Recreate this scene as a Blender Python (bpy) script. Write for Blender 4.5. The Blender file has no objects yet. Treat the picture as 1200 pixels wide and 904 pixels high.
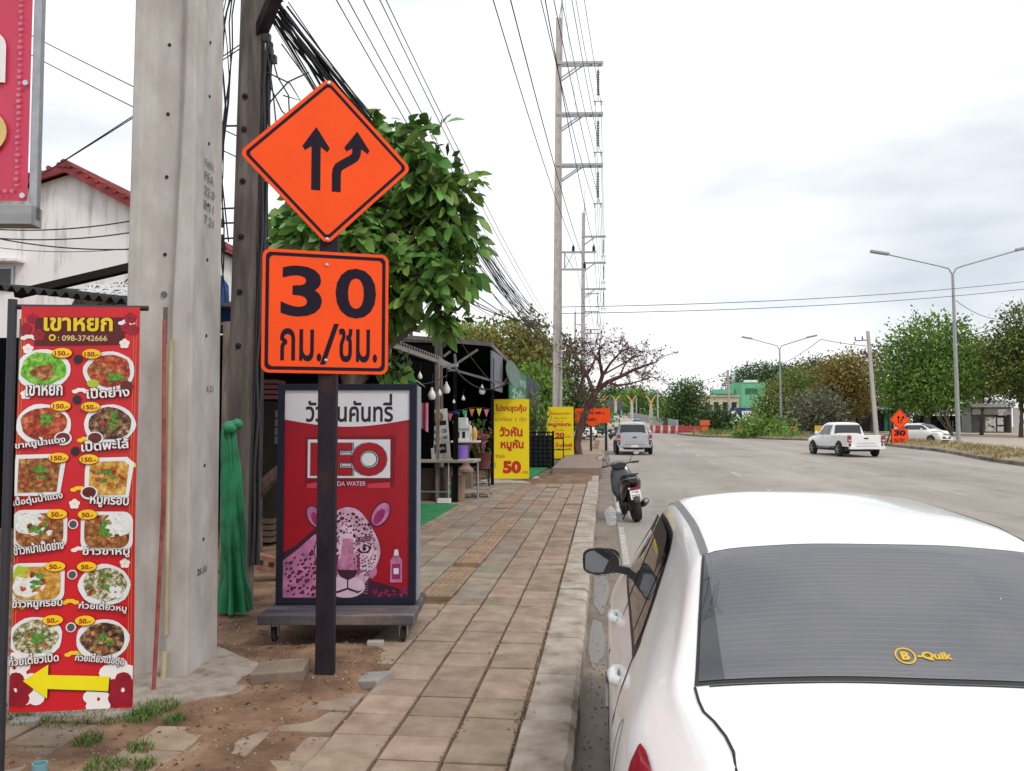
import bpy, math, random
import numpy as np
from mathutils import Vector, Matrix, Euler, noise
from mathutils.geometry import delaunay_2d_cdt, tessellate_polygon
R = math.radians
PI = math.pi
sc = bpy.context.scene
COL = sc.collection
random.seed(7)

# ---------------------------------------------------------------- camera
F_PX, IW, IH = 1000.0, 1200.0, 904.0
EYE = Vector((0.0, 0.0, 1.70))
PITCH, YAW = R(2.75), R(6.2)
cd = bpy.data.cameras.new('camera')
cam = bpy.data.objects.new('camera', cd)
COL.objects.link(cam)
cam.location = EYE
cam.rotation_euler = Euler((R(90) + PITCH, 0, YAW), 'XYZ')
cd.sensor_fit = 'HORIZONTAL'
cd.sensor_width = 36.0
cd.lens = 36.0 * F_PX / IW
cd.clip_start = 0.05
cd.clip_end = 3000
sc.camera = cam

# ---------------------------------------------------------------- sky, sun, exposure
SUN_EL, SUN_AZ = R(52), R(132)          # azimuth clockwise from +Y
w = bpy.data.worlds.new('World')
sc.world = w
w.use_nodes = True
nt = w.node_tree
nt.nodes.clear()
out = nt.nodes.new('ShaderNodeOutputWorld')
bg = nt.nodes.new('ShaderNodeBackground')
sky = nt.nodes.new('ShaderNodeTexSky')
sky.sky_type = 'NISHITA'
sky.sun_disc = False
sky.sun_elevation = SUN_EL
sky.sun_rotation = SUN_AZ
tc = nt.nodes.new('ShaderNodeTexCoord')
mp = nt.nodes.new('ShaderNodeMapping')
mp.inputs['Scale'].default_value = (1.0, 1.0, 3.4)
mp.inputs['Location'].default_value = (0.35, 0.2, 0.1)
n1 = nt.nodes.new('ShaderNodeTexNoise')
n1.inputs['Scale'].default_value = 1.9
n1.inputs['Detail'].default_value = 4
n1.inputs['Roughness'].default_value = 0.52
r1 = nt.nodes.new('ShaderNodeValToRGB')
r1.color_ramp.elements[0].position = 0.33
r1.color_ramp.elements[0].color = (7.7, 8.3, 9.0, 1)
r1.color_ramp.elements[1].position = 0.53
r1.color_ramp.elements[1].color = (12.6, 12.7, 12.9, 1)
mx = nt.nodes.new('ShaderNodeMix')
mx.data_type = 'RGBA'
mx.inputs[0].default_value = 0.9
L = nt.links.new
L(tc.outputs['Generated'], mp.inputs['Vector'])
L(mp.outputs['Vector'], n1.inputs['Vector'])
L(n1.outputs['Fac'], r1.inputs['Fac'])
L(sky.outputs['Color'], mx.inputs[6])
L(r1.outputs['Color'], mx.inputs[7])
L(mx.outputs[2], bg.inputs['Color'])
bg.inputs['Strength'].default_value = 0.085
L(bg.outputs[0], out.inputs[0])
sl = bpy.data.lights.new('sun', 'SUN')
sl.energy = 1.5
sl.angle = R(14)
sl.color = (1.0, 0.96, 0.9)
so = bpy.data.objects.new('sun', sl)
COL.objects.link(so)
sd = Vector((math.sin(SUN_AZ) * math.cos(SUN_EL), math.cos(SUN_AZ) * math.cos(SUN_EL), math.sin(SUN_EL)))
so.rotation_euler = sd.to_track_quat('Z', 'Y').to_euler()
sc.view_settings.view_transform = 'Standard'
sc.view_settings.look = 'None'
sc.view_settings.gamma = 1
sc.view_settings.exposure = 0.2
sc.render.engine = 'CYCLES'
sc.cycles.max_bounces = 6
sc.cycles.diffuse_bounces = 3
sc.cycles.glossy_bounces = 3
sc.cycles.transmission_bounces = 4
sc.cycles.transparent_max_bounces = 6
sc.cycles.use_denoising = True

# ---------------------------------------------------------------- survey helpers: where things stand on the site
RM = cam.rotation_euler.to_matrix()
def ramp(y):                                  # the street climbs about 1 % beyond the first metres
    if y < 4: return 0.0
    if y < 12: return 0.005 * (y - 4) ** 2 / 8.0
    if y < 125: return 0.04 + 0.01 * (y - 12)
    return 1.17 + 0.01 * 15 * (1 - math.exp(-(y - 125) / 15.0))
ROAD = -0.17
def ray(px, py): return RM @ Vector(((px - IW / 2) / F_PX, (IH / 2 - py) / F_PX, -1.0))
def P(px, py, Y):
    d = ray(px, py)
    return EYE + d * (Y / d.y)
def G(px, py, dz=0.0):
    d = ray(px, py)
    lo, hi = 0.5, 400.0
    for _ in range(50):
        m = (lo + hi) / 2
        q = EYE + d * m
        if q.z > ramp(q.y) + dz: lo = m
        else: hi = m
    return EYE + d * lo

# ---------------------------------------------------------------- materials
MATS = {}
def mat(name, col, rough=0.6, metal=0.0, var=0.12, scale=6.0, bump=0.0, bscale=60.0, island=0.0, col2=None, coat=0.0, spec=0.5, detail=5.0, rvar=0.0, transl=0.0):
    """Principled material: base colour broken up by noise (weathering of the surface itself) with optional bump."""
    if name in MATS: return MATS[name]
    m = bpy.data.materials.new(name)
    m.use_nodes = True
    t = m.node_tree
    b = t.nodes['Principled BSDF']
    b.inputs['Roughness'].default_value = rough
    b.inputs['Metallic'].default_value = metal
    b.inputs['Specular IOR Level'].default_value = spec
    if coat: b.inputs['Coat Weight'].default_value = coat; b.inputs['Coat Roughness'].default_value = 0.03
    c2 = col2 or tuple(max(0, c * (1 - var * 2)) for c in col)
    ob = t.nodes.new('ShaderNodeTexCoord')
    no = t.nodes.new('ShaderNodeTexNoise')
    no.inputs['Scale'].default_value = scale
    no.inputs['Detail'].default_value = detail
    no.inputs['Roughness'].default_value = 0.6
    t.links.new(ob.outputs['Object'], no.inputs['Vector'])
    mr = t.nodes.new('ShaderNodeMapRange')
    mr.inputs[1].default_value = 0.32; mr.inputs[2].default_value = 0.68
    t.links.new(no.outputs['Fac'], mr.inputs[0])
    mixn = t.nodes.new('ShaderNodeMix'); mixn.data_type = 'RGBA'
    mixn.inputs[6].default_value = (*c2, 1)
    mixn.inputs[7].default_value = (*col, 1)
    t.links.new(mr.outputs[0], mixn.inputs[0])
    last = mixn.outputs[2]
    if island:
        ge = t.nodes.new('ShaderNodeNewGeometry')
        hs = t.nodes.new('ShaderNodeHueSaturation')
        m1 = t.nodes.new('ShaderNodeMapRange')
        m1.inputs[3].default_value = 1 - island; m1.inputs[4].default_value = 1 + island
        t.links.new(ge.outputs['Random Per Island'], m1.inputs[0])
        t.links.new(m1.outputs[0], hs.inputs['Value'])
        m2 = t.nodes.new('ShaderNodeMath'); m2.operation = 'MULTIPLY'; m2.inputs[1].default_value = 7.31
        m3 = t.nodes.new('ShaderNodeMath'); m3.operation = 'FRACT'
        m4 = t.nodes.new('ShaderNodeMapRange'); m4.inputs[3].default_value = 0.5 - island * 0.06; m4.inputs[4].default_value = 0.5 + island * 0.06
        t.links.new(ge.outputs['Random Per Island'], m2.inputs[0]); t.links.new(m2.outputs[0], m3.inputs[0]); t.links.new(m3.outputs[0], m4.inputs[0])
        t.links.new(m4.outputs[0], hs.inputs['Hue'])
        t.links.new(last, hs.inputs['Color'])
        last = hs.outputs['Color']
    t.links.new(last, b.inputs['Base Color'])
    if rvar:
        m5 = t.nodes.new('ShaderNodeMapRange'); m5.inputs[3].default_value = max(0.03, rough - rvar); m5.inputs[4].default_value = rough + rvar
        t.links.new(no.outputs['Fac'], m5.inputs[0]); t.links.new(m5.outputs[0], b.inputs['Roughness'])
    if bump:
        nb = t.nodes.new('ShaderNodeTexNoise'); nb.inputs['Scale'].default_value = bscale; nb.inputs['Detail'].default_value = 6
        bu = t.nodes.new('ShaderNodeBump'); bu.inputs['Strength'].default_value = bump; bu.inputs['Distance'].default_value = 0.01
        t.links.new(ob.outputs['Object'], nb.inputs['Vector'])
        t.links.new(nb.outputs['Fac'], bu.inputs['Height']); t.links.new(bu.outputs[0], b.inputs['Normal'])
    if transl:
        tr = t.nodes.new('ShaderNodeBsdfTranslucent'); ms = t.nodes.new('ShaderNodeMixShader'); ms.inputs[0].default_value = transl
        t.links.new(last, tr.inputs['Color'])
        t.links.new(b.outputs[0], ms.inputs[1]); t.links.new(tr.outputs[0], ms.inputs[2])
        t.links.new(ms.outputs[0], t.nodes['Material Output'].inputs[0])
    MATS[name] = m
    return m
def srgb(r, g, b):
    f = lambda c: (c / 255 / 12.92) if c <= 10 else ((c / 255 + 0.055) / 1.055) ** 2.4
    return (f(r), f(g), f(b))
def paint(name, r, g, b, k=0.8, **kw):       # a printed or painted colour given as it reads in daylight
    kw.setdefault('rough', 0.45); kw.setdefault('var', 0.05)
    return mat(name, tuple(min(0.85, c * k) for c in srgb(r, g, b)), **kw)
def ramp_mat(name, stops, tex='noise', scale=8.0, rough=0.6, bump=0.0, stretch=(1, 1, 1), detail=6.0, spec=0.3):
    """Base colour from a colour ramp over noise / voronoi: foods, streaky walls, bark, patterned cloth."""
    if name in MATS: return MATS[name]
    m = bpy.data.materials.new(name); m.use_nodes = True
    t = m.node_tree; b = t.nodes['Principled BSDF']; b.inputs['Roughness'].default_value = rough; b.inputs['Specular IOR Level'].default_value = spec
    ob = t.nodes.new('ShaderNodeTexCoord'); ma = t.nodes.new('ShaderNodeMapping'); ma.inputs['Scale'].default_value = stretch
    t.links.new(ob.outputs['Object'], ma.inputs[0])
    if tex == 'noise':
        n = t.nodes.new('ShaderNodeTexNoise'); n.inputs['Scale'].default_value = scale; n.inputs['Detail'].default_value = detail; o = n.outputs['Fac']
        n.inputs['Roughness'].default_value = 0.62
    elif tex == 'cell':
        n = t.nodes.new('ShaderNodeTexVoronoi'); n.inputs['Scale'].default_value = scale
        se = t.nodes.new('ShaderNodeSeparateColor'); t.links.new(n.outputs['Color'], se.inputs[0]); o = se.outputs[0]
    else:
        n = t.nodes.new('ShaderNodeTexVoronoi'); n.inputs['Scale'].default_value = scale; o = n.outputs['Distance']
    t.links.new(ma.outputs[0], n.inputs['Vector'])
    cr = t.nodes.new('ShaderNodeValToRGB')
    while len(cr.color_ramp.elements) < len(stops): cr.color_ramp.elements.new(0.5)
    for e, (p, c) in zip(cr.color_ramp.elements, stops): e.position = p; e.color = (*c, 1)
    t.links.new(o, cr.inputs[0]); t.links.new(cr.outputs[0], b.inputs['Base Color'])
    if bump:
        bu = t.nodes.new('ShaderNodeBump'); bu.inputs['Strength'].default_value = bump; bu.inputs['Distance'].default_value = 0.02
        t.links.new(o, bu.inputs['Height']); t.links.new(bu.outputs[0], b.inputs['Normal'])
    MATS[name] = m
    return m

# ---------------------------------------------------------------- mesh builder
I4 = Matrix.Identity(4)
class MB:
    def __init__(s): s.v = []; s.f = []; s.i = []; s.mats = []; s.sm = []
    def slot(s, m):
        if m not in s.mats: s.mats.append(m)
        return s.mats.index(m)
    def add(s, vs, fs, m, smooth=False, M=None):
        k = len(s.v); j = s.slot(m)
        s.v.extend([tuple(M @ Vector(p)) for p in vs] if M is not None else [tuple(p) for p in vs])
        for f in fs: s.f.append(tuple(k + a for a in f)); s.i.append(j); s.sm.append(smooth)
        return s
    def box(s, c, d, m, rot=None, M=None, taper=1.0):
        x, y, z = d[0] / 2, d[1] / 2, d[2] / 2
        vs = [Vector((a * x * (taper if e > 0 else 1), b * y * (taper if e > 0 else 1), e * z)) for e in (-1, 1) for a, b in ((-1, -1), (1, -1), (1, 1), (-1, 1))]
        if rot is not None: rm = Euler(rot).to_matrix(); vs = [rm @ q for q in vs]
        vs = [q + Vector(c) for q in vs]
        return s.add(vs, [(3, 2, 1, 0), (4, 5, 6, 7), (0, 1, 5, 4), (1, 2, 6, 5), (2, 3, 7, 6), (3, 0, 4, 7)], m, M=M)
    def bar(s, a, b, wx, wz, m, M=None):      # a rectangular bar from a to b
        a, b = Vector(a), Vector(b); d = (b - a); l = d.length; q = d.to_track_quat('Z', 'Y').to_matrix()
        vs = [a + q @ Vector((x * wx / 2, y * wz / 2, z)) for z in (0, l) for x, y in ((-1, -1), (1, -1), (1, 1), (-1, 1))]
        return s.add(vs, [(3, 2, 1, 0), (4, 5, 6, 7), (0, 1, 5, 4), (1, 2, 6, 5), (2, 3, 7, 6), (3, 0, 4, 7)], m, M=M)
    def tube(s, pts, r, m, n=8, M=None, cap=True, smooth=True):
        pts = [Vector(p) for p in pts]; N = len(pts); rs = r if isinstance(r, (list, tuple)) else [r] * N
        vs = []; up = None
        for k in range(N):
            d = (pts[min(k + 1, N - 1)] - pts[max(k - 1, 0)])
            if d.length < 1e-9: d = Vector((0, 0, 1))
            d.normalize()
            if up is None: up = d.orthogonal().normalized()
            up = (up - d * up.dot(d))
            up = up.normalized() if up.length > 1e-6 else d.orthogonal().normalized()
            sd_ = d.cross(up)
            for a in range(n):
                t = 2 * PI * a / n
                vs.append(pts[k] + (up * math.cos(t) + sd_ * math.sin(t)) * rs[k])
        fs = [(k * n + a, k * n + (a + 1) % n, (k + 1) * n + (a + 1) % n, (k + 1) * n + a) for k in range(N - 1) for a in range(n)]
        s.add(vs, fs, m, smooth, M)
        if cap:
            s.add(vs[:n], [tuple(reversed(range(n)))], m, False, M); s.add(vs[-n:], [tuple(range(n))], m, False, M)
        return s
    def lathe(s, prof, m, n=16, M=None, smooth=True):   # prof: (r, z) bottom to top, around z
        vs = [(r * math.cos(2 * PI * a / n), r * math.sin(2 * PI * a / n), z) for r, z in prof for a in range(n)]
        fs = [(k * n + a, k * n + (a + 1) % n, (k + 1) * n + (a + 1) % n, (k + 1) * n + a) for k in range(len(prof) - 1) for a in range(n)]
        s.add(vs, fs, m, smooth, M)
        if prof[0][0] > 1e-4: s.add(vs[:n], [tuple(reversed(range(n)))], m, False, M)
        if prof[-1][0] > 1e-4: s.add(vs[-n:], [tuple(range(n))], m, False, M)
        return s
    def prism(s, poly, z0, z1, m, M=None):    # 2-D polygon (x, y) extruded in z; concave allowed
        tri = tessellate_polygon([[Vector((x, y, 0)) for x, y in poly]]); n = len(poly)
        a = sum(poly[i][0] * poly[(i + 1) % n][1] - poly[(i + 1) % n][0] * poly[i][1] for i in range(n))
        vs = [(x, y, z0) for x, y in poly] + [(x, y, z1) for x, y in poly]
        fs = []
        for t in tri:
            p = [poly[k] for k in t]
            ar = (p[1][0] - p[0][0]) * (p[2][1] - p[0][1]) - (p[2][0] - p[0][0]) * (p[1][1] - p[0][1])
            t = tuple(t) if ar > 0 else tuple(reversed(t))
            fs.append(tuple(reversed(t))); fs.append(tuple(k + n for k in t))
        for i in range(n):
            j = (i + 1) % n
            fs.append((i, j, n + j, n + i) if a > 0 else (j, i, n + i, n + j))
        return s.add(vs, fs, m, False, M)
    def grid(s, fn, nu, nv, m, smooth=True, M=None, flip=False):
        vs = [fn(i / nu, j / nv) for j in range(nv + 1) for i in range(nu + 1)]
        w_ = nu + 1
        fs = [(j * w_ + i, j * w_ + i + 1, (j + 1) * w_ + i + 1, (j + 1) * w_ + i) for j in range(nv) for i in range(nu)]
        if flip: fs = [tuple(reversed(f)) for f in fs]
        return s.add(vs, fs, m, smooth, M)
    def ball(s, c, r, m, n=10, M=None, sq=(1, 1, 1)):
        prof = [(max(1e-5, math.sin(PI * k / n)), -math.cos(PI * k / n)) for k in range(n + 1)]
        vs = [(c[0] + rr * math.cos(2 * PI * a / n) * r * sq[0], c[1] + rr * math.sin(2 * PI * a / n) * r * sq[1], c[2] + z * r * sq[2]) for rr, z in prof for a in range(n)]
        fs = [(k * n + a, k * n + (a + 1) % n, (k + 1) * n + (a + 1) % n, (k + 1) * n + a) for k in range(n) for a in range(n)]
        return s.add(vs, fs, m, True, M)
    # flat printed shapes in a sign's own plane: x right, y up, layer outwards
    def flat(s, poly, m, layer=0, M=None, step=0.0012):
        tri = tessellate_polygon([[Vector((x, y, 0)) for x, y in poly]]); fs = []
        for t in tri:
            p = [poly[k] for k in t]
            ar = (p[1][0] - p[0][0]) * (p[2][1] - p[0][1]) - (p[2][0] - p[0][0]) * (p[1][1] - p[0][1])
            fs.append(tuple(t) if ar > 0 else tuple(reversed(t)))
        return s.add([(x, y, layer * step) for x, y in poly], fs, m, False, M)
    def oval(s, cx, cy, rx, ry, m, layer=0, n=26, wob=0.0, rot=0.0, M=None, step=0.0012, seed=0):
        rg = random.Random(seed * 77 + int(cx * 1000)); ph = [rg.uniform(0, 6.28) for _ in range(3)]
        pl = []
        for k in range(n):
            t = 2 * PI * k / n; q = 1 + wob * (math.sin(3 * t + ph[0]) * 0.5 + math.sin(5 * t + ph[1]) * 0.5 + math.sin(8 * t + ph[2]) * 0.35)
            x, y = rx * q * math.cos(t), ry * q * math.sin(t)
            pl.append((cx + x * math.cos(rot) - y * math.sin(rot), cy + x * math.sin(rot) + y * math.cos(rot)))
        return s.flat(pl, m, layer, M, step)
    def text(s, txt, x0, y0, x1, y1, m, layer=0, bold=0.0, rot=0.0, M=None, step=0.0012, keep=False, ref=None):
        """Lettering fitted into the box x0..x1, y0..y1 of the sign (rot turns it about the box centre)."""
        tris = letters(txt, bold, keep and ref)
        xs = [p[0] for p in tris[0]]; ys = [p[1] for p in tris[0]]
        a, b, c, d = min(xs), max(xs), min(ys), max(ys)
        sx = (x1 - x0) / (b - a); sy = (y1 - y0) / (d - c)
        cx, cy = (x0 + x1) / 2, (y0 + y1) / 2
        vs = []
        for x, y in tris[0]:
            u = x0 + (x - a) * sx - cx; v = y0 + (y - c) * sy - cy
            vs.append((cx + u * math.cos(rot) - v * math.sin(rot), cy + u * math.sin(rot) + v * math.cos(rot), layer * step))
        return s.add(vs, tris[1], m, False, M)
    def build(s, name, parent=None, loc=None, rot=None, bevel=0.0, sharp=40, seg=2):
        me = bpy.data.meshes.new(name)
        me.from_pydata(s.v, [], s.f)
        for m in s.mats: me.materials.append(m)
        me.polygons.foreach_set('material_index', s.i)
        me.polygons.foreach_set('use_smooth', s.sm)
        me.update()
        if any(s.sm) and sharp: me.set_sharp_from_angle(angle=R(sharp))
        o = bpy.data.objects.new(name, me); COL.objects.link(o)
        if parent is not None: o.parent = parent
        if loc is not None: o.location = loc
        if rot is not None: o.rotation_euler = rot
        if bevel:
            bm_ = o.modifiers.new('bevel', 'BEVEL'); bm_.width = bevel; bm_.segments = seg; bm_.limit_method = 'ANGLE'; bm_.angle_limit = R(35)
        return o
def thing(name, label, cat, loc=(0, 0, 0), rz=0.0, group=None, rot=None):
    o = bpy.data.objects.new(name, None); COL.objects.link(o)
    o.empty_display_size = 0.2; o.location = loc; o.rotation_euler = rot or (0, 0, rz)
    return tag(o, label, cat, group)
def tag(o, label=None, cat=None, group=None, kind=None):
    if label: o['label'] = label
    if cat: o['category'] = cat
    if group: o['group'] = group
    if kind: o['kind'] = kind
    return o
def copy_tree(o, parent=None, loc=None, rz=None, label=None, scale=None):
    c = o.copy(); COL.objects.link(c)
    if parent is not None: c.parent = parent
    for ch in [q for q in o.children]: copy_tree(ch, c)
    if loc is not None: c.location = loc
    if rz is not None: c.rotation_euler = (0, 0, rz)
    if label: c['label'] = label
    if scale: c.scale = scale
    return c

# ---------------------------------------------------------------- lettering (outlines of the built-in font, filled here)
_GL = {}
def _splines(body):
    c = bpy.data.curves.new('letters', 'FONT'); c.body = body; c.size = 1.0
    o = bpy.data.objects.new('letters', c); COL.objects.link(o)
    dg = bpy.context.evaluated_depsgraph_get(); dg.update()
    cu = o.to_curve(dg); res = []
    for sp in cu.splines:
        pts = []; bp = sp.bezier_points; n = len(bp)
        for k in range(n):
            a, b = bp[k], bp[(k + 1) % n]
            p0, p1, p2, p3 = a.co.xy, a.handle_right.xy, b.handle_left.xy, b.co.xy
            ch = (p3 - p0).length; cv = abs((p1 - p0).cross(p3 - p0)) + abs((p2 - p0).cross(p3 - p0))
            st = 1 if cv < 1e-4 * max(ch, 1e-6) else 4
            for q in range(st):
                t = q / st; u = 1 - t
                pts.append(p0 * u ** 3 + p1 * 3 * u * u * t + p2 * 3 * u * t * t + p3 * t ** 3)
        cl = []
        for p in pts:
            if not cl or (p - cl[-1]).length > 1e-4: cl.append(p)
        if len(cl) > 2 and (cl[0] - cl[-1]).length < 1e-4: cl.pop()
        if len(cl) > 2: res.append([(p.x, p.y) for p in cl])
    o.to_curve_clear(); bpy.data.objects.remove(o); bpy.data.curves.remove(c)
    return res
def _glyph(ch):
    if ch not in _GL:
        if '|' not in _GL: _GL['|'] = (_splines('|'), 0.3)
        bar = min(p[0] for p in _GL['|'][0][-1])
        if ch == '|': return _GL['|']
        both = _splines(ch + '|')
        _GL[ch] = (both[:-1], min(p[0] for p in both[-1]) - bar)
    return _GL[ch]
_UP = set('\u0e31\u0e34\u0e35\u0e36\u0e37\u0e47'); _TONE = set('\u0e48\u0e49\u0e4a\u0e4b\u0e4c'); _TALL = set('ปฝฟฬ')
_LT = {}
def letters(txt, bold=0.0, ref=None):
    key = (txt, bold, ref)
    if key in _LT: return _LT[key]
    V, T = [], []; pen = 0.0; base = ''
    for k, ch in enumerate(txt):
        cs, adv = _glyph(ch)
        dx = dy = 0.0
        if ch in _UP or ch in _TONE:
            if base in _TALL: dx = -0.11
            if ch in _TONE and (txt[k - 1] in _UP or (k + 1 < len(txt) and txt[k + 1] == '\u0e33')): dy = 0.2
        elif not ('\u0e38' <= ch <= '\u0e3a'): base = ch
        loops = []
        if cs:
            def area(q): return sum(q[i][0] * q[(i + 1) % len(q)][1] - q[(i + 1) % len(q)][0] * q[i][1] for i in range(len(q)))
            if area(max(cs, key=lambda q: abs(area(q)))) < 0: cs = [list(reversed(lp)) for lp in cs]
        for lp in cs:
            q = [Vector((x + dx + pen, y + dy)) for x, y in lp]; n = len(q)
            if bold:
                o_ = []
                for i in range(n):
                    e0 = (q[i] - q[i - 1]); e1 = (q[(i + 1) % n] - q[i])
                    n0 = Vector((e0.y, -e0.x)).normalized(); n1 = Vector((e1.y, -e1.x)).normalized()
                    b = n0 + n1
                    b = n1 if b.length < 0.2 else b.normalized() / max(0.5, b.normalized().dot(n1))
                    o_.append(q[i] + b * bold)
                q = o_
            loops.append(q)
        if loops:
            vs, es = [], []
            for q in loops:
                s0 = len(vs); vs.extend(q); es.extend([(s0 + i, s0 + (i + 1) % len(q)) for i in range(len(q))])
            rv, re_, rf, _, _, _ = delaunay_2d_cdt(vs, es, [], 0, 1e-6)
            k0 = len(V); V.extend([(p.x, p.y) for p in rv])
            for f in rf:
                c = (rv[f[0]] + rv[f[1]] + rv[f[2]]) / 3; wn = 0
                for q in loops:
                    n = len(q)
                    for i in range(n):
                        a, b = q[i], q[(i + 1) % n]
                        if (a.y <= c.y) != (b.y <= c.y):
                            if a.x + (c.y - a.y) / (b.y - a.y) * (b.x - a.x) > c.x: wn += 1 if b.y > a.y else -1
                if wn: T.append(tuple(k0 + i for i in f))
        pen += adv
    used = sorted({i for t in T for i in t}); mp_ = {a: b for b, a in enumerate(used)}
    V2 = [V[i] for i in used]; T2 = []
    for t in T:
        a, b, c = (V[i] for i in t)
        if (b[0] - a[0]) * (c[1] - a[1]) - (c[0] - a[0]) * (b[1] - a[1]) < 0: t = tuple(reversed(t))
        T2.append(tuple(mp_[i] for i in t))
    _LT[key] = (V2, T2)
    return _LT[key]

# shared materials
STEEL = mat('galvanised_steel', (0.42, 0.44, 0.46), 0.45, 0.6, scale=12)
BLACK = mat('black_plastic', (0.02, 0.02, 0.022), 0.45)
RUBBER = mat('rubber', (0.025, 0.024, 0.024), 0.85, bump=0.2)
CABLE = mat('cable_sheath', (0.03, 0.03, 0.035), 0.7)
CHROME = mat('chrome', (0.6, 0.6, 0.62), 0.15, 1.0)
WOOD = ramp_mat('weathered_wood', [(0.3, (0.10, 0.075, 0.06)), (0.7, (0.28, 0.23, 0.19))], scale=7, stretch=(3, 3, 0.4), rough=0.85, bump=0.3)
# ================================================================ THE SETTING
EARTH = ramp_mat('bare_earth', [(0.28, (0.075, 0.042, 0.027)), (0.44, (0.15, 0.086, 0.052)), (0.56, (0.215, 0.13, 0.08)), (0.70, (0.29, 0.20, 0.13)), (0.8, (0.33, 0.26, 0.19))], scale=2.4, rough=0.95, bump=1.0, detail=11)
SAND = ramp_mat('sandy_ground', [(0.3, (0.24, 0.2, 0.15)), (0.7, (0.42, 0.36, 0.28))], scale=0.25, rough=0.95, bump=0.2, detail=9)
def road_material():
    m = bpy.data.materials.new('concrete_road'); m.use_nodes = True; MATS['concrete_road'] = m
    t = m.node_tree; b = t.nodes['Principled BSDF']; b.inputs['Roughness'].default_value = 0.72
    oc = t.nodes.new('ShaderNodeTexCoord')
    def nz(scale, st, detail=6):
        ma = t.nodes.new('ShaderNodeMapping'); ma.inputs['Scale'].default_value = st; t.links.new(oc.outputs['Object'], ma.inputs[0])
        n = t.nodes.new('ShaderNodeTexNoise'); n.inputs['Scale'].default_value = scale; n.inputs['Detail'].default_value = detail; t.links.new(ma.outputs[0], n.inputs[0]); return n.outputs['Fac']
    def ramp_(src, stops):
        c = t.nodes.new('ShaderNodeValToRGB')
        while len(c.color_ramp.elements) < len(stops): c.color_ramp.elements.new(0.5)
        for e, (p, q) in zip(c.color_ramp.elements, stops): e.position = p; e.color = (*q, 1)
        t.links.new(src, c.inputs[0]); return c.outputs[0]
    def mulc(a, b_, f=1.0):
        x = t.nodes.new('ShaderNodeMix'); x.data_type = 'RGBA'; x.blend_type = 'MULTIPLY'; x.inputs[0].default_value = f
        t.links.new(a, x.inputs[6]); t.links.new(b_, x.inputs[7]); return x.outputs[2]
    base = ramp_(nz(0.22, (1, 0.5, 1), 8), [(0.35, (0.30, 0.262, 0.22)), (0.65, (0.385, 0.35, 0.305))])
    track = ramp_(nz(0.55, (1, 0.03, 1), 4), [(0.35, (0.80, 0.80, 0.82)), (0.6, (1, 1, 1))])       # darker wheel tracks and oil along the lanes
    fine = ramp_(nz(26, (1, 1, 1), 8), [(0.3, (0.82, 0.82, 0.82)), (0.65, (1, 1, 1))])
    blot = ramp_(nz(1.3, (1, 0.6, 1), 7), [(0.30, (0.72, 0.68, 0.62)), (0.46, (1, 1, 1))])
    t.links.new(mulc(mulc(mulc(base, track), fine), blot, 0.7), b.inputs['Base Color'])
    bu = t.nodes.new('ShaderNodeBump'); bu.inputs['Strength'].default_value = 0.25; bu.inputs['Distance'].default_value = 0.004
    t.links.new(nz(140, (1, 1, 1), 4), bu.inputs['Height']); t.links.new(bu.outputs[0], b.inputs['Normal'])
    return m
ROADM = road_material()
KERBM = ramp_mat('kerb_concrete', [(0.27, (0.13, 0.10, 0.075)), (0.42, (0.29, 0.24, 0.19)), (0.66, (0.43, 0.38, 0.325))], scale=3.6, rough=0.9, bump=0.5, detail=11)
PALEC = ramp_mat('pale_concrete', [(0.25, (0.22, 0.19, 0.165)), (0.5, (0.36, 0.335, 0.305)), (0.75, (0.43, 0.41, 0.385))], scale=2.6, rough=0.85, bump=0.3, detail=11)
WETM = ramp_mat('gutter_concrete', [(0.3, (0.10, 0.075, 0.055)), (0.7, (0.25, 0.205, 0.16))], scale=1.4, rough=0.6, bump=0.25, detail=9)
LINE = ramp_mat('road_paint', [(0.45, (0.34, 0.31, 0.27)), (0.66, (0.56, 0.55, 0.52))], scale=7, rough=0.6, detail=9)
DRYG = ramp_mat('dry_grass_soil', [(0.3, (0.16, 0.115, 0.06)), (0.5, (0.27, 0.21, 0.115)), (0.7, (0.33, 0.28, 0.17))], scale=1.1, rough=0.95, bump=0.6, detail=10)

def lerp_at(tab, y):
    if y <= tab[0][0]: return tab[0][1]
    for (a, p), (b, q) in zip(tab, tab[1:]):
        if y <= b:
            t = (y - a) / (b - a); t = t * t * (3 - 2 * t); return p + (q - p) * t
    return tab[-1][1]
EDGE = [(-10, 15.2), (20, 15.6), (35, 16.6), (54, 19.0), (66, 19.4), (73, 17.6), (80, 14.4), (90, 9.6), (98, 8.6), (125, 9.0)]   # the median's kerb line
def edge(y): return lerp_at(EDGE, y)
ys = [-12 + 1.0 * k for k in range(138)]
def sheet(name, fx0, fx1, fz, m, ylist, nx=1, kind='structure'):
    b = MB(); vs = []; fs = []
    for y in ylist:
        for k in range(nx + 1):
            x = fx0(y) + (fx1(y) - fx0(y)) * k / nx; vs.append((x, y, fz(x, y)))
    w_ = nx + 1
    for j in range(len(ylist) - 1):
        for k in range(nx): fs.append((j * w_ + k, j * w_ + k + 1, (j + 1) * w_ + k + 1, (j + 1) * w_ + k))
    b.add(vs, fs, m, True); o = b.build(name, sharp=0)
    return tag(o, kind=kind)
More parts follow.
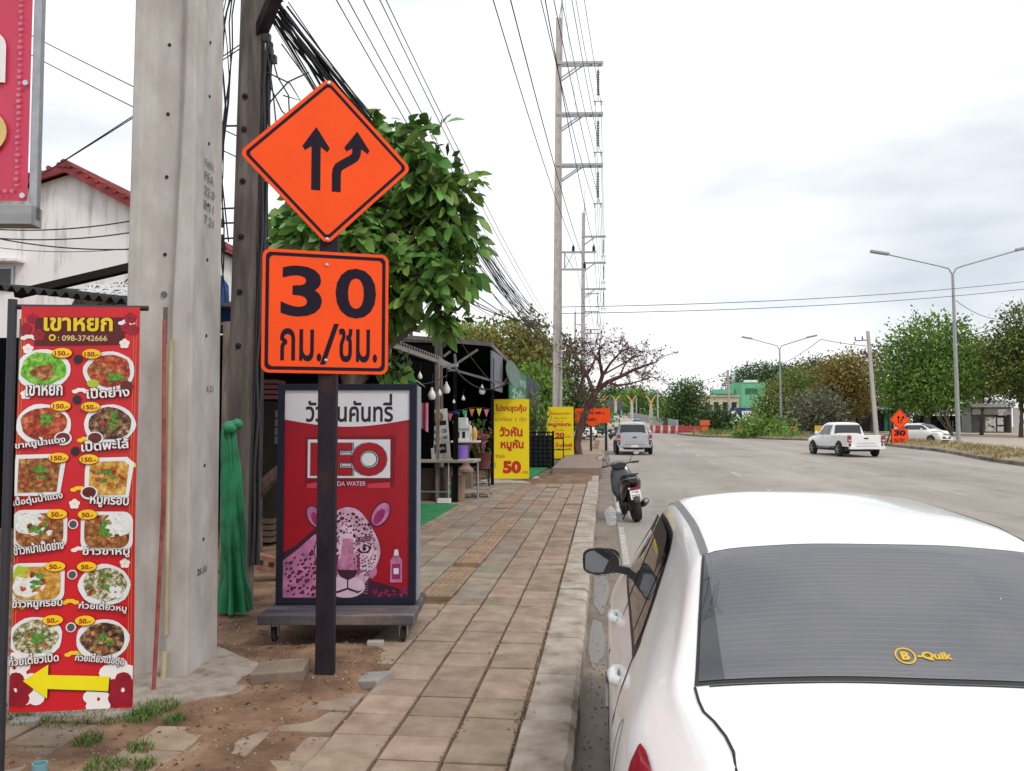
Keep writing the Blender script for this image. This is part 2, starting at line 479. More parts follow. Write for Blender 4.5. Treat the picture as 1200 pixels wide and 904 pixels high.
# one terrain sheet out to the horizon
gy = [-60, -30, -12] + list(range(-8, 130, 3)) + [140, 160, 200, 260, 360, 500, 800, 1400]
b = MB(); xs = [-900, -400, -180, -90, -45, -20, -8, 0, 10, 20, 35, 60, 100, 200, 450, 900]
vs = [(x, y, ramp(y) - 0.26) for y in gy for x in xs]; n_ = len(xs)
b.add(vs, [(j * n_ + i, j * n_ + i + 1, (j + 1) * n_ + i + 1, (j + 1) * n_ + i) for j in range(len(gy) - 1) for i in range(n_ - 1)], SAND, True)
tag(b.build('terrain', sharp=0), kind='structure')
sheet('road', lambda y: 0.22, lambda y: edge(y), lambda x, y: ROAD + ramp(y), ROADM, ys, 2)
sheet('service_road', lambda y: edge(y) + 4.4, lambda y: edge(y) + 4.4 + lerp_at([(-12, 16), (60, 15), (90, 24), (125, 24)], y), lambda x, y: ROAD + ramp(y) + 0.03, mat('pale_service_road', (0.42, 0.37, 0.30), 0.9, scale=0.8, bump=0.2), ys)
sheet('gutter', lambda y: -0.20, lambda y: 0.222, lambda x, y: ROAD - 0.012 + ramp(y), WETM, [k * 0.5 - 4 for k in range(150)])
# the median: kerb, dry soil, standing a step above the road
def median_z(x, y):
    t = (x - edge(y)) / 4.4
    return ROAD + ramp(y) + 0.13 + 0.16 * math.sin(PI * min(1, max(0, t))) + 0.04 * noise.noise(Vector((x * 0.6, y * 0.6, 3)))
sheet('median_strip', lambda y: edge(y) + 0.14, lambda y: edge(y) + 4.4, median_z, DRYG, ys, 6)
b = MB(); vs = []; fs = []
for y in ys:
    x = edge(y); z = ROAD + ramp(y)
    vs += [(x, y, z - 0.1), (x, y, z + 0.15), (x + 0.16, y, z + 0.17), (x + 0.16, y, z - 0.1)]
for j in range(len(ys) - 1):
    for k in range(3): fs.append((j * 4 + k, (j + 1) * 4 + k, (j + 1) * 4 + k + 1, j * 4 + k + 1))
b.add(vs, fs, ramp_mat('old_kerb', [(0.35, (0.09, 0.075, 0.06)), (0.65, (0.26, 0.22, 0.19))], scale=1.2, rough=0.9, detail=8)); tag(b.build('median_kerb'), kind='structure')
b = MB(); b.add([(x + edge(y) + 4.3, y, z + ROAD + ramp(y)) for y in ys for x, z in ((0, -0.1), (0, 0.12), (0.18, 0.12), (0.18, -0.1))],
      [(j * 4 + k, (j + 1) * 4 + k, (j + 1) * 4 + k + 1, j * 4 + k + 1) for j in range(len(ys) - 1) for k in range(3)], KERBM); tag(b.build('service_road_kerb'), kind='structure')
# lane markings
b = MB()
def stripe(x0, y0, x1, y1, wd):
    n = max(1, int(abs(y1 - y0) / 1.5)); vs = []
    for k in range(n + 1):
        t = k / n; x = x0 + (x1 - x0) * t; y = y0 + (y1 - y0) * t; z = ROAD + ramp(y) + 0.004
        vs += [(x - wd / 2, y, z), (x + wd / 2, y, z)]
    b.add(vs, [(2 * k, 2 * k + 1, 2 * k + 3, 2 * k + 2) for k in range(n)], LINE)
stripe(0.28, 11.5, 0.28, 15.4, 0.085); stripe(0.29, 16.2, 0.29, 30, 0.08)
for k in range(12):
    y = 14 + k * 7.5
    if y < 60: stripe(3.9 + 0.02 * y, y, 3.95 + 0.02 * y, y + 2.4, 0.1)
    if 20 < y < 80: stripe(8.3 + 0.03 * y, y + 1, 8.35 + 0.03 * y, y + 3.6, 0.11)
    if 30 < y < 75: stripe(11.6 + 0.03 * y, y + 3, 11.7 + 0.03 * y, y + 5.8, 0.11)
tag(b.build('road_marking'), kind='structure')

# the earth verge under and beside the pavement
def earth_z(x, y):
    z = ramp(y) - 0.035 + 0.035 * noise.noise(Vector((x * 0.9, y * 0.9, 0))) + 0.014 * noise.noise(Vector((x * 4, y * 4, 1)))
    if x > -1.6: z = min(z, ramp(y) - 0.034)
    elif y < 6.6:
        z += 0.028 * min(1, (-1.5 - x) / 0.5)
        d = math.hypot(x + 1.95, y - 5.7); z += 0.05 * math.exp(-(d / 0.7) ** 2)
    return z
b = MB(); xs = [-60, -40, -25, -16, -11, -8] + [-6.5 + 0.05 * k for k in range(123)]; yy = [-6, -3, -1] + [0 + 0.05 * k for k in range(220)] + [11 + 0.5 * k for k in range(60)] + [42, 46, 50, 56, 62, 70]
n_ = len(xs)
b.add([(x, y, earth_z(x, y)) for y in yy for x in xs], [(j * n_ + i, j * n_ + i + 1, (j + 1) * n_ + i + 1, (j + 1) * n_ + i) for j in range(len(yy) - 1) for i in range(n_ - 1)], EARTH, True)
tag(b.build('earth_verge', sharp=0), kind='structure')

# pavement: square concrete slabs with open joints, the worn ones missing by the sign post
TILE = 0.342
def slab_mat(name, c1, c2, isl=0.16):
    return mat(name, c2, 0.88, var=0.2, scale=5, bump=0.35, bscale=70, island=isl, col2=c1, detail=9)
S_TAN = slab_mat('tan_slab', (0.21, 0.145, 0.10), (0.335, 0.255, 0.19))
S_GREY = slab_mat('greenish_slab', (0.18, 0.15, 0.115), (0.275, 0.235, 0.18))
S_RED = slab_mat('reddish_slab', (0.19, 0.125, 0.09), (0.30, 0.215, 0.16))
S_TAC = slab_mat('tactile_slab', (0.22, 0.14, 0.085), (0.325, 0.225, 0.15))
rg = random.Random(11); b = MB()
X0 = -0.492; Y0 = 4.70 - 12 * TILE
for c in range(11):
    for r_ in range(70):
        x1 = X0 - c * TILE; x0 = x1 - TILE; y0 = Y0 + r_ * TILE; y1 = y0 + TILE
        xm, ym = (x0 + x1) / 2, (y0 + y1) / 2
        if c >= 8 and not (15 < ym < 23.2) and not (ym < 6.0 and c < 11): continue
        if ym > 23.3: continue
        old = c >= 3 and ym < 6.15                              # trodden earth silts over the old slabs round the posts
        if old and (math.hypot(xm + 1.95, ym - 5.8) < .62 or rg.random() < .10): continue
        if c >= 4 and 6.15 <= ym < 8.3 and rg.random() < 0.9: continue
        if c == 3 and ym < 7.2 and rg.random() < 0.15: continue
        if c >= 6 and 6.0 < ym < 9.5: continue
        if rg.random() < 0.012 and ym > 6: continue
        m = S_TAN
        if ym > 8.0:
            m = S_GREY if (c >= 2 and rg.random() < 0.75) else S_TAN
            if rg.random() < (0.32 if ym > 11 else 0.12): m = S_RED
            if c == 3 and (8.4 < ym < 15.0): m = S_TAC
            if c == 4 and 16.2 < ym < 23: m = S_TAC if rg.random() < 0.6 else S_RED
            if 15.2 < ym < 15.9 and 2 < c < 7: m = S_RED
        gx, gy_ = 0.008 + rg.random() * 0.004, 0.004 + rg.random() * 0.004
        z = ramp(ym) + rg.uniform(-0.005, 0.003); tx, ty = rg.uniform(-1, 1) * 0.012, rg.uniform(-1, 1) * 0.012
        if c == 0 and rg.random() < 0.25: z -= 0.008
        if old: z = earth_z(xm, ym) + rg.uniform(-.012, .012) ; tx *= 2.2; ty *= 2.2
        ch = 0.006; vs = []
        for q, zz in ((0, -0.05), (0, -ch), (ch, 0)):
            for a, e in ((x0 + gx + q, y0 + gy_ + q), (x1 - gx - q, y0 + gy_ + q), (x1 - gx - q, y1 - gy_ - q), (x0 + gx + q, y1 - gy_ - q)):
                vs.append((a, e, z + zz + (a - xm) * tx + (e - ym) * (ty + (ramp(y1) - ramp(y0)) / TILE)))
        b.add(vs, [(0, 1, 5, 4), (1, 2, 6, 5), (2, 3, 7, 6), (3, 0, 4, 7), (4, 5, 9, 8), (5, 6, 10, 9), (6, 7, 11, 10), (7, 4, 8, 11), (8, 9, 10, 11)], m)
        if m is S_TAC:                                          # raised guide bars
            for k in range(4):
                xx = x0 + TILE * (0.2 + 0.2 * k); b.box((xx, ym, z + 0.002), (0.03, TILE * 0.8, 0.008), m)
tag(b.build('pavement'), kind='structure')
# kerb in cast lengths, chipped along the outer arris
b = MB(); rg = random.Random(5); y = 0.2
while y < 24.4:
    l = 1.0 if y > 4.0 else 0.95
    y1 = min(24.4, y + l); n = 16; vs = []; j0 = rg.uniform(-0.006, 0.006); z0 = rg.uniform(-0.004, 0.006) + (0.02 if y < 4.2 else 0)
    for k in range(n + 1):
        yy_ = y + 0.004 + (y1 - y - 0.008) * k / n; zt = ramp(yy_) + z0
        c1 = 0.018 + 0.03 * max(0, noise.noise(Vector((yy_ * 3.1, 7, 0)))) + 0.012 * noise.noise(Vector((yy_ * 17, 2, 0)))
        w2 = 0.010 * noise.noise(Vector((yy_ * 9, 5, 5)))
        for x, z in ((-0.486, -0.25), (-0.486 + 0.01, zt - 0.008), (-0.468, zt), (-0.33, zt + 0.004), (-0.19 - c1 + j0, zt), (-0.178 + w2 + j0, zt - c1 * 1.3), (-0.172 + j0 + w2, ROAD + ramp(yy_) - 0.05)): vs.append((x, yy_, z))
    fs = [(k * 7 + i, (k + 1) * 7 + i, (k + 1) * 7 + i + 1, k * 7 + i + 1) for k in range(n) for i in range(6)] + [tuple(range(6, -1, -1)), tuple(n * 7 + i for i in range(7))]
    fs = [tuple(reversed(f)) for f in fs]
    b.add(vs, fs, KERBM, False); y = y1
tag(b.build('kerb'), kind='structure')
# raised driveway slab and pavement beyond it
b = MB()
b.add([(-2.2, 23.2, ramp(23.2) + .004), (-0.2, 24.4, ramp(24) - 0.1), (-0.2, 28.2, ramp(28) - 0.1), (-3.2, 27.5, ramp(27) + 0.004), (-3.6, 23.2, ramp(23) + 0.004)], [(0, 1, 2, 3, 4)], PALEC)
tag(b.build('driveway_apron'), kind='structure')
b = MB(); b.box((-0.92, 33.4, ramp(33.4) - 0.02), (1.62, 10.6, 0.34), mat('worn_step', (0.27, 0.20, 0.16), 0.9, bump=0.4, scale=3), rot=(0.01, 0, 0)); tag(b.build('raised_pavement', bevel=0.02), kind='structure')
sheet('far_verge', lambda y: -1.75, lambda y: -0.02 if y > 38.6 else -0.15, lambda x, y: ramp(y) - 0.02 + 0.05 * noise.noise(Vector((x, y * .5, 4))) - 0.1 * max(0, (x + 0.7)), mat('dusty_verge', (0.36, 0.29, 0.22), 0.95, scale=0.9, bump=0.4, col2=(0.24, 0.17, 0.12)), [38.5 + k for k in range(30)], 4)
# concrete pad cast round the big pole
b = MB(); pl = [(-2.32 + 0.05 * math.sin(k * 2.1) - 1.15 + 1.15 * math.cos(2 * PI * k / 22), 5.55 + 0.06 * math.sin(k * 1.7) + 0.80 * math.sin(2 * PI * k / 22)) for k in range(22)]
b.prism([(x * 0.97 - 0.02, y) for x, y in pl], -0.12, 0.022, ramp_mat('rough_pad', [(0.28, (0.15, 0.12, 0.095)), (0.46, (0.27, 0.23, 0.195)), (0.7, (0.36, 0.32, 0.28))], scale=7, rough=0.95, bump=0.9, detail=12)); tag(b.build('pole_pad', bevel=0.03), kind='structure')
# puddles left in the gutter
PUD = mat('puddle_water', (0.13, 0.11, 0.09), 0.22, var=0.2, spec=0.5, rvar=0.19, scale=5)
for k, (px, py, rx, ry) in enumerate(((716, 604, 0.13, 1.8), (704, 690, 0.09, 1.2), (699, 750, 0.07, 0.8))):
    g = G(px, py, ROAD); b = MB(); n = 64
    pl = [(g.x + rx * math.cos(2 * PI * q / n) * (1 + .10 * math.sin(3 * 2 * PI * q / n + k)), g.y + ry * math.sin(2 * PI * q / n) * (1 + .1 * math.sin(5 * 2 * PI * q / n + 2 * k))) for q in range(n)]
    tri = tessellate_polygon([[Vector((x, y, 0)) for x, y in pl]])
    b.add([(x, y, ROAD + ramp(y) - 0.007) for x, y in pl], [tuple(t) for t in tri], PUD); tag(b.build('puddle'), kind='structure')

# green artificial turf laid at the edge of the pavement
TURF = mat('plastic_turf', (0.02, 0.27, 0.085), 0.9, var=0.25, scale=5, bump=0.9, bscale=240)
def turf(pts, label):
    b = MB(); vs = [(x, y, ramp(y) + 0.012 + (0.012 * noise.noise(Vector((x * 2, y * 2, 9))))) for x, y in pts]
    n = len(vs); b.add(vs + [(x, y, z - 0.03) for x, y, z in vs], [tuple(range(n))] + [(k, k + n, (k + 1) % n + n, (k + 1) % n) for k in range(n)], TURF)
    tag(b.build('turf_mat'), label, 'turf mat', 'green artificial turf mats')
turf([(-3.9, 11.2), (-3.05, 10.6), (-3.02, 13.6), (-3.0, 17.4), (-5.2, 17.4), (-5.2, 13)], 'green plastic turf mat in front of the wooden work table, beside the drinks lightbox')
turf([(-5.4, 19.3), (-3.5, 19.3), (-3.35, 22.6), (-5.4, 22.6)], 'small green plastic turf mat behind the table legs, under the spirit house')
turf([(-3.3, 25.35), (-2.2, 25.35), (-1.85, 35.2), (-3.2, 35.2)], 'long green plastic turf mat between the two yellow promotion boards')

# grass, dead leaves and crumbs of dirt
def blades(name, spots, m, kind='stuff', h=(0.05, 0.13), dens=60, wd=0.006):
    b = MB(); rg = random.Random(len(spots))
    for (x, y, r, k) in spots:
        for _ in range(int(dens * k)):
            a = rg.uniform(0, 6.28); q = r * math.sqrt(rg.random()); px, py = x + q * math.cos(a), y + q * math.sin(a); z = max(earth_z(px, py) if px < 3 else median_z(px, py), -9)
            hh = rg.uniform(*h); t = rg.uniform(0, 6.28); lx, ly = rg.uniform(-1, 1) * hh * 1.1, rg.uniform(-1, 1) * hh * 1.1; dx, dy = math.cos(t) * wd, math.sin(t) * wd
            b.add([(px - dx, py - dy, z), (px + dx, py + dy, z), (px + lx * .4 + dx * .7, py + ly * .4 + dy * .7, z + hh * .65), (px + lx * .4 - dx * .7, py + ly * .4 - dy * .7, z + hh * .65), (px + lx, py + ly, z + hh)], [(0, 1, 2, 3), (3, 2, 4)], m)
    return tag(b.build(name), kind=kind)
GR = mat('green_blades', (0.10, 0.19, 0.03), 0.7, island=0.4, col2=(0.05, 0.12, 0.02))
sp = []
for px, py, r, k in ((185, 832, 0.12, 2.5), (170, 842, 0.10, 2), (90, 838, 0.22, 2.2), (130, 838, 0.16, 2), (50, 838, 0.2, 1.6), (20, 836, 0.2, 1.6), (165, 878, 0.07, 1.5), (105, 868, 0.08, 1.2), (125, 900, 0.1, 2.0), (205, 846, 0.06, 1), (168, 898, .06, 1)):
    g = G(px, py); sp.append((g.x, g.y, r, k))
blades('dry_blades_patch', sp[::2], mat('straw_blades', (0.30, 0.23, 0.11), 0.8, island=0.35, col2=(0.16, 0.12, 0.05)), h=(.015, .05), dens=70, wd=.003)
blades('grass', sp, GR, h=(.02, .07), dens=75, wd=.0035)
sp = []
rg = random.Random(3)
for _ in range(420):
    y = rg.uniform(28, 95); sp.append((edge(y) + 0.5 + rg.random() ** 1.3 * 3.7, y, 0.55, 1))
blades('dry_grass', sp, mat('dry_blades', (0.36, 0.28, 0.13), 0.8, island=0.35, col2=(0.20, 0.17, 0.07)), h=(0.06, 0.26), dens=15, wd=0.018)
b = MB(); rg = random.Random(21); LEAFD = mat('dead_leaf', (0.22, 0.12, 0.065), 0.85, island=0.5, col2=(0.12, 0.07, 0.04))
def dead_leaf(x, y, z, s):
    M_ = Matrix.Translation((x, y, z + 0.006)) @ Euler((rg.uniform(-.5, .5), rg.uniform(-.5, .5), rg.uniform(0, 6.28))).to_matrix().to_4x4()
    b.add([(-s, 0, 0), (-s * .3, -s * .35, .25 * s), (s * .5, -s * .3, .2 * s), (s, 0, 0.05 * s), (s * .5, s * .3, .2 * s), (-s * .3, s * .35, .25 * s), (0, 0, -0.02 * s)], [(0, 1, 6), (1, 2, 6), (2, 3, 6), (3, 4, 6), (4, 5, 6), (5, 0, 6)], LEAFD, True, M_)
for _ in range(900):
    x = rg.uniform(-3.6, -1.35); y = rg.uniform(4.0, 8.4); dead_leaf(x, y, earth_z(x, y), rg.uniform(0.004, 0.02) * (1.6 if rg.random() < .12 else 1))
for _ in range(120):
    x = X0 - rg.choice((0, 1, 2, 3)) * TILE + rg.gauss(0, 0.025); y = rg.uniform(3.4, 12); dead_leaf(x, y, ramp(y), rg.uniform(0.005, 0.018))
for _ in range(140):
    x = rg.uniform(-0.15, 0.2); y = rg.uniform(3.5, 16); dead_leaf(x, y, ROAD + ramp(y) - .01, rg.uniform(0.005, 0.02))
tag(b.build('leaf_litter'), kind='stuff')
b = MB(); GRIT = mat('grit', (0.30, 0.22, 0.16), 0.95, island=0.4)
for _ in range(3200):
    if rg.random() < 0.62: x = rg.uniform(-3.6, -1.3); y = rg.uniform(3.9, 7.6); z = earth_z(x, y) + 0.002
    elif rg.random() < 0.5: x = X0 - rg.choice((0, 0, 0, 1, 2, 3)) * TILE + rg.gauss(0.0, 0.03); y = rg.uniform(2.8, 11); z = ramp(y) - 0.002
    else: x = rg.uniform(-.17, .22); y = rg.uniform(2.5, 14); z = ROAD + ramp(y) - 0.01
    s = rg.uniform(0.003, 0.012); b.box((x, y, z), (s * rg.uniform(.7, 1.5), s, s * .7), GRIT, rot=(rg.random(), rg.random(), rg.random() * 3))
tag(b.build('gravel'), kind='stuff')
# ================================================================ SIGNS, POLES AND STREET THINGS NEAR THE CAMERA
# ---- the two road-work plates on their steel post
ORANGE = mat('orange_sheeting', (0.92, 0.085, 0.012), 0.55, var=0.05, scale=3, spec=0.15)
SIGNBLK = mat('sign_black', (0.014, 0.010, 0.022), 0.6, var=0.05, spec=0.12)
RUST = ramp_mat('rusty_dark_steel', [(0.3, (0.012, 0.010, 0.015)), (0.55, (0.028, 0.020, 0.026)), (0.72, (0.085, 0.035, 0.025))], scale=5, rough=0.65, bump=0.2, stretch=(1, 1, 0.35), spec=0.12)
def rrect(w_, h_, r, n=6, cx=0, cy=0):
    pl = []
    for sx, sy, a0 in ((1, 1, 0), (-1, 1, 90), (-1, -1, 180), (1, -1, 270)):
        for k in range(n + 1):
            a = R(a0 + 90 * k / n); pl.append((cx + sx * (w_ / 2 - r) + r * math.cos(a), cy + sy * (h_ / 2 - r) + r * math.sin(a)))
    return pl
def ring(b, outer, inner, m, layer, M=None, step=0.0012):
    n = len(outer)
    b.add([(x, y, layer * step) for x, y in outer] + [(x, y, layer * step) for x, y in inner], [(k, (k + 1) % n, n + (k + 1) % n, n + k) for k in range(n)], m, False, M)
def rot2(pl, a): return [(x * math.cos(a) - y * math.sin(a), x * math.sin(a) + y * math.cos(a)) for x, y in pl]
PLATE_YAW = R(25)
def plate_rot(extra=0.0): return (R(90), 0, PLATE_YAW + extra)
post = G(381, 797)
t = thing('road_work_sign', 'orange sign post with two arrows on a diamond above a square 30 speed plate', 'road sign', post)
b = MB(); b.box((0, 0, 1.9), (0.125, 0.07, 4.2), RUST, rot=(0, 0, R(6))); b.build('post', t, bevel=0.006)
def sign_diamond(parent, side, cz, rz, dx=0.0, fwd=0.055, detail=True, name='diamond_plate'):
    b = MB(); h = side / 2; q = R(45)
    body = rot2(rrect(side, side, side * 0.055), q)
    b.prism(body, -0.004, 0.0, STEEL); b.prism(body, 0.0005, 0.003, ORANGE)
    ring(b, rot2(rrect(side * 0.945, side * 0.945, side * 0.04), q), rot2(rrect(side * 0.895, side * 0.895, side * 0.03), q), SIGNBLK, 3.6)
    s = side / 0.78
    A = lambda pts: [(x * s, y * s) for x, y in pts]
    b.flat(A([(-0.03 - .075, -0.20), (0.028 - .075, -0.20), (0.028 - .075, 0.085), (0.07 - .075, 0.055), (0.086 - .075, 0.082), (-0.001 - .075, 0.215), (-0.088 - .075, 0.082), (-0.072 - .075, 0.055), (-0.03 - .075, 0.085)]), SIGNBLK, 3.6)
    # second arrow shifts over a lane: stem, bend, head
    ctr = [(0.055, -0.20), (0.055, -0.085)] + [(0.055 + 0.06 * (1 - math.cos(R(k))) * 0.5, -0.085 + 0.06 * math.sin(R(k))) for k in (30, 60, 80)] + [(0.155, 0.025)] + [(0.155 + 0.03 * math.sin(R(k)), 0.03 + 0.05 * (1 - math.cos(R(k)))) for k in (35, 65, 90)] + [(0.186, 0.10)]
    lf, rt = [], []
    for k, p in enumerate(ctr):
        a_, e_ = ctr[max(0, k - 1)], ctr[min(len(ctr) - 1, k + 1)]; d = Vector((e_[0] - a_[0], e_[1] - a_[1])).normalized(); n_ = Vector((-d.y, d.x)) * 0.029
        lf.append((p[0] + n_.x, p[1] + n_.y)); rt.append((p[0] - n_.x, p[1] - n_.y))
    V_ = [(x * s, y * s, 3.6 * 0.0012) for x, y in rt + lf]; k_ = len(rt)
    b.add(V_, [(i, i + 1, k_ + i + 1, k_ + i) for i in range(k_ - 1)], SIGNBLK)
    b.flat(A([(0.215, 0.098), (0.257, 0.07), (0.27, 0.092), (0.188, 0.215), (0.104, 0.098), (0.118, 0.074), (0.157, 0.098)]), SIGNBLK, 3.6)
    if detail:
        for z in (0.515, -0.515): b.lathe([(0.0, 0.0), (0.012, 0.0), (0.012, 0.006), (0.0, 0.009)], CHROME, 10, Matrix.Translation((0, z * side / .78, 0.004)))
    return b.build(name, parent, loc=(dx, -fwd, cz), rot=plate_rot(rz))
dz = 1.70 + (500 - 189) / 1000 * post.y - post.z + 0.05
sign_diamond(t, 0.82, dz + 0.01, 0.0, dx=0.0)
b = MB(); W_, H_ = 0.84, 0.83
b.prism(rrect(W_, H_, 0.05), -0.004, 0, STEEL); b.prism(rrect(W_, H_, 0.05), 0.0005, 0.003, ORANGE)
ring(b, rrect(W_ * .95, H_ * .95, 0.035), rrect(W_ * .895, H_ * .895, 0.03), SIGNBLK, 3.6)
b.text('3', -0.30, -0.035, -0.03, 0.31, SIGNBLK, 3.6, bold=0.026); b.text('0', 0.06, -0.035, 0.335, 0.31, SIGNBLK, 3.6, bold=0.026)
b.text('กม.', -0.30, -0.335, -0.03, -0.115, SIGNBLK, 3.6, bold=0.016); b.flat([(-0.04, -0.355), (-0.006, -0.355), (0.085, -0.075), (0.052, -0.075)], SIGNBLK, 3.6); b.text('ชม.', 0.085, -0.335, 0.345, -0.105, SIGNBLK, 3.6, bold=0.016)
for z in (0.325, -0.325): b.lathe([(0, 0), (0.011, 0), (0.011, 0.006), (0, 0.009)], CHROME, 10, Matrix.Translation((0.0, z, 0.004)))
b.build('speed_plate', t, loc=(0.0, -0.055, 1.70 + (500 - 367) / 1000 * post.y + 0.02), rot=plate_rot(-R(2)))

# ---- the drinks lightbox on its trolley
LBX = G(302, 742, 0.1); 
FR = mat('lightbox_frame', (0.016, 0.018, 0.034), 0.6, scale=10, spec=.2)
FRS = mat('lightbox_side', (0.26, 0.29, 0.35), 0.5, scale=10)
LRED = paint('lightbox_red', 178, 12, 38, rough=0.3, var=0.08, scale=2); LWHITE = paint('lightbox_white', 224, 224, 230, k=0.9, rough=0.3, var=0.03)
INK = mat('ink_black', (0.015, 0.012, 0.018), 0.4); PINK = paint('leopard_pink', 226, 140, 190, rough=0.3, var=0.25, scale=9); PINKL = paint('leopard_pale', 244, 208, 230, rough=0.3, var=0.1, scale=12); MAG = paint('leopard_magenta', 176, 52, 118, rough=0.3, var=0.2, scale=14)
RDARK = paint('print_dark_red', 132, 8, 28, rough=0.3); SPOT = mat('leopard_spot', (0.05, 0.008, 0.03), 0.35)
lc = P(405, 716, 6.95)
t = thing('lightbox_sign', 'dark framed drinks lightbox with a pink leopard on red, standing on a trolley', 'lightbox', (lc.x, lc.y, 0), YAW)
LW, LH, LD = 1.155, 1.82, 0.30; Z0 = 0.235
b = MB(); b.box((0, LD / 2 + 0.004, Z0 + LH / 2), (LW, LD, LH), FR); b.build('cabinet', t, bevel=0.008)
for s_ in (-1, 1): b = MB(); b.box((s_ * (LW / 2 + 0.004), LD / 2 + 0.012, Z0 + LH / 2), (0.006, LD - 0.03, LH - 0.03), FRS); b.build('side_panel', t)
b = MB()                                                       # raised frame round the print
for s_ in (-1, 1):
    b.box((s_ * (LW / 2 - 0.028), -0.008, Z0 + LH / 2), (0.056, 0.024, LH), FR); b.box((0, -0.0075, Z0 + LH / 2 + s_ * (LH / 2 - 0.026)), (LW - 0.112, 0.023, 0.052), FR)
b.build('front_frame', t, bevel=0.003)
# print: coordinates follow the lit panel, 0..1.043 across and 0..1.716 up
PW, PH = LW - 0.112, LH - 0.104
b = MB(); X = lambda px: (px - 405) / 1000 * 6.95; Y = lambda py: (716 - py) / 1000 * 6.95 - 0.03 - PH / 2 + 0.0
b.flat([(-PW / 2, -PH / 2), (PW / 2, -PH / 2), (PW / 2, PH / 2), (-PW / 2, PH / 2)], LRED, 0)
arc = [(-PW / 2 + PW * k / 20, Y(500) - 0.06 * math.sin(PI * k / 20)) for k in range(21)]
b.flat([(PW / 2, PH / 2), (-PW / 2, PH / 2)] + arc, LWHITE, 1)
b.text('วัวหันคันทรี่', X(355), Y(503), X(460), Y(469), INK, 2, bold=0.022)
# emblem panel
b.flat([(X(355), Y(580)), (X(462), Y(580)), (X(464), Y(519)), (X(355), Y(521))], RDARK, 1)
b.flat([(X(358), Y(570)), (X(457), Y(570)), (X(457), Y(524)), (X(358), Y(524))], LWHITE, 2)
for m_, lay, bo, e in ((INK, 3, 0.085, 3.2), (LWHITE, 4, 0.066, 2.2), (INK, 5, 0.054, 1.5), (LRED, 6, 0.036, 0)):
    b.text('LEO', X(362) - e * .0022, Y(567) - e * .0022, X(453) + e * .0022, Y(528) + e * .0022, m_, lay, bold=bo)
b.text('LEO SODA WATER', X(371), Y(579.5), X(428), Y(574), PINKL, 2, bold=0.01)
for x0, x1 in ((357, 372), (430, 457)): b.flat([(X(x0), Y(582)), (X(x1), Y(582)), (X(x1), Y(575)), (X(x0), Y(577))], paint('ribbon_red', 214, 60, 80), 2)
# the leopard: body, head, ears, face, rosettes
xl, xr, yb = -PW / 2, PW / 2, -PH / 2
body = [(xl, yb), (X(460), yb), (X(452), Y(690)), (X(420), Y(660)), (X(372), Y(628)), (X(350), Y(648)), (X(337), Y(662)), (xl, Y(668))]
b.flat([(xl, yb), (xr, yb), (xr, Y(712)), (X(470), Y(702)), (X(445), Y(694)), (X(425), Y(690)), (X(380), Y(628)), (X(368), Y(630)), (X(345), Y(650)), (xl, Y(659))], SPOT, 1)
b.flat([(xl, yb), (X(402), yb), (X(402), Y(660)), (X(376), Y(634)), (X(366), Y(638)), (X(346), Y(656)), (xl, Y(668))], PINK, 2)
for k, (px, py, rr, a) in enumerate(((367, 616, 0.075, 0.5), (446, 613, 0.085, -0.55))):
    b.oval(X(px), Y(py), rr * 0.85, rr * 1.35, SPOT, 2, rot=a); b.oval(X(px), Y(py), rr * 0.72, rr * 1.22, PINK, 3, rot=a); b.oval(X(px) + (0.012 if k == 0 else -0.012), Y(py) - 0.02, rr * 0.42, rr * 0.85, MAG, 4, rot=a)
head = []
for k in range(48):
    a = 2 * PI * k / 48; sn = math.sin(a); rx = 0.262 - 0.03 * sn - 0.055 * max(0, -sn) ** 2 + .014 * math.cos(4 * a); ry = 0.355
    head.append((X(407) + rx * math.cos(a), Y(655) + ry * sn))
b.flat(head, SPOT, 4.6); FACE = paint('leopard_face', 240, 190, 218, rough=0.3, var=0.2, scale=16); b.flat([(X(407) + (x - X(407)) * .98, Y(655) + (y - Y(655)) * .985) for x, y in head], FACE, 5)
for sg in (-1, 1):                                            # shaded cheeks and the dark line from eye to nose
    b.oval(X(407) + sg * .175, Y(668), .06, .15, PINK, 5.4, rot=sg * .2, wob=.1)
    b.flat([(X(407) + sg * .075, Y(662)), (X(407) + sg * .10, Y(660)), (X(407) + sg * .105, Y(678)), (X(407) + sg * .085, Y(688))][::sg], MAG, 6.6)
b.oval(X(406), Y(699), 0.155, 0.09, PINKL, 6); b.oval(X(406), Y(650), 0.075, 0.185, PINKL, 6); b.oval(X(383), Y(664), 0.09, 0.12, PINKL, 6); b.oval(X(430), Y(664), 0.09, 0.12, PINKL, 6)
b.flat([(X(401), Y(642)), (X(413), Y(642)), (X(415), Y(662)), (X(420), Y(682)), (X(407), Y(690)), (X(394), Y(682)), (X(399), Y(662))], paint('leopard_nose', 224, 146, 190, rough=.3, var=.25, scale=20), 7)           # muzzle bridge and nose
b.flat([(X(394), Y(679)), (X(420), Y(679)), (X(416), Y(687)), (X(408), Y(691)), (X(399), Y(687))], SPOT, 8)
b.flat([(X(406.8), Y(691)), (X(408.2), Y(691)), (X(408.2), Y(700)), (X(420), Y(704)), (X(426), Y(702)), (X(420), Y(706.5)), (X(407.5), Y(702)), (X(395), Y(706.5)), (X(388), Y(702)), (X(395), Y(704)), (X(406.8), Y(700))], SPOT, 8)
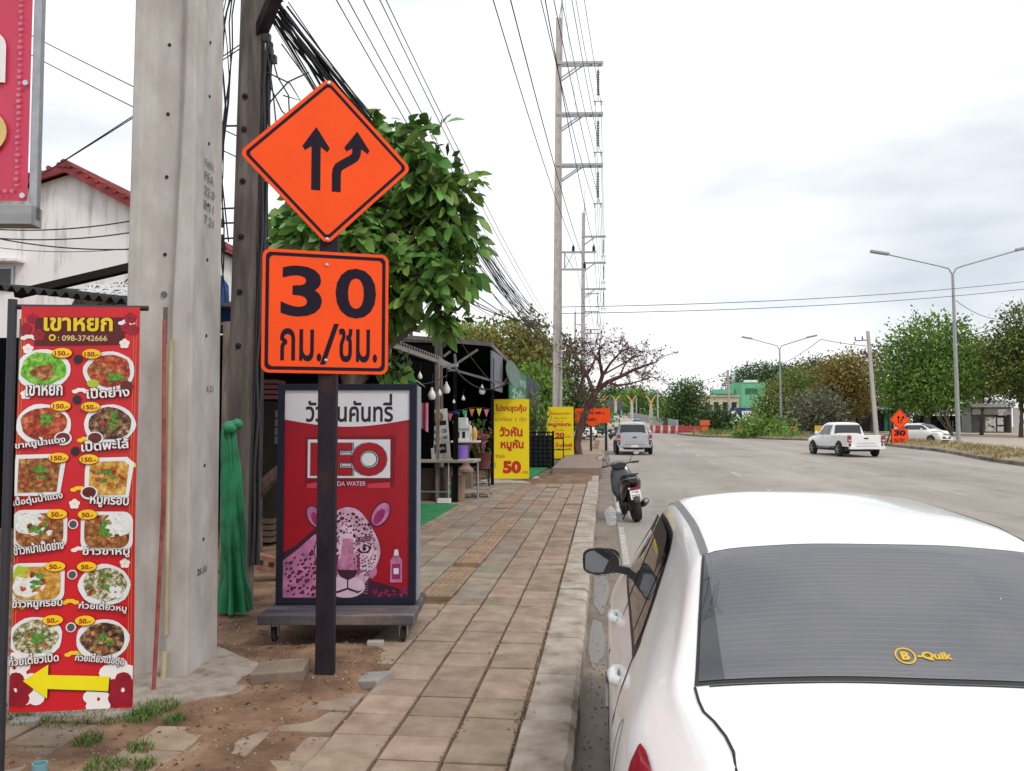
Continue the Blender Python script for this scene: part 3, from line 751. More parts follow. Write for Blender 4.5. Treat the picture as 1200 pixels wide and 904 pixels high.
for px, sgn in ((388, -1), (427, 1)):                                                                          # eyes
    b.flat([(X(px - 9), Y(654 + sgn * 1.5)), (X(px), Y(648)), (X(px + 9), Y(654 - sgn * 2)), (X(px + 5), Y(659)), (X(px - 5), Y(659))], SPOT, 8)
    b.oval(X(px), Y(654), 0.036, 0.024, PINKL, 9); b.oval(X(px), Y(653.5), 0.017, 0.021, SPOT, 10)
    for q in range(3): b.flat([(X(px - 9), Y(646 - 2.2 * q)), (X(px + 9), Y(645 - 2.2 * q - sgn)), (X(px + 8), Y(644 - 2.2 * q - sgn)), (X(px - 8), Y(645 - 2.2 * q))], SPOT, 8)
rg = random.Random(4)
seen = []
for k in range(1500):                                                                                           # spots on the brow and cheeks
    a = rg.uniform(0, 2 * PI); q = math.sqrt(rg.uniform(0.05, 0.93)); x = X(406) + 0.25 * q * math.cos(a); y = Y(655) + 0.325 * q * math.sin(a)
    if abs(x - X(406)) < 0.06 and y < Y(637): continue
    if y < Y(684) and abs(x - X(406)) < 0.15: continue
    if any(math.hypot((x - X(e)) / .07, (y - Y(654)) / .05) < 1 for e in (388, 427)): continue
    s = rg.uniform(0.005, 0.0115) * (1.15 if y > Y(640) else 0.75)
    if any(math.hypot(x - u, (y - v) * .8) < (s + w_) * 1.22 for u, v, w_ in seen): continue
    seen.append((x, y, s)); b.oval(x, y, s, s * rg.uniform(0.7, 1.6), SPOT, 8, n=9, wob=0.2, rot=math.atan2(y - Y(640), x - X(406)), seed=k)
seen = []
for k in range(1200):                                                                                            # rosettes on the flank
    x = rg.uniform(xl + 0.02, X(400)); y = rg.uniform(yb + 0.02, Y(640))
    if y > Y(668) + (x - xl) * 0.55 - 0.03 or (x > X(366) and y > Y(690) and False): continue
    s = rg.uniform(0.009, 0.022)
    if any(math.hypot(x - u, y - v) < (s + w_) * 1.25 for u, v, w_ in seen): continue
    seen.append((x, y, s)); b.oval(x, y, s * 1.25, s * 0.8, SPOT, 3, n=11, wob=0.35, rot=rg.uniform(0.3, 1.2), seed=k)
    if s > 0.017: b.oval(x, y, s * 0.5, s * 0.28, MAG, 4, n=8, rot=0.7)
for k in range(36):
    x = rg.uniform(X(432), xr - 0.01); y = rg.uniform(yb + 0.01, Y(702)); s = rg.uniform(0.006, 0.016); b.oval(x, y, s, s * .8, MAG, 4, n=8, wob=.3, seed=k)
for k in range(10):
    sg = -1 if k % 2 else 1; x = X(406) + sg * 0.05; y = Y(696 + k); b.flat([(x, y), (x + sg * 0.13, y + 0.012 - 0.004 * k), (x + sg * 0.13, y + 0.014 - 0.004 * k)] if sg > 0 else [(x, y), (x + sg * 0.13, y + 0.014 - 0.004 * k), (x + sg * 0.13, y + 0.012 - 0.004 * k)], LWHITE, 9)
# bottle
b.flat([(X(458), Y(694)), (X(472), Y(694)), (X(472), Y(668)), (X(468), Y(662)), (X(462), Y(662)), (X(458), Y(668))], PINK, 4); b.flat([(X(462), Y(662)), (X(468), Y(662)), (X(467), Y(655)), (X(463), Y(655))], LWHITE, 4)
b.flat([(X(460), Y(690)), (X(470), Y(690)), (X(470), Y(672)), (X(460), Y(672))], MAG, 5); b.flat([(X(462), Y(684)), (X(468), Y(684)), (X(468), Y(677)), (X(462), Y(677))], LWHITE, 6)
b.build('printed_panel', t, loc=(0, -0.002, Z0 + 0.052 + PH / 2), rot=(R(90), 0, 0))
b = MB(); b.box((0.0, 0.05, 0.19), (1.22, 0.92, 0.075), ramp_mat('trolley_board', [(0.35, (0.03, 0.03, 0.04)), (0.55, (0.085, 0.08, 0.09)), (0.7, (0.24, 0.17, 0.14))], scale=2.5, rough=0.7, stretch=(0.5, 3, 1))); b.build('trolley_board', t, bevel=0.006)
for x, y in ((-0.5, -0.3), (0.52, -0.3), (-0.5, 0.4), (0.52, 0.4)):
    b = MB(); M_ = Matrix.Translation((x, y, 0.06)) @ Euler((0, R(90), 0)).to_matrix().to_4x4(); b.lathe([(0.03, -0.018), (0.06, -0.014), (0.06, 0.014), (0.03, 0.018)], RUBBER, 16, M_)
    o = b.build('caster_wheel', t)
    b = MB(); b.box((0.03, 0, 0.04), (0.006, 0.05, 0.1), STEEL); b.box((-0.03, 0, 0.04), (0.006, 0.05, 0.1), STEEL); b.box((0, 0, 0.087), (0.08, 0.09, 0.008), STEEL); b.build('fork', o, loc=(x, y, 0.06))

# ---- the red menu banner on its black pole
BN = G(10, 904) + Vector((-.036, 0, 0)); S = 0.612 / 147
b_yaw = R(11)
t = thing('menu_banner', 'long red menu banner with twelve dishes and a yellow arrow, hung on a black pole', 'banner', (BN.x, BN.y, BN.z), b_yaw)
b = MB(); b.tube([(-0.016, 0.01, -0.03), (-0.016, 0.01, 2.345)], 0.022, mat('black_pole', (0.03, 0.03, 0.04), 0.5), 12); b.build('pole', t)
b = MB(); b.tube([(-0.03, 0.03, 2.31), (0.645, 0.03, 2.31)], 0.014, BLACK, 10); b.build('top_rod', t)
VIN = mat('banner_red', srgb(206, 22, 36), 0.35, var=0.08, scale=2.5)
def wave(x, y): return 0.010 * math.sin(x * 9 + y * 1.3) * (1 - (y + 0.02) / 2.1 * -1 if False else 1) * min(1, (2.3 - y) / 0.5 + 0.15) + 0.006 * math.sin(y * 5 + x * 3)
BW, BH = 141 * S, 486 * S
b = MB(); NX, NY = 16, 50
zt = 2.31
def sheetpt(u, v, off=0.0):                                  # u across in metres, v down in metres, off outwards
    return (0.03 + u, 0.0 - wave(u, zt - v) - off, zt - v)
b.grid(lambda i, j: sheetpt(i * BW, j * BH, 0), NX, NY, VIN, True, flip=False)
b.grid(lambda i, j: sheetpt(i * BW, j * BH, -0.002), NX, NY, paint('banner_back', 190, 60, 66), True, flip=True)
b.build('banner_sheet', t, sharp=0)
# print on the banner (photo-measured layout, laid on the rippled sheet)
pr = MB()
FOOD = {
 'greens': ramp_mat('food_greens', [(0.3, (0.03, 0.14, 0.01)), (0.5, (0.14, 0.42, 0.03)), (0.7, (0.45, 0.7, 0.15))], scale=42, rough=.4),
 'brown': ramp_mat('food_braised', [(0.32, (0.07, 0.02, 0.008)), (0.5, (0.28, 0.10, 0.03)), (0.62, (0.5, 0.25, 0.09)), (0.75, (0.65, 0.42, 0.22))], scale=34, rough=.35),
 'dark': ramp_mat('food_dark_broth', [(0.36, (0.02, 0.012, 0.01)), (0.5, (0.12, 0.06, 0.03)), (0.6, (0.34, 0.18, 0.10)), (0.72, (0.62, 0.5, 0.36))], scale=38, rough=.35),
 'red': ramp_mat('food_red_stew', [(0.32, (0.12, 0.014, 0.01)), (0.5, (0.38, 0.05, 0.02)), (0.62, (0.55, 0.2, 0.08)), (0.75, (0.75, 0.5, 0.3))], scale=30, rough=.35),
 'amber': ramp_mat('food_crispy', [(0.3, (0.22, 0.08, 0.01)), (0.5, (0.55, 0.27, 0.04)), (0.7, (0.78, 0.58, 0.22))], scale=30, rough=.35),
 'rice': ramp_mat('food_rice', [(0.3, (0.55, 0.55, 0.52)), (0.6, (0.8, 0.8, 0.78))], scale=60, rough=.5),
 'noodle': ramp_mat('food_noodle', [(0.34, (0.04, 0.06, 0.015)), (0.48, (0.22, 0.2, 0.08)), (0.58, (0.62, 0.58, 0.42)), (0.7, (0.8, 0.78, 0.7))], scale=46, rough=.4),
}
GARN = ramp_mat('food_herb', [(0.35, (0.02, 0.1, 0.01)), (0.6, (0.12, 0.34, 0.04))], scale=70, rough=.5)
PLT = paint('plate_white', 236, 240, 240, k=0.9, rough=0.3); YEL = paint('banner_yellow', 250, 208, 20, rough=.4, k=.95); ARROWY = paint('arrow_yellow', 250, 226, 0, rough=.4, k=.95); DKRED = paint('banner_dark_red', 96, 6, 14, rough=.4); LETW = paint('banner_white', 246, 240, 238, k=0.92, rough=.4); PRED = paint('price_red', 186, 12, 24, rough=.4); BLOOM = paint('bloom_red', 176, 10, 44, rough=.4, var=.2, scale=20); SHAD = paint('letter_shadow', 60, 6, 30, rough=.5); SAUCE = mat('sauce', (0.12, 0.008, 0.006), 0.25); LIME = paint('lime', 190, 214, 40, rough=.4)
BX = lambda px: (px - 16.5) * S; BY = lambda py: -(py - 357.5) * S * 1.012
TAN = lambda px: (px - 84) / 146                                       # the sheet hangs a little askew
# title block
pr.flat([(BX(33), BY(371)), (BX(139), BY(370)), (BX(140), BY(403)), (BX(33), BY(405))][::-1], DKRED, 1)
pr.text('เขาหยก', BX(43), BY(388), BX(126), BY(369.5), SHAD, 2, bold=.06); pr.text('เขาหยก', BX(43.5), BY(387.3), BX(125.5), BY(370.5), YEL, 3, bold=.03)
pr.text(': 098-3742666', BX(60), BY(399), BX(119), BY(392), paint('pale_yellow', 240, 214, 150), 2, bold=.015); pr.oval(BX(53.5), BY(395), .017, .017, YEL, 2); pr.oval(BX(53.5), BY(395), .009, .009, DKRED, 3)
dishes = [
 (44, 434, 'bowl', 'greens', '150.-', 66, 414, 'เขาหยก', 47, 459, 0.02), (122, 436, 'bowl', 'red', '150.-', 101, 415, 'เป็ดย่าง', 122, 461, .06),
 (47, 500, 'bowl', 'red', '150.-', 66, 478, 'ขาหมูน้ำแดง', 45, 521, .14), (124, 500, 'bowl', 'dark', '150.-', 101, 479, 'เป็ดพะโล้', 120, 524, .08),
 (44, 561, 'tray', 'brown', '150.-', 66, 540, 'เนื้อตุ๋นน้ำแดง', 44, 588, .16), (125, 565, 'tray', 'amber', '150.-', 101, 542, 'หมูกรอบ', 127, 593, -.05),
 (46, 625, 'sq', 'rice', '50.-', 66, 607, 'ข้าวหน้าเป็ดย่าง', 46, 645, .12), (124, 628, 'sq', 'brown', '50.-', 101, 608, 'ข้าวขาหมู', 124, 652, 0.0),
 (44, 688, 'sq', 'amber', '50.-', 65, 669, 'ข้าวหมูกรอบ', 46, 712, .02), (122, 692, 'bowl', 'noodle', '50.-', 101, 670, 'ก๋วยเตี๋ยวหมู', 121, 717, -.08),
 (44, 752, 'bowl', 'noodle', '50.-', 64, 732, 'ก๋วยเตี๋ยวเป็ด', 44, 775, .08), (121, 757, 'bowl', 'dark', '50.-', 100, 734, 'ก๋วยเตี๋ยวเนื้อตุ๋น', 119, 779, -.12)]
for k, (cx, cy, form, food, price, ox, oy, nm, tx, ty, ra) in enumerate(dishes):
    x, y = BX(cx), BY(cy)
    if form == 'bowl':
        pr.oval(x, y, .130, .104, PLT, 2, wob=.03, seed=k); pr.oval(x + .002, y + .004, .108, .083, FOOD[food], 3, wob=.05, seed=k + 3)
    elif form == 'tray':
        pr.flat([(x - .12, y - .1), (x + .1, y - .1), (x + .125, y + .08), (x + .09, y + .11), (x - .11, y + .105), (x - .12, y + .04)], PLT, 2); pr.flat([(x - .10, y - .085), (x + .085, y - .08), (x + .1, y + .07), (x + .07, y + .09), (x - .095, y + .085)], FOOD[food], 3)
    else:
        pr.flat(rrect(.26, .20, .05, cx=x, cy=y), PLT, 2); pr.flat(rrect(.225, .165, .05, cx=x, cy=y), FOOD['amber' if food == 'amber' else 'brown'], 3)
        pr.oval(x - .04 if k != 7 else x + .05, y - .01 + (.04 if k in (6, 7) else 0), .075, .058, FOOD['rice'], 4, wob=.08, seed=k)
    if k == 0: pr.oval(x + .0, y - .012, .055, .04, FOOD['brown'], 4, wob=.2, seed=2); pr.oval(x - .01, y + .05, .05, .035, FOOD['greens'], 4, wob=.3, seed=3)
    elif k == 1:
        for q in range(5): pr.oval(x - .06 + .03 * q, y + .02 - .012 * q, .035, .02, FOOD['brown'], 4, wob=.2, rot=-.5, seed=q)
        pr.oval(x + .03, y - .03, .04, .02, GARN, 5, wob=.3); pr.oval(x + .09, y - .075, .032, .028, SAUCE, 5); pr.oval(x - .08, y - .06, .03, .02, LIME, 4)
    else:
        rg = random.Random(k)
        for q in range(9): pr.oval(x + rg.uniform(-.07, .07), y + rg.uniform(-.05, .055), rg.uniform(.012, .026), rg.uniform(.008, .016), FOOD[rg.choice(['brown', food, 'noodle' if k > 8 else 'red'])], 4 + q * .05, n=10, wob=.3, rot=rg.uniform(-1, 1), seed=q)
        for q in range(5): pr.oval(x + rg.uniform(-.03, .04), y + rg.uniform(-.02, .05), rg.uniform(.012, .024), rg.uniform(.008, .016), GARN, 5, n=10, wob=.4, seed=q)
    if k in (2, 3, 5): sx_ = {2: .095, 3: -.07, 5: -.095}[k]; pr.oval(x + sx_, y - .07, .042, .034, PLT, 5); pr.oval(x + sx_, y - .067, .034, .026, SAUCE, 6)
    if k == 8: pr.oval(x - .07, y + .05, .045, .035, LIME, 4, wob=.2)
    if k == 9:
        for q in range(4): pr.oval(x + .04 + .03 * (q % 2), y - .05 + .03 * (q // 2), .017, .016, PLT, 6, n=12)
    pr.oval(BX(ox) , BY(oy), .0495, .0265, PRED, 6.5); pr.oval(BX(ox), BY(oy) + .002, .047, .0245, YEL, 7)
    hw = .036 if len(price) > 4 else .028
    pr.text(price, BX(ox) - hw, BY(oy) - .012, BX(ox) + hw, BY(oy) + .012, PRED, 8, bold=.035)
    hl = min(.118, .011 * len(nm) + .02)
    pr.text(nm, BX(tx) - hl - .002, BY(ty) - .031, BX(tx) + hl + .002, BY(ty) + .029, SHAD, 8, bold=.085, rot=ra); pr.text(nm, BX(tx) - hl, BY(ty) - .027, BX(tx) + hl, BY(ty) + .027, LETW, 9, bold=.022, rot=ra)
# blossoms, clouds, air holes
def blossom(px, py, r, m, lay, c=None):
    for q in range(5): pr.oval(BX(px) + r * .58 * math.cos(q * 1.2566 + .3), BY(py) + r * .58 * math.sin(q * 1.2566 + .3), r * .5, r * .46, m, lay + q * .08, n=12)
    if c: pr.oval(BX(px), BY(py), r * .18, r * .18, c, lay + .6, n=8)
for px, py in ((140, 402), (26, 409), (26, 464), (85, 595), (146, 666)): blossom(px, py, .025, LETW, 2, YEL)
for px, py, r in ((22, 385, .03), (38, 392, .03), (30, 372, .025), (150, 385, .028), (146, 371, .03), (141, 383, .024)): blossom(px, py, r, BLOOM, 2)
for px, py, m in ((88, 460, LETW), (96, 519, YEL), (90, 578, YEL), (150, 549, YEL), (92, 650, LETW), (82, 712, YEL), (22, 716, YEL), (88, 773, YEL), (27, 396, LETW), (142, 377, LETW)):
    for q in range(4): pr.oval(BX(px) + (q - 1.5) * .018, BY(py) + (.008 if q in (1, 2) else 0), .016, .01, m, 1.5 + q * .1, n=12)
for py in (421, 470, 532): pr.oval(BX(84), BY(py), .021, .023, INK, 3)
for py in (619, 679, 741): pr.oval(BX(84), BY(py), .024, .024, LETW, 3); pr.oval(BX(84), BY(py), .018, .019, mat('steel_grey_ink', (.08, .09, .11), .5), 4)
for px, py, r, m, q in ((22, 786, .075, LETW, 2), (42, 812, .08, LETW, 2.5), (24, 812, .085, BLOOM, 3.2), (140, 800, .09, LETW, 2), (118, 826, .07, LETW, 2.4), (146, 816, .085, BLOOM, 3.2)): blossom(px, py, r, m, q)
for q in range(2):
    e = .006 if q == 0 else 0; m = SHAD if q == 0 else ARROWY; dx_ = .006 if q == 0 else 0
    pr.flat([(BX(33) + dx_, BY(801) - dx_), (BX(61) + dx_, BY(783) - dx_), (BX(61) + dx_, BY(795) - dx_), (BX(130) + dx_, BY(800) - dx_), (BX(129) + dx_, BY(817) - dx_), (BX(61) + dx_, BY(811) - dx_), (BX(61) + dx_, BY(822) - dx_)][::-1], m, 4.4 + q * 1.2)
for px in (18, 21, 150.5, 153.5): pr.flat([(BX(px), BY(372)), (BX(px), BY(830)), (BX(px) + .002, BY(830)), (BX(px) + .002, BY(372))], paint('gold_line', 226, 170, 90), 1)
# bend the flat print on to the rippling sheet, cutting long faces first so that they follow it
def drape(mb_):
    v2, f2, i2 = [], [], []
    def put(p):
        x, y, z = p; x = min(max(x, .002), BW - .002); y = max(y, -BH + .002)
        v2.append(sheetpt(x, -y, 0.0022 + z)); return len(v2) - 1
    for f, mi in zip(mb_.f, mb_.i):
        st = [[mb_.v[q] for q in f]]
        while st:
            p = st.pop()
            if len(p) > 3:
                for q in range(1, len(p) - 1): st.append([p[0], p[q], p[q + 1]])
                continue
            e = [(Vector(p[q]) - Vector(p[(q + 1) % 3])).length for q in range(3)]; q = e.index(max(e))
            if e[q] > 0.055:
                a_, b_, c_ = p[q], p[(q + 1) % 3], p[(q + 2) % 3]; m_ = tuple((Vector(a_) + Vector(b_)) / 2); st.append([a_, m_, c_]); st.append([m_, b_, c_])
            else: f2.append(tuple(put(r_) for r_ in p)); i2.append(mi)
    mb_.v, mb_.f, mb_.i, mb_.sm = v2, f2, i2, [False] * len(f2)
drape(pr); o = pr.build('menu_print', t)

# ---- second red banner in a steel frame, high at the left
Yb = 5.2
q0 = P(44, 250, Yb); 
t = thing('framed_banner', 'faded red banner laced into a grey steel frame above the menu banner', 'banner', (q0.x, q0.y, ramp(Yb)), R(8))
zb = q0.z; b = MB()
for x in (0.0, -1.5): b.box((x - 0.02, 0, zb + 1.6), (0.05, 0.05, 3.3), STEEL)
b.box((-0.76, 0, zb + 3.2 - 0.6), (1.5, 0.05, 0.05), STEEL); b.build('frame', t)
b = MB(); b.box((-0.77, -0.02, zb - 0.03), (1.55, 0.14, 0.13), ramp_mat('grey_box_beam', [(.3, (.22, .23, .24)), (.7, (.36, .37, .38))], scale=4, stretch=(.4, 3, 3))); b.build('bottom_beam', t, bevel=.004)
for x in (-1.45, -0.9):
    b = MB(); b.box((x, .03, zb / 2 - 0.05), (0.06, 0.06, zb), STEEL); b.build('leg', t)
b = MB(); b.grid(lambda i, j: (-1.46 + i * 1.41, -0.035 - .02 * math.sin(i * 7 + j * 3) * math.sin(PI * i), zb + 0.07 + j * 2.3), 14, 14, mat('faded_red_vinyl', srgb(208, 60, 92), .4, var=.1, scale=2), True); 
LET2 = paint('lace_white', 240, 214, 214)
rg = random.Random(2)
for k in range(54): b.box((-.115 + rg.uniform(-.003, .003), -.056, zb + .17 + k * .04), (rg.uniform(.014, .03), .002, rg.uniform(.012, .024)), paint('trim_pink', 226, 130, 150))
for k in range(26): b.box((-.14 - k * .045, -.058, zb + .13), (rg.uniform(.016, .032), .002, .022), MATS['trim_pink'])
b.text('ก', -.62, zb + .85, -.2, zb + 1.22, LETW, 0, bold=.06, M=Matrix.Translation((0, -.062, 0)) @ Euler((R(90), 0, 0)).to_matrix().to_4x4())
b.oval(-.42, zb + .52, .24, .18, paint('pale_oval', 240, 212, 130), 0, M=Matrix.Translation((0, -.063, 0)) @ Euler((R(90), 0, 0)).to_matrix().to_4x4())
b.build('banner_sheet', t)
for z in (zb + .1, zb + .85, zb + 1.55): 
    b = MB(); b.lathe([(.008, -.004), (.018, -.004), (.018, .006), (.008, .006)], CHROME, 10, Matrix.Translation((-.07, -.058, z)) @ Euler((R(90), 0, 0)).to_matrix().to_4x4()); b.build('eyelet', t)

# ---- tall concrete transmission poles: foreground one and its line down the street
POLEC = ramp_mat('pole_concrete', [(0.23, (0.15, 0.135, 0.12)), (0.31, (0.35, 0.32, 0.295)), (0.5, (0.43, 0.40, 0.375)), (0.7, (0.52, 0.495, 0.47))], scale=3.4, rough=0.85, bump=0.3, detail=11, stretch=(1.6, 1.6, 0.7))
SOCKET = mat('dark_hole', (0.02, 0.018, 0.016), 0.9)
PORC = mat('insulator_brown', (0.05, 0.045, 0.05), 0.25)
def pole_shaft(H, w0, d0, w1, d1, m, full=True):
    b = MB(); zs = [-0.3, 0.0, 2.5, 4.2, 8, H]; vs = []
    for z in zs:
        k = max(0, z) / H; w_, d_ = w0 + (w1 - w0) * k, d0 + (d1 - d0) * k; f = .34; rec = .085 if z < 5 else .06
        pr_ = [(-.5, -.5), (-f, -.5), (-.12 if z < 3 else -.2, -.5 + rec * 1.6), (.12 if z < 3 else .2, -.5 + rec * 1.6), (f if z > 3 else .2, -.5), (.5, -.5), (.5, .5), (f, .5), (.2, .5 - rec * 1.6), (-.2, .5 - rec * 1.6), (-f, .5), (-.5, .5)]
        vs += [(x * w_, y * d_, z) for x, y in pr_]
    n = 12; fs = [(k * n + a, k * n + (a + 1) % n, (k + 1) * n + (a + 1) % n, (k + 1) * n + a) for k in range(len(zs) - 1) for a in range(n)]
    b.add(vs, fs, m); b.add(vs[-n:], [tuple(range(n))], m); return b
def hv_arm(t, z, m=STEEL, L=2.3):
    b = MB()
    for dy in (-.17, .17): b.box((L / 2 - 0.1, dy, z), (L, .06, .12), m)
    for x in (L - 0.25, L - .7): b.box((x, 0, z), (.07, .34, .09), m)
    for dy in (-.2, .2): b.bar((.15, dy, z - .75), (1.15, dy, z - .05), .06, .06, m)
    o = b.build('crossarm', t)
    b = MB()
    for k in range(15): b.lathe([(.03, 0), (.075, .02), (.075, .035), (.03, .06)], PORC, 8, Matrix.Translation((L - .35, 0, z - .4 - k * .085)))
    b.tube([(L - .35, 0, z - .05), (L - .35, 0, z - 1.9)], .02, STEEL, 6); b.box((L - .35, 0, z - 1.9), (.45, .05, .05), STEEL); b.box((L - .5, 0, z - 2.0), (.05, .09, .2), PORC); b.box((L - .2, 0, z - 2.0), (.05, .09, .2), PORC)
    b.build('insulator', o)
def mv_bracket(t, z):
    b = MB(); b.box((1.0, 0, z), (1.75, .09, .09), STEEL); b.box((.78, 0, z - .85), (1.25, .09, .09), STEEL); b.box((.33, 0, z - .42), (.07, .09, .8), STEEL); b.bar((.33, 0, z - .05), (.75, 0, z - .8), .035, .035, STEEL); b.bar((.75, 0, z - .05), (.33, 0, z - .8), .035, .035, STEEL)
    o = b.build('bracket', t)
    for x, zz in ((.75, z), (1.75, z), (1.3, z - .85)):
        b = MB(); b.lathe([(.03, .04), (.1, .08), (.05, .12), (.1, .17), (.05, .2), (.09, .25), (.04, .3), (.04, .36)], PORC, 8, Matrix.Translation((x, 0, zz))); b.build('insulator', o)
HV = [(-3.075, 5.83, R(6)), (-2.3, 41.5, R(3)), (-2.1, 82, R(3)), (-3.0, 120, R(3)), (-5.5, 158, R(3))]
hvt = []
LABS = ['massive pale concrete power pole with stencilled marks, right beside the red menu banner', 'tall concrete pylon pole rising behind the second yellow board', 'second tall pylon pole down the street, seen past the bare tree', 'third pylon pole far down the line, left of the second', 'last and smallest pylon pole of the high voltage line']
for k, (x, y, a) in enumerate(HV):
    z = ramp(y)
    t = thing('transmission_pole', LABS[k], 'power pole', (x, y, z), group='high voltage poles along the street', rot=(0, R(0.35) if k else 0, a))
    if k == 0:
        b = pole_shaft(21.6, .475, .60, .30, .34, POLEC); o = b.build('shaft', t, bevel=.012)
        b = MB()
        for zz in [0.9, 1.42, 2.35, 2.9, 3.3, 3.75, 4.1, 4.5]: b.lathe([(.0, 0), (.012, 0), (.012, .004), (0, .004)], SOCKET, 10, Matrix.Translation(((.238) - zz * .0031, -.02, zz)) @ Euler((0, R(90), 0)).to_matrix().to_4x4())
        for zz in (2.9, 3.45, 3.9, 4.4): b.lathe([(.0, 0), (.013, 0), (.013, .004), (0, .004)], SOCKET, 10, Matrix.Translation((0.0, -.3 + zz * .006 + .085 if False else -.2205 + zz * .0048, zz)) @ Euler((R(90), 0, 0)).to_matrix().to_4x4())
        b.build('bolt_hole', o)
        b = MB(); M_ = Matrix.Translation((.2385 - 3.4 * .0031, 0, 3.4)) @ Euler((R(90), 0, R(90))).to_matrix().to_4x4()
        PALEINK = mat('stencil_ink', (.14, .125, .12), .8)
        for q, s_ in enumerate(('กฟภ.', 'PEA', '22.0', '8.11', '7.21')): b.text(s_, -.10 + rg.uniform(-.01, .01), .17 - q * .105, .09 + rg.uniform(-.01, .03), .235 - q * .105, PALEINK, 3, bold=.0, M=M_)
        M2 = Matrix.Translation((.2385 - 2 * .0031, 0.05, 1.95)) @ Euler((R(90), 0, R(90))).to_matrix().to_4x4(); b.text('6.21', -.05, 0, .08, .045, PALEINK, 3, bold=0, M=M2)
        M2 = Matrix.Translation((.2385 - .6 * .0031, -.1, .66)) @ Euler((R(90), 0, R(90))).to_matrix().to_4x4(); b.text('21.11', -.03, 0, .14, .045, INK, 3, bold=.02, M=M2)
        b.build('stencil_mark', o)
        b = MB()
        STR = mat('strap_steel', (.17, .15, .14), .7, .3)
        for zz, ww in ((2.20, .05), (2.60, .04)): b.box((0.0, -.19, zz), (.045, .01, .18), STR)
        b.box((0.012, -.205, 2.4), (.028, .015, .26), STR); b.lathe([(.0, 0), (.02, 0), (.02, .03), (0, .03)], STR, 10, Matrix.Translation((0, -.19, 2.62)) @ Euler((R(90), 0, 0)).to_matrix().to_4x4()); b.build('strap_bracket', t)
    else:
        b = pole_shaft(21.6, .50, .56, .28, .30, POLEC); b.build('shaft', t)
    for zz in (14.2, 16.75, 19.3): hv_arm(t, zz)
    mv_bracket(t, 9.9)
    b = MB(); b.tube([(-.1, 0, 19.5), (-.12, 0, 20.6), (.16, 0, 22.5), (.16, 0, 24.0)], .03, STEEL, 6); b.tube([(.16, 0, 19.4), (.16, 0, 22.6)], .03, STEEL, 6); b.build('earth_wire_peak', t)
    hvt.append(t)
# rods leaning in the recess
p0, p1 = G(180, 812), P(193, 362, 5.45)
b = MB(); b.tube([(p0.x, p0.y, 0.02), (p0.x + .03, p0.y + .02, 1.2), (p1.x, p1.y, 2.42)], .0135, ramp_mat('red_rod', [(.35, (.16, .03, .02)), (.65, (.34, .09, .07))], scale=9), 10)
tag(b.build('red_rod'), 'thin red painted rod leaning against the big concrete pole', 'rod')
b = MB(); PVC = ramp_mat('yellowed_pvc', [(.3, (.34, .27, .14)), (.7, (.56, .48, .30))], scale=3)
q = P(196, 500, 5.50); b.tube([(q.x, q.y + .03, 2.3), (q.x + .005, q.y + .03, .30)], .013, PVC, 10); tag(b.build('conduit'), 'yellowed conduit pipe running down the recess of the big concrete pole', 'pipe')
b = MB(); b.tube([(q.x + .003, q.y + .02, .19), (q.x + .005, q.y, .0)], .019, PVC, 10); tag(b.build('conduit'), 'short broken stub of yellowed conduit at the foot of the concrete pole', 'pipe')

# ---- the leaning timber-grey pole with its telecom cables
OLDP = ramp_mat('old_pole', [(0.25, (0.035, 0.028, 0.027)), (0.5, (0.095, 0.078, 0.072)), (0.78, (0.21, 0.18, 0.16))], scale=3.2, rough=0.9, bump=0.5, stretch=(2.5, 2.5, 0.25), detail=11)
wb, wt = G(278, 700), P(297, 0, 8.5)
ax = (wt - wb).normalized()
t = thing('utility_pole', 'weathered grey square utility pole leaning slightly, thick with black cables', 'utility pole', wb)
b = MB(); top = wb + ax * 8.0
def pole_sec(b, a, c, w0, w1, m, rz):
    q = (c - a).to_track_quat('Z', 'Y').to_matrix() @ Euler((0, 0, rz)).to_matrix(); vs = []
    for p, w_ in ((a, w0), (c, w1)):
        h = w_ / 2; cch = h * .25
        vs += [p + q @ Vector(v) for v in ((-h, -h + cch, 0), (-h + cch, -h, 0), (h - cch, -h, 0), (h, -h + cch, 0), (h, h - cch, 0), (h - cch, h, 0), (-h + cch, h, 0), (-h, h - cch, 0))]
    b.add(vs, [(k, (k + 1) % 8, 8 + (k + 1) % 8, 8 + k) for k in range(8)] + [tuple(range(8, 16))], m)
pole_sec(b, Vector((0, 0, -.3)), ax * 8.0, .30, .235, OLDP, R(12)); b.build('shaft', t)
for z in (2.5, 3.05, 3.62, 4.2, 4.75, 5.1): 
    b = MB(); c_ = ax * z; b.lathe([(0, 0), (.03, 0), (.03, .015), (.012, .02), (.012, .035), (0, .035)], RUST, 10, Matrix.Translation((c_.x + .0, c_.y - .135, c_.z)) @ Euler((R(90), 0, 0)).to_matrix().to_4x4()); b.build('bolt', t)
arm = P(330, 6, 8.5) - wb
b = MB(); b.bar(ax * 5.75 + Vector((.05, 0, 0)), arm + Vector((.12, -.3, .1)), .12, .1, RUST); b.build('cable_bracket', t)
for k, (px, py) in enumerate(((258, 262), (258, 280), (247, 148), (252, 245), (313, 45), (316, 62), (320, 70), (312, 100))):
    b = MB(); p = P(px, py, 8.4) - wb; b.box(p, (.07, .06, .08), BLACK); b.bar(p, Vector((ax.x * p.z, ax.y * p.z, p.z)), .016, .016, BLACK); b.build('cable_clamp', t)

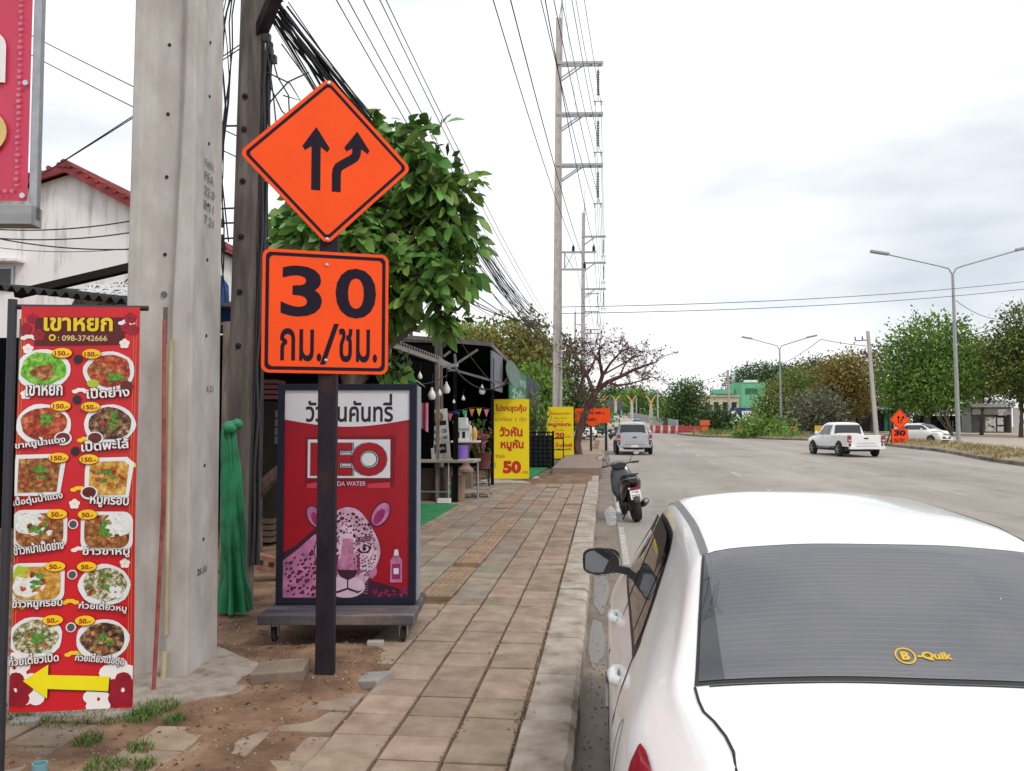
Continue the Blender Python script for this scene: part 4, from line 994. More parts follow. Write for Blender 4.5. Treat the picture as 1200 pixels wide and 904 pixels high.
# ---- cables: each run is its own wire
def span(a, c, sag, n=14): return [Vector(a).lerp(Vector(c), k / n) - Vector((0, 0, sag * 4 * (k / n) * (1 - k / n))) for k in range(n + 1)]
def cable(pts, r, label, group, m=CABLE): 
    b = MB(); b.tube(pts, r, m, 5, cap=False); return tag(b.build('power_cable', sharp=0), label, 'cable', group)
LT = 'black telecom cable of the bundle strung from the leaning grey pole past the tree'
rg = random.Random(8)
thin_x = P(514, 330, 20.5); far_end = P(642, 388, 41.3)
for k in range(30):
    px, py = 326 + rg.uniform(-10, 12), 6 + rg.uniform(-9, 14) + (k % 3) * 4
    a = P(px, py, 8.5); m_ = (Vector((thin_x.x, thin_x.y, thin_x.z + .55)) + Vector((rg.uniform(-.25, .3), 0, rg.uniform(-.7, .5)))) if k % 4 == 3 else Vector((a.x + rg.uniform(.05, .5), 20.5, a.z + rg.uniform(-.35, .3)))
    e = far_end + Vector((rg.uniform(-.5, .3), 0, rg.uniform(-.5, .8)))
    s_ = span(a, m_, rg.uniform(.02, .16), 12) + span(m_, e, rg.uniform(.1, .45), 12)[1:]
    cable(s_, rg.choice((.006, .009, .012, .016)), LT, 'telecom cables of the roadside bundle')
    if k < 8: cable(span(e, Vector((-2.2, 81.7, ramp(82) + 6.4)) + Vector((rg.uniform(-.4, .4), 0, rg.uniform(-.5, .5))), .9, 12), .015, 'dark telecom cable sagging between the far pylon poles', 'telecom cables between the far poles')
for k in range(7):                                       # the run arriving from behind the camera
    a = P(324 + rg.uniform(-6, 8), 2 + rg.uniform(-8, 8), 8.5); cable(span(a, Vector((-4.6 + rg.uniform(-.2, .2), -9, 6.3)), .3), .009, 'black telecom cable reaching the leaning grey pole from above the viewer', 'telecom cables overhead')
LU = 'thin upper wire crossing the white sky above the tree'
for k, (px, dpx) in enumerate(((372, 600), (388, 606), (410, 612), (432, 622), (440, 628))):
    a = P(px - 40, -110, 7.6 + k * .3); e = P(dpx + 22, 372 + 3 * k, 41); cable(span(a, e, .35, 20), .007, LU, 'thin upper wires over the tree')
LD_ = 'loose black cable hanging down the side of the leaning grey pole'
for k in range(9):
    x0 = rg.choice((308, 311, 314, 318)); pts = []
    for q in range(12):
        py = 25 + q * 58; c_ = ax * (1.7 + (500 - py) / 1000 * 8.4); pts.append(wb + Vector((c_.x, c_.y, c_.z)) + Vector((.17 + rg.uniform(-.012, .02) + .03 * (k % 3), -.05 - .02 * (k % 4), 0)))
    cable([p for p in pts if p.z > .05], rg.choice((.007, .01, .014)), LD_, 'cables clipped down the leaning grey pole')
for k in range(8):
    pts = []; x0 = rg.uniform(256, 268); y1 = rg.uniform(230, 420)
    for q in range(9): pts.append(P(x0 + 6 * math.sin(q * .9 + k) - q * .6 + (10 if q == 0 else 0), -20 + (y1 + 20) * q / 8, 8.7))
    cable(pts, rg.choice((.006, .008, .011)), 'slack black cable looping between the concrete pole and the leaning grey pole', 'slack cables left of the leaning grey pole')
for k, pl in enumerate((((312, 40), (325, 90), (338, 112), (340, 150), (335, 200)), ((313, 60), (320, 110), (324, 150), (322, 190)), ((313, 85), (340, 98), (352, 118), (332, 112)), ((316, 100), (330, 130), (350, 150), (372, 165)), ((312, 130), (318, 118), (338, 96), (362, 85)), ((330, 52), (352, 82), (378, 118)))):
    cable([P(x, y, 8.35) for x, y in pl], .008, 'tangled cable tail dangling from the clamps of the leaning grey pole', 'dangling cable tails')
for k, (a, c_) in enumerate((((52, 38), (300, 170)), ((52, 60), (300, 195)), ((48, 199), (300, 45)), ((48, 202), (300, 40)))):
    cable(span(P(a[0] - 160, a[1] - (75 if k < 2 else -100), 20), P(c_[0], c_[1], 14), .1), .011, 'service wire crossing the sky behind the big concrete pole', 'service wires behind the concrete pole')
for k, (a, c_) in enumerate((((-20, 268), (180, 254)), ((-20, 278), (180, 268)), ((-20, 288), (180, 288)), ((-20, 276), (180, 291)), ((90, 380), (200, 270)))):
    cable(span(P(a[0], a[1], 15), P(c_[0], c_[1], 15), .12), .013 if k != 2 else .007, 'wire running across the stained white gable', 'wires in front of the gable')
# high and medium voltage conductors between the pylons
def at_pole(k, x, z): return hvt[k].matrix_basis @ Vector((x, 0, z))
for k in range(4):
    for z in (12.2, 14.75, 17.3):
        for x in (1.8, 2.1):
            a, e = at_pole(k, x - (.75 if k == 0 else 0), z), at_pole(k + 1, x, z)
            cable(span(a, e, .75, 18), .012, 'high voltage conductor hanging below the pylon crossarms', 'high voltage conductors', STEEL if False else CABLE)
    for x, z in ((.75, 10.25), (1.75, 10.25), (1.3, 9.4)): cable(span(at_pole(k, x, z), at_pole(k + 1, x, z), .55, 18), .012, 'medium voltage wire resting on the pylon bracket insulators', 'medium voltage wires')
    cable(span(at_pole(k, .16, 24), at_pole(k + 1, .16, 24), .5, 18), .009, 'earth wire between the pylon peaks', 'earth wires')

hb = Vector((-3.2, -34, 0))
for x, z, l_, g_ in ((1.05, 12.2, 'high voltage conductor passing overhead behind the viewer', 'high voltage conductors overhead'), (1.35, 12.2, '', ''), (1.05, 14.75, '', ''), (1.35, 14.75, '', ''), (.75, 10.25, '', ''), (1.75, 10.25, '', ''), (1.3, 9.4, '', '')):
    cable(span(at_pole(0, x, z), hb + Vector((x, 0, z)), .6, 16), .02, 'conductor of the pylon line passing overhead behind the viewer', 'conductors overhead')
# ---- slim pole by the stalls with a crossarm
pb = Vector((thin_x.x + .05, 20.5, ramp(20.5)))
t = thing('utility_pole', 'slim grey pole with one short crossarm standing among the food stalls', 'utility pole', pb)
b = MB(); pole_sec(b, Vector((0, 0, 0)), Vector((thin_x.x - pb.x - .03, 0, thin_x.z + .7)), .2, .15, OLDP, 0); b.build('shaft', t)
b = MB(); p = P(505, 327, 20.3) - pb; q = P(546, 329, 20.3) - pb; b.bar(p, q, .07, .07, RUST); b.build('crossarm', t)
b = MB(); b.box(q + Vector((0, 0, -.05)), (.1, .1, .18), BLACK); b.build('insulator', t)

# ---- green tarpaulin tied to the pole
GT = mat('green_tarp', (0.016, 0.25, 0.10), .55, var=.3, scale=4, bump=.2)
tb = G(272, 738); tt = P(270, 505, 7.55)
b = MB(); N = 26
def tarp(i, j):
    a = 2 * PI * i; z = tt.z + .02 - j * (tt.z + .0); r = .05 + .065 * j ** .6 + (.045 * max(0, j - .82) / .18) * (1 + .5 * noise.noise(Vector((a * 2, j * 5, 1)))); f = 1 + .16 * math.sin(a * 9 + j * 2.4) * (0.4 + j) + .5 * noise.noise(Vector((math.cos(a) * 2.2, math.sin(a) * 2.2, j * 1.6))) + .22 * noise.noise(Vector((math.cos(a) * 5, math.sin(a) * 5, j * 6)))
    return (tt.x + (tb.x - tt.x) * j * .3 - .025 + r * f * math.cos(a), tt.y - .0 + r * f * .75 * math.sin(a), max(0.012, z))
b.grid(tarp, 110, 44, GT, True)
for k in range(5): b.ball((tt.x + rg.uniform(-.06, .06), tt.y + rg.uniform(-.05, .05), tt.z + rg.uniform(.0, .06)), .055, GT, 8)
tag(b.build('folded_tarp', sharp=0), 'green tarpaulin bundled and tied upright beside the leaning grey pole', 'tarpaulin')

# ---- loose things on the ground
def block(px, py, d, rz, m, name, label, cat, tilt=(0, 0), dz=0.0):
    g = G(px, py); b = MB(); b.box((0, 0, d[2] / 2), d, m); o = b.build(name, loc=(g.x, g.y, earth_z(g.x, g.y) + dz), rot=(tilt[0], tilt[1], rz), bevel=.008); return tag(o, label, cat)
block(330, 800, (.34, .27, .075), R(8), slab_mat('loose_slab', (.16, .12, .09), (.26, .2, .15)), 'paving_slab', 'loose brown paving slab lying left of the sign post foot', 'slab', (R(3), R(-4)))
block(434, 797, (.25, .2, .06), R(-18), mat('grey_slab', (.30, .28, .26), .9, bump=.4), 'paving_slab', 'broken pale grey paving slab right of the sign post foot', 'slab', (R(4), R(-9)), .0)
block(440, 757, (.13, .07, .04), R(10), PALEC, 'stone', 'small pale stone below the front edge of the lightbox trolley', 'stone')
block(31, 846, (.15, .1, .03), R(20), PALEC, 'stone', 'flat pale stone among the grass under the menu banner', 'stone')
block(97, 855, (.07, .05, .03), R(50), PALEC, 'stone', 'little whitish stone lying on a buried slab', 'stone') if False else None
HB = ramp_mat('hollow_brick', [(.3, (.16, .075, .05)), (.7, (.30, .16, .11))], scale=8, rough=.9)
g = P(322, 668, 9.3); b = MB(); b.box((0, 0, .09), (.52, .2, .17), HB)
for k in range(4): b.box((-.18 + k * .12, -.101, .10), (.06, .006, .05), SOCKET)
tag(b.build('hollow_brick', loc=(g.x, g.y, 0.06), rot=(0, R(14), R(20))), 'reddish hollow brick block lying in the shade behind the lightbox', 'brick')
g = G(62, 903); b = MB(); BL = paint('pale_blue_plastic', 120, 170, 180); b.lathe([(.034, 0), (.036, .02), (.036, .085), (.03, .085), (.03, .03)], BL, 16); tag(b.build('pipe_stub', loc=(g.x, g.y - .1, earth_z(g.x, g.y))), 'pale blue plastic pipe stub standing in the dirt beside the black banner pole', 'pipe')
g = G(86, 904); b = MB(); b.lathe([(.03, 0), (.035, .01), (.035, .03), (.028, .03)], LETW, 14); b.lathe([(.0, .02), (.028, .02)], RUST, 14); tag(b.build('jar_lid', loc=(g.x + .02, g.y - .1, earth_z(g.x, g.y))), 'white ringed lid lying next to the pale blue pipe stub', 'lid')
# scraps in the gutter
b = MB(); g = G(703, 668, ROAD); b.grid(lambda i, j: (g.x - .06 + i * .16, g.y - .3 + j * .8, ROAD + ramp(g.y) + .004 + .018 * noise.noise(Vector((i * 4, j * 6, 2)))), 10, 16, paint('wet_paper', 200, 205, 212, rough=.5), True); tag(b.build('paper_sheet', sharp=0), 'wet pale paper sheet lying in the gutter beside the white car', 'paper')
b = MB(); g = G(717, 575, ROAD)
b.grid(lambda i, j: (.0 + i * .3, 16.4 + j * 1.3, ROAD + ramp(17) + .012 + .02 * noise.noise(Vector((i * 3, j * 5, 7)))), 8, 14, paint('pale_plastic', 205, 212, 225, rough=.35), True) if False else None
# ================================================================ VEHICLES
WPAINT = mat('white_car_paint', (0.80, 0.80, 0.79), 0.28, var=0.015, coat=0.6, scale=2)
GLASS_D = None
def glass_material(name, base, rough=0.06, pale_add=0.06, lines=False):
    m = bpy.data.materials.new(name); m.use_nodes = True; t = m.node_tree; b = t.nodes['Principled BSDF']
    b.inputs['Roughness'].default_value = rough; b.inputs['Specular IOR Level'].default_value = 0.6
    oc = t.nodes.new('ShaderNodeTexCoord'); n = t.nodes.new('ShaderNodeTexNoise'); n.inputs['Scale'].default_value = 2.2; n.inputs['Detail'].default_value = 8
    t.links.new(oc.outputs['Object'], n.inputs[0])
    mx_ = t.nodes.new('ShaderNodeMix'); mx_.data_type = 'RGBA'; mx_.inputs[6].default_value = (*base, 1); mx_.inputs[7].default_value = (*(c + pale_add for c in base), 1)
    t.links.new(n.outputs['Fac'], mx_.inputs[0]); last = mx_.outputs[2]
    def over(last, fac, col):
        x = t.nodes.new('ShaderNodeMix'); x.data_type = 'RGBA'; x.inputs[7].default_value = (*col, 1); t.links.new(last, x.inputs[6]); t.links.new(fac, x.inputs[0]); return x.outputs[2]
    def math_(op, a, v=None, b_=None):
        x = t.nodes.new('ShaderNodeMath'); x.operation = op; t.links.new(a, x.inputs[0])
        if b_ is not None: t.links.new(b_, x.inputs[1])
        elif v is not None: x.inputs[1].default_value = v
        return x.outputs[0]
    if lines:                                                   # demister wires run across, spaced down the glass; dried specks of dirt
        se = t.nodes.new('ShaderNodeSeparateXYZ'); t.links.new(oc.outputs['Object'], se.inputs[0])
        fr = math_('FRACT', math_('MULTIPLY', se.outputs[1], 64.0)); ln = math_('LESS_THAN', fr, 0.13)
        ax_ = math_('ABSOLUTE', se.outputs[0]); inside = math_('LESS_THAN', ax_, 0.545)
        n2 = t.nodes.new('ShaderNodeTexNoise'); n2.inputs['Scale'].default_value = 5; t.links.new(oc.outputs['Object'], n2.inputs[0])
        f = math_('MULTIPLY', math_('MULTIPLY', ln, None, inside), None, n2.outputs['Fac'])
        last = over(last, math_('MULTIPLY', f, 0.3), (0.34, 0.30, 0.31))
        edge_ = math_('GREATER_THAN', ax_, 0.555); last = over(last, math_('MULTIPLY', edge_, 0.65), (0.012, 0.013, 0.016))
        vo = t.nodes.new('ShaderNodeTexVoronoi'); vo.inputs['Scale'].default_value = 11; t.links.new(oc.outputs['Object'], vo.inputs[0])
        n3 = t.nodes.new('ShaderNodeTexNoise'); n3.inputs['Scale'].default_value = 3.1; t.links.new(oc.outputs['Object'], n3.inputs[0])
        dot = math_('MULTIPLY', math_('LESS_THAN', vo.outputs['Distance'], 0.055), None, math_('GREATER_THAN', n3.outputs['Fac'], 0.56))
        last = over(last, dot, (0.55, 0.55, 0.54))
    t.links.new(last, b.inputs['Base Color'])
    return m
REARG = glass_material('rear_glass', (0.085, 0.085, 0.095), 0.03, 0.06, True)  # grey base and paler mottling imitate the sky mirrored in the glass
REARG.node_tree.nodes['Principled BSDF'].inputs['Specular IOR Level'].default_value = 1.0
SIDEG = glass_material('side_glass', (0.02, 0.02, 0.019), 0.04, 0.03)
FARG = glass_material('dark_car_glass', (0.02, 0.022, 0.025), 0.08, 0.03)
TRIM = mat('window_trim', (0.02, 0.02, 0.02), 0.45)
DITCH = mat('roof_moulding', (0.22, 0.22, 0.22), 0.6)
GAP = mat('panel_gap', (0.03, 0.03, 0.03), 0.8)
REDL = mat('lamp_red', (0.40, 0.008, 0.03), 0.15, var=0.2, scale=30, coat=0.5)
CLEAR = mat('lamp_clear', (0.6, 0.62, 0.64), 0.12, coat=0.5)
def cr(p0, p1, p2, p3, t):
    return tuple(0.5 * ((2 * b) + (-a + c) * t + (2 * a - 5 * b + 4 * c - d) * t * t + (-a + 3 * b - 3 * c + d) * t ** 3) for a, b, c, d in zip(p0, p1, p2, p3))
class Shell:
    """A car body lofted through cross-sections; each is (y, [(half width, z) from roof centre down to the sill])."""
    def __init__(s, secs): s.ys = [q[0] for q in secs]; s.rows = [q[1] for q in secs]; s.n = len(secs[0][1])
    def sec(s, y):
        ys = s.ys; y = min(max(y, ys[0]), ys[-1]); k = 0
        while k < len(ys) - 2 and y > ys[k + 1]: k += 1
        t = (y - ys[k]) / (ys[k + 1] - ys[k]); N = len(ys)
        h = ys[k + 1] - ys[k]; res = []
        for i in range(s.n):                                    # cubic Hermite with non-uniform, limited slopes
            def sl(j):
                if j == 0: a = 0; return tuple((s.rows[1][i][c] - s.rows[0][i][c]) / (ys[1] - ys[0]) for c in (0, 1))
                if j == N - 1: return tuple((s.rows[-1][i][c] - s.rows[-2][i][c]) / (ys[-1] - ys[-2]) for c in (0, 1))
                out = []
                for c in (0, 1):
                    d0 = (s.rows[j][i][c] - s.rows[j - 1][i][c]) / (ys[j] - ys[j - 1]); d1 = (s.rows[j + 1][i][c] - s.rows[j][i][c]) / (ys[j + 1] - ys[j])
                    out.append(0 if d0 * d1 <= 0 else 2 * d0 * d1 / (d0 + d1))
                return tuple(out)
            m0, m1 = sl(k), sl(k + 1); p, q = s.rows[k][i], s.rows[k + 1][i]
            h00, h10, h01, h11 = 2 * t ** 3 - 3 * t * t + 1, t ** 3 - 2 * t * t + t, -2 * t ** 3 + 3 * t * t, t ** 3 - t * t
            res.append(tuple(h00 * p[c] + h10 * h * m0[c] + h01 * q[c] + h11 * h * m1[c] for c in (0, 1)))
        return res
    def at(s, y, v):                                            # v 0 (roof centre) .. n-1 (sill)
        r_ = s.sec(y); v = min(max(v, 0), s.n - 1); k = min(int(v), s.n - 2); t = v - k
        a = r_[k - 1] if k > 0 else (-r_[1][0], r_[1][1]); d = r_[k + 2] if k + 2 < s.n else tuple(2 * r_[-1][c] - r_[-2][c] for c in (0, 1))
        return cr(a, r_[k], r_[k + 1], d, t)
    def side(s, y, z, lo=1.6):                                  # half width of the flank at height z
        a, b = lo, s.n - 1.0
        for _ in range(34):
            m = (a + b) / 2
            if s.at(y, m)[1] > z: a = m
            else: b = m
        return s.at(y, a)[0]
    def top(s, x, y):
        a, b = 0.0, 4.5
        for _ in range(34):
            m = (a + b) / 2
            if s.at(y, m)[0] < x: a = m
            else: b = m
        return s.at(y, a)[1]
    def mesh(s, mb, m, ny=90, sub=5):
        Y0_, Y1_ = s.ys[0], s.ys[-1]; ysl = []
        for a, b in zip(s.ys, s.ys[1:]):
            k = max(2, int((b - a) / (Y1_ - Y0_) * ny)); ysl += [a + (b - a) * q / k for q in range(k)]
        ysl.append(Y1_); nv = (s.n - 1) * sub; vs = []
        for y in ysl:
            row = [s.at(y, v / sub) for v in range(nv + 1)]
            vs += [(-x, y, z) for x, z in reversed(row[1:])] + [(x, y, z) for x, z in row]
        w_ = 2 * nv + 1
        fs = [(j * w_ + i, j * w_ + i + 1, (j + 1) * w_ + i + 1, (j + 1) * w_ + i) for j in range(len(ysl) - 1) for i in range(w_ - 1)]
        fs = [tuple(f) for f in fs]
        mb.add(vs, fs, m, True)
        for j in (0, len(ysl) - 1):                              # close nose and tail and the underside
            q = [j * w_ + i for i in range(w_)]; mb.add([vs[k] for k in q], [tuple(range(w_)) if j == 0 else tuple(reversed(range(w_)))], m)
        mb.add([vs[j * w_ + i] for j in range(len(ysl)) for i in (0, w_ - 1)], [(2 * j, 2 * j + 2, 2 * j + 3, 2 * j + 1)[::-1] for j in range(len(ysl) - 1)], BLACK)
    def side_patch(s, mb, lo, hi, y0, y1, m, sg, off=.004, ny=24, nz=6, smooth=True):
        """Patch of flank between the height curves lo(y) and hi(y)."""
        def f(i, j):
            y = y0 + (y1 - y0) * i; a, b = lo(y), hi(y); z = a + (b - a) * j; x = s.side(y, z); return (sg * (x + off), y, z + off * .2)
        mb.grid(f, ny, nz, m, smooth, flip=(sg < 0) == False and False or sg < 0)
    def top_patch(s, mb, xl, xr, y0, y1, m, off=.004, nx=20, ny=12):
        def f(i, j):
            y = y0 + (y1 - y0) * j; a, b = xl(y), xr(y); x = a + (b - a) * i; return (x, y, s.top(abs(x), y) + off)
        mb.grid(f, nx, ny, m, True)
def wheel(parent, x, y, r, w_=0.19, name='wheel', rim=None, spokes=5):
    o = bpy.data.objects.new(name, None); COL.objects.link(o); o.parent = parent; o.location = (x, y, r)
    M_ = Euler((0, R(90), 0)).to_matrix().to_4x4(); sg = 1 if x > 0 else -1
    b = MB(); b.lathe([(r * .62, -w_ / 2), (r * .9, -w_ / 2), (r, -w_ * .36), (r, w_ * .36), (r * .9, w_ / 2), (r * .62, w_ / 2)], RUBBER, 24, M_); b.build('tyre', o)
    b = MB(); RM_ = rim or mat('alloy_rim', (.55, .55, .56), .4, .3)
    b.lathe([(r * .63, -w_ * .46), (r * .63, w_ * .46), (r * .54, w_ * .4), (r * .54, -w_ * .4)], RM_, 24, M_); b.lathe([(0, sg * w_ * .36), (r * .55, sg * w_ * .34)] if sg > 0 else [(r * .55, sg * w_ * .34), (0, sg * w_ * .36)], BLACK, 16, M_)
    for k in range(spokes):
        a = 2 * PI * k / spokes; b.bar((sg * w_ * .45, 0, 0), (sg * w_ * .45, r * .6 * math.cos(a), r * .6 * math.sin(a)), r * .16, w_ * .12, RM_)
    b.lathe([(0, sg * w_ * .51), (r * .15, sg * w_ * .51)] if sg > 0 else [(r * .15, sg * w_ * .51), (0, sg * w_ * .51)], RM_, 12, M_); b.build('rim', o); return o

# ---- the white sedan parked at the kerb, seen over its tail
SED = Shell([
 (0.00, [(0, .84), (.3, .84), (.52, .83), (.64, .80), (.72, .74), (.76, .62), (.75, .48), (.70, .36), (.58, .27)]),
 (0.05, [(0, 1.03), (.3, 1.025), (.54, 1.005), (.67, .955), (.755, .86), (.80, .68), (.79, .50), (.75, .34), (.66, .23)]),
 (0.16, [(0, 1.095), (.3, 1.09), (.57, 1.065), (.69, 1.015), (.785, .91), (.83, .72), (.825, .52), (.79, .34), (.70, .21)]),
 (0.36, [(0, 1.115), (.3, 1.11), (.60, 1.085), (.71, 1.04), (.815, .94), (.855, .75), (.85, .53), (.82, .34), (.73, .20)]),
 (0.575, [(0, 1.14), (.3, 1.137), (.638, 1.112), (.725, 1.07), (.83, .965), (.865, .77), (.86, .54), (.83, .34), (.74, .20)]),
 (0.82, [(0, 1.305), (.3, 1.30), (.598, 1.262), (.685, 1.17), (.812, .99), (.868, .79), (.863, .55), (.835, .34), (.75, .20)]),
 (1.07, [(0, 1.438), (.3, 1.432), (.56, 1.395), (.648, 1.275), (.795, 1.01), (.868, .80), (.863, .55), (.835, .34), (.75, .2)]),
 (1.50, [(0, 1.505), (.3, 1.498), (.553, 1.455), (.640, 1.33), (.785, 1.015), (.868, .80), (.863, .55), (.835, .34), (.75, .2)]),
 (2.15, [(0, 1.525), (.3, 1.517), (.553, 1.47), (.640, 1.34), (.783, 1.01), (.868, .80), (.863, .55), (.835, .34), (.75, .2)]),
 (2.62, [(0, 1.47), (.3, 1.462), (.548, 1.42), (.632, 1.30), (.785, 1.0), (.868, .79), (.863, .55), (.835, .34), (.75, .2)]),
 (3.40, [(0, 1.06), (.3, 1.055), (.60, 1.03), (.70, 1.0), (.79, .94), (.862, .77), (.86, .54), (.83, .34), (.75, .2)]),
 (3.90, [(0, .99), (.3, .985), (.58, .955), (.68, .92), (.78, .85), (.845, .70), (.845, .5), (.81, .33), (.72, .2)]),
 (4.25, [(0, .84), (.3, .835), (.52, .81), (.62, .78), (.70, .71), (.76, .58), (.76, .44), (.72, .32), (.64, .22)]),
 (4.36, [(0, .70), (.3, .695), (.46, .68), (.54, .65), (.60, .58), (.64, .50), (.63, .40), (.60, .32), (.54, .26)])])
SX, SY = 0.885, 1.875
t = thing('parked_car', 'clean white sedan parked tight along the kerb, its dark rear window towards the viewer', 'car', (SX, SY, ROAD)); t.scale = (1, 1, 1.03)
b = MB(); SED.mesh(b, WPAINT, 110, 6); b.build('body', t, sharp=55)
# rear window with its black border, then glass
gl = lambda y: -(0.634 + (0.558 - 0.634) * (y - .585) / (1.058 - .585)) 
b = MB(); SED.top_patch(b, lambda y: gl(y) - .006, lambda y: -gl(y) + .006, .577, 1.068, TRIM, .003, 26, 14); SED.top_patch(b, lambda y: gl(y) + .004, lambda y: -gl(y) - .004, .592, 1.055, REARG, .006, 26, 14); o = b.build('rear_window', t, sharp=0)
# shop sticker on the glass
b = MB(); STK = mat('sticker_yellow', srgb(222, 178, 30), .5); 
c = P(1096, 789, 2.46); lx, ly = c.x - SX, None
best = min((abs((SED.top(abs(lx), y_ / 200) + ROAD) - P(1096, 789, SY + y_ / 200).z), y_ / 200) for y_ in range(116, 200)); ly = best[1]
sl_ = math.atan2(SED.top(abs(lx), ly + .05) - SED.top(abs(lx), ly - .05), .1)
STM = Matrix.Translation((lx, ly, SED.top(abs(lx), ly) + .010)) @ Euler((sl_, 0, 0)).to_matrix().to_4x4()
ci = lambda r_, n=28: [(-.052 + r_ * math.cos(2 * PI * k / n), r_ * 1.0 * math.sin(2 * PI * k / n)) for k in range(n)]
ring(b, ci(.0285), ci(.0235), STK, 0, STM); b.text('B', -.064, -.014, -.041, .014, STK, 0, bold=.05, M=STM); b.text('-Quik', -.020, -.014, .074, .016, STK, 0, bold=.05, M=STM); b.build('sticker', o)
# roof mouldings, shut lines
for sg in (-1, 1):
    b = MB()
    def dt(i, j): y = 1.075 + (2.6 - 1.075) * j; x = .553 - .012 + i * .026; return (sg * x, y, SED.top(x, y) + .003)
    b.grid(dt, 1, 26, DITCH, True, flip=sg < 0); b.build('roof_moulding', t)
b = MB(); SED.top_patch(b, lambda y: -(0.545 + (y - 2.66) * .12), lambda y: 0.545 + (y - 2.66) * .12, 2.66, 3.36, FARG, .005, 20, 12); b.build('windscreen', t, sharp=0)
b = MB()
for sg in (-1, 1):
    bl = [(.640, .572), (.638, .50), (.632, .44), (.612, .38), (.595, .30), (.588, .22), (.592, .12), (.60, .07)]
    b.tube([(sg * x, y, SED.top(x, y) + .001) for x, y in bl], .0042, GAP, 5)
b.tube([(x / 20, .572, SED.top(abs(x / 20), .572) - .0005) for x in range(-12, 13)], .004, GAP, 5)
b.build('boot_gap', t)
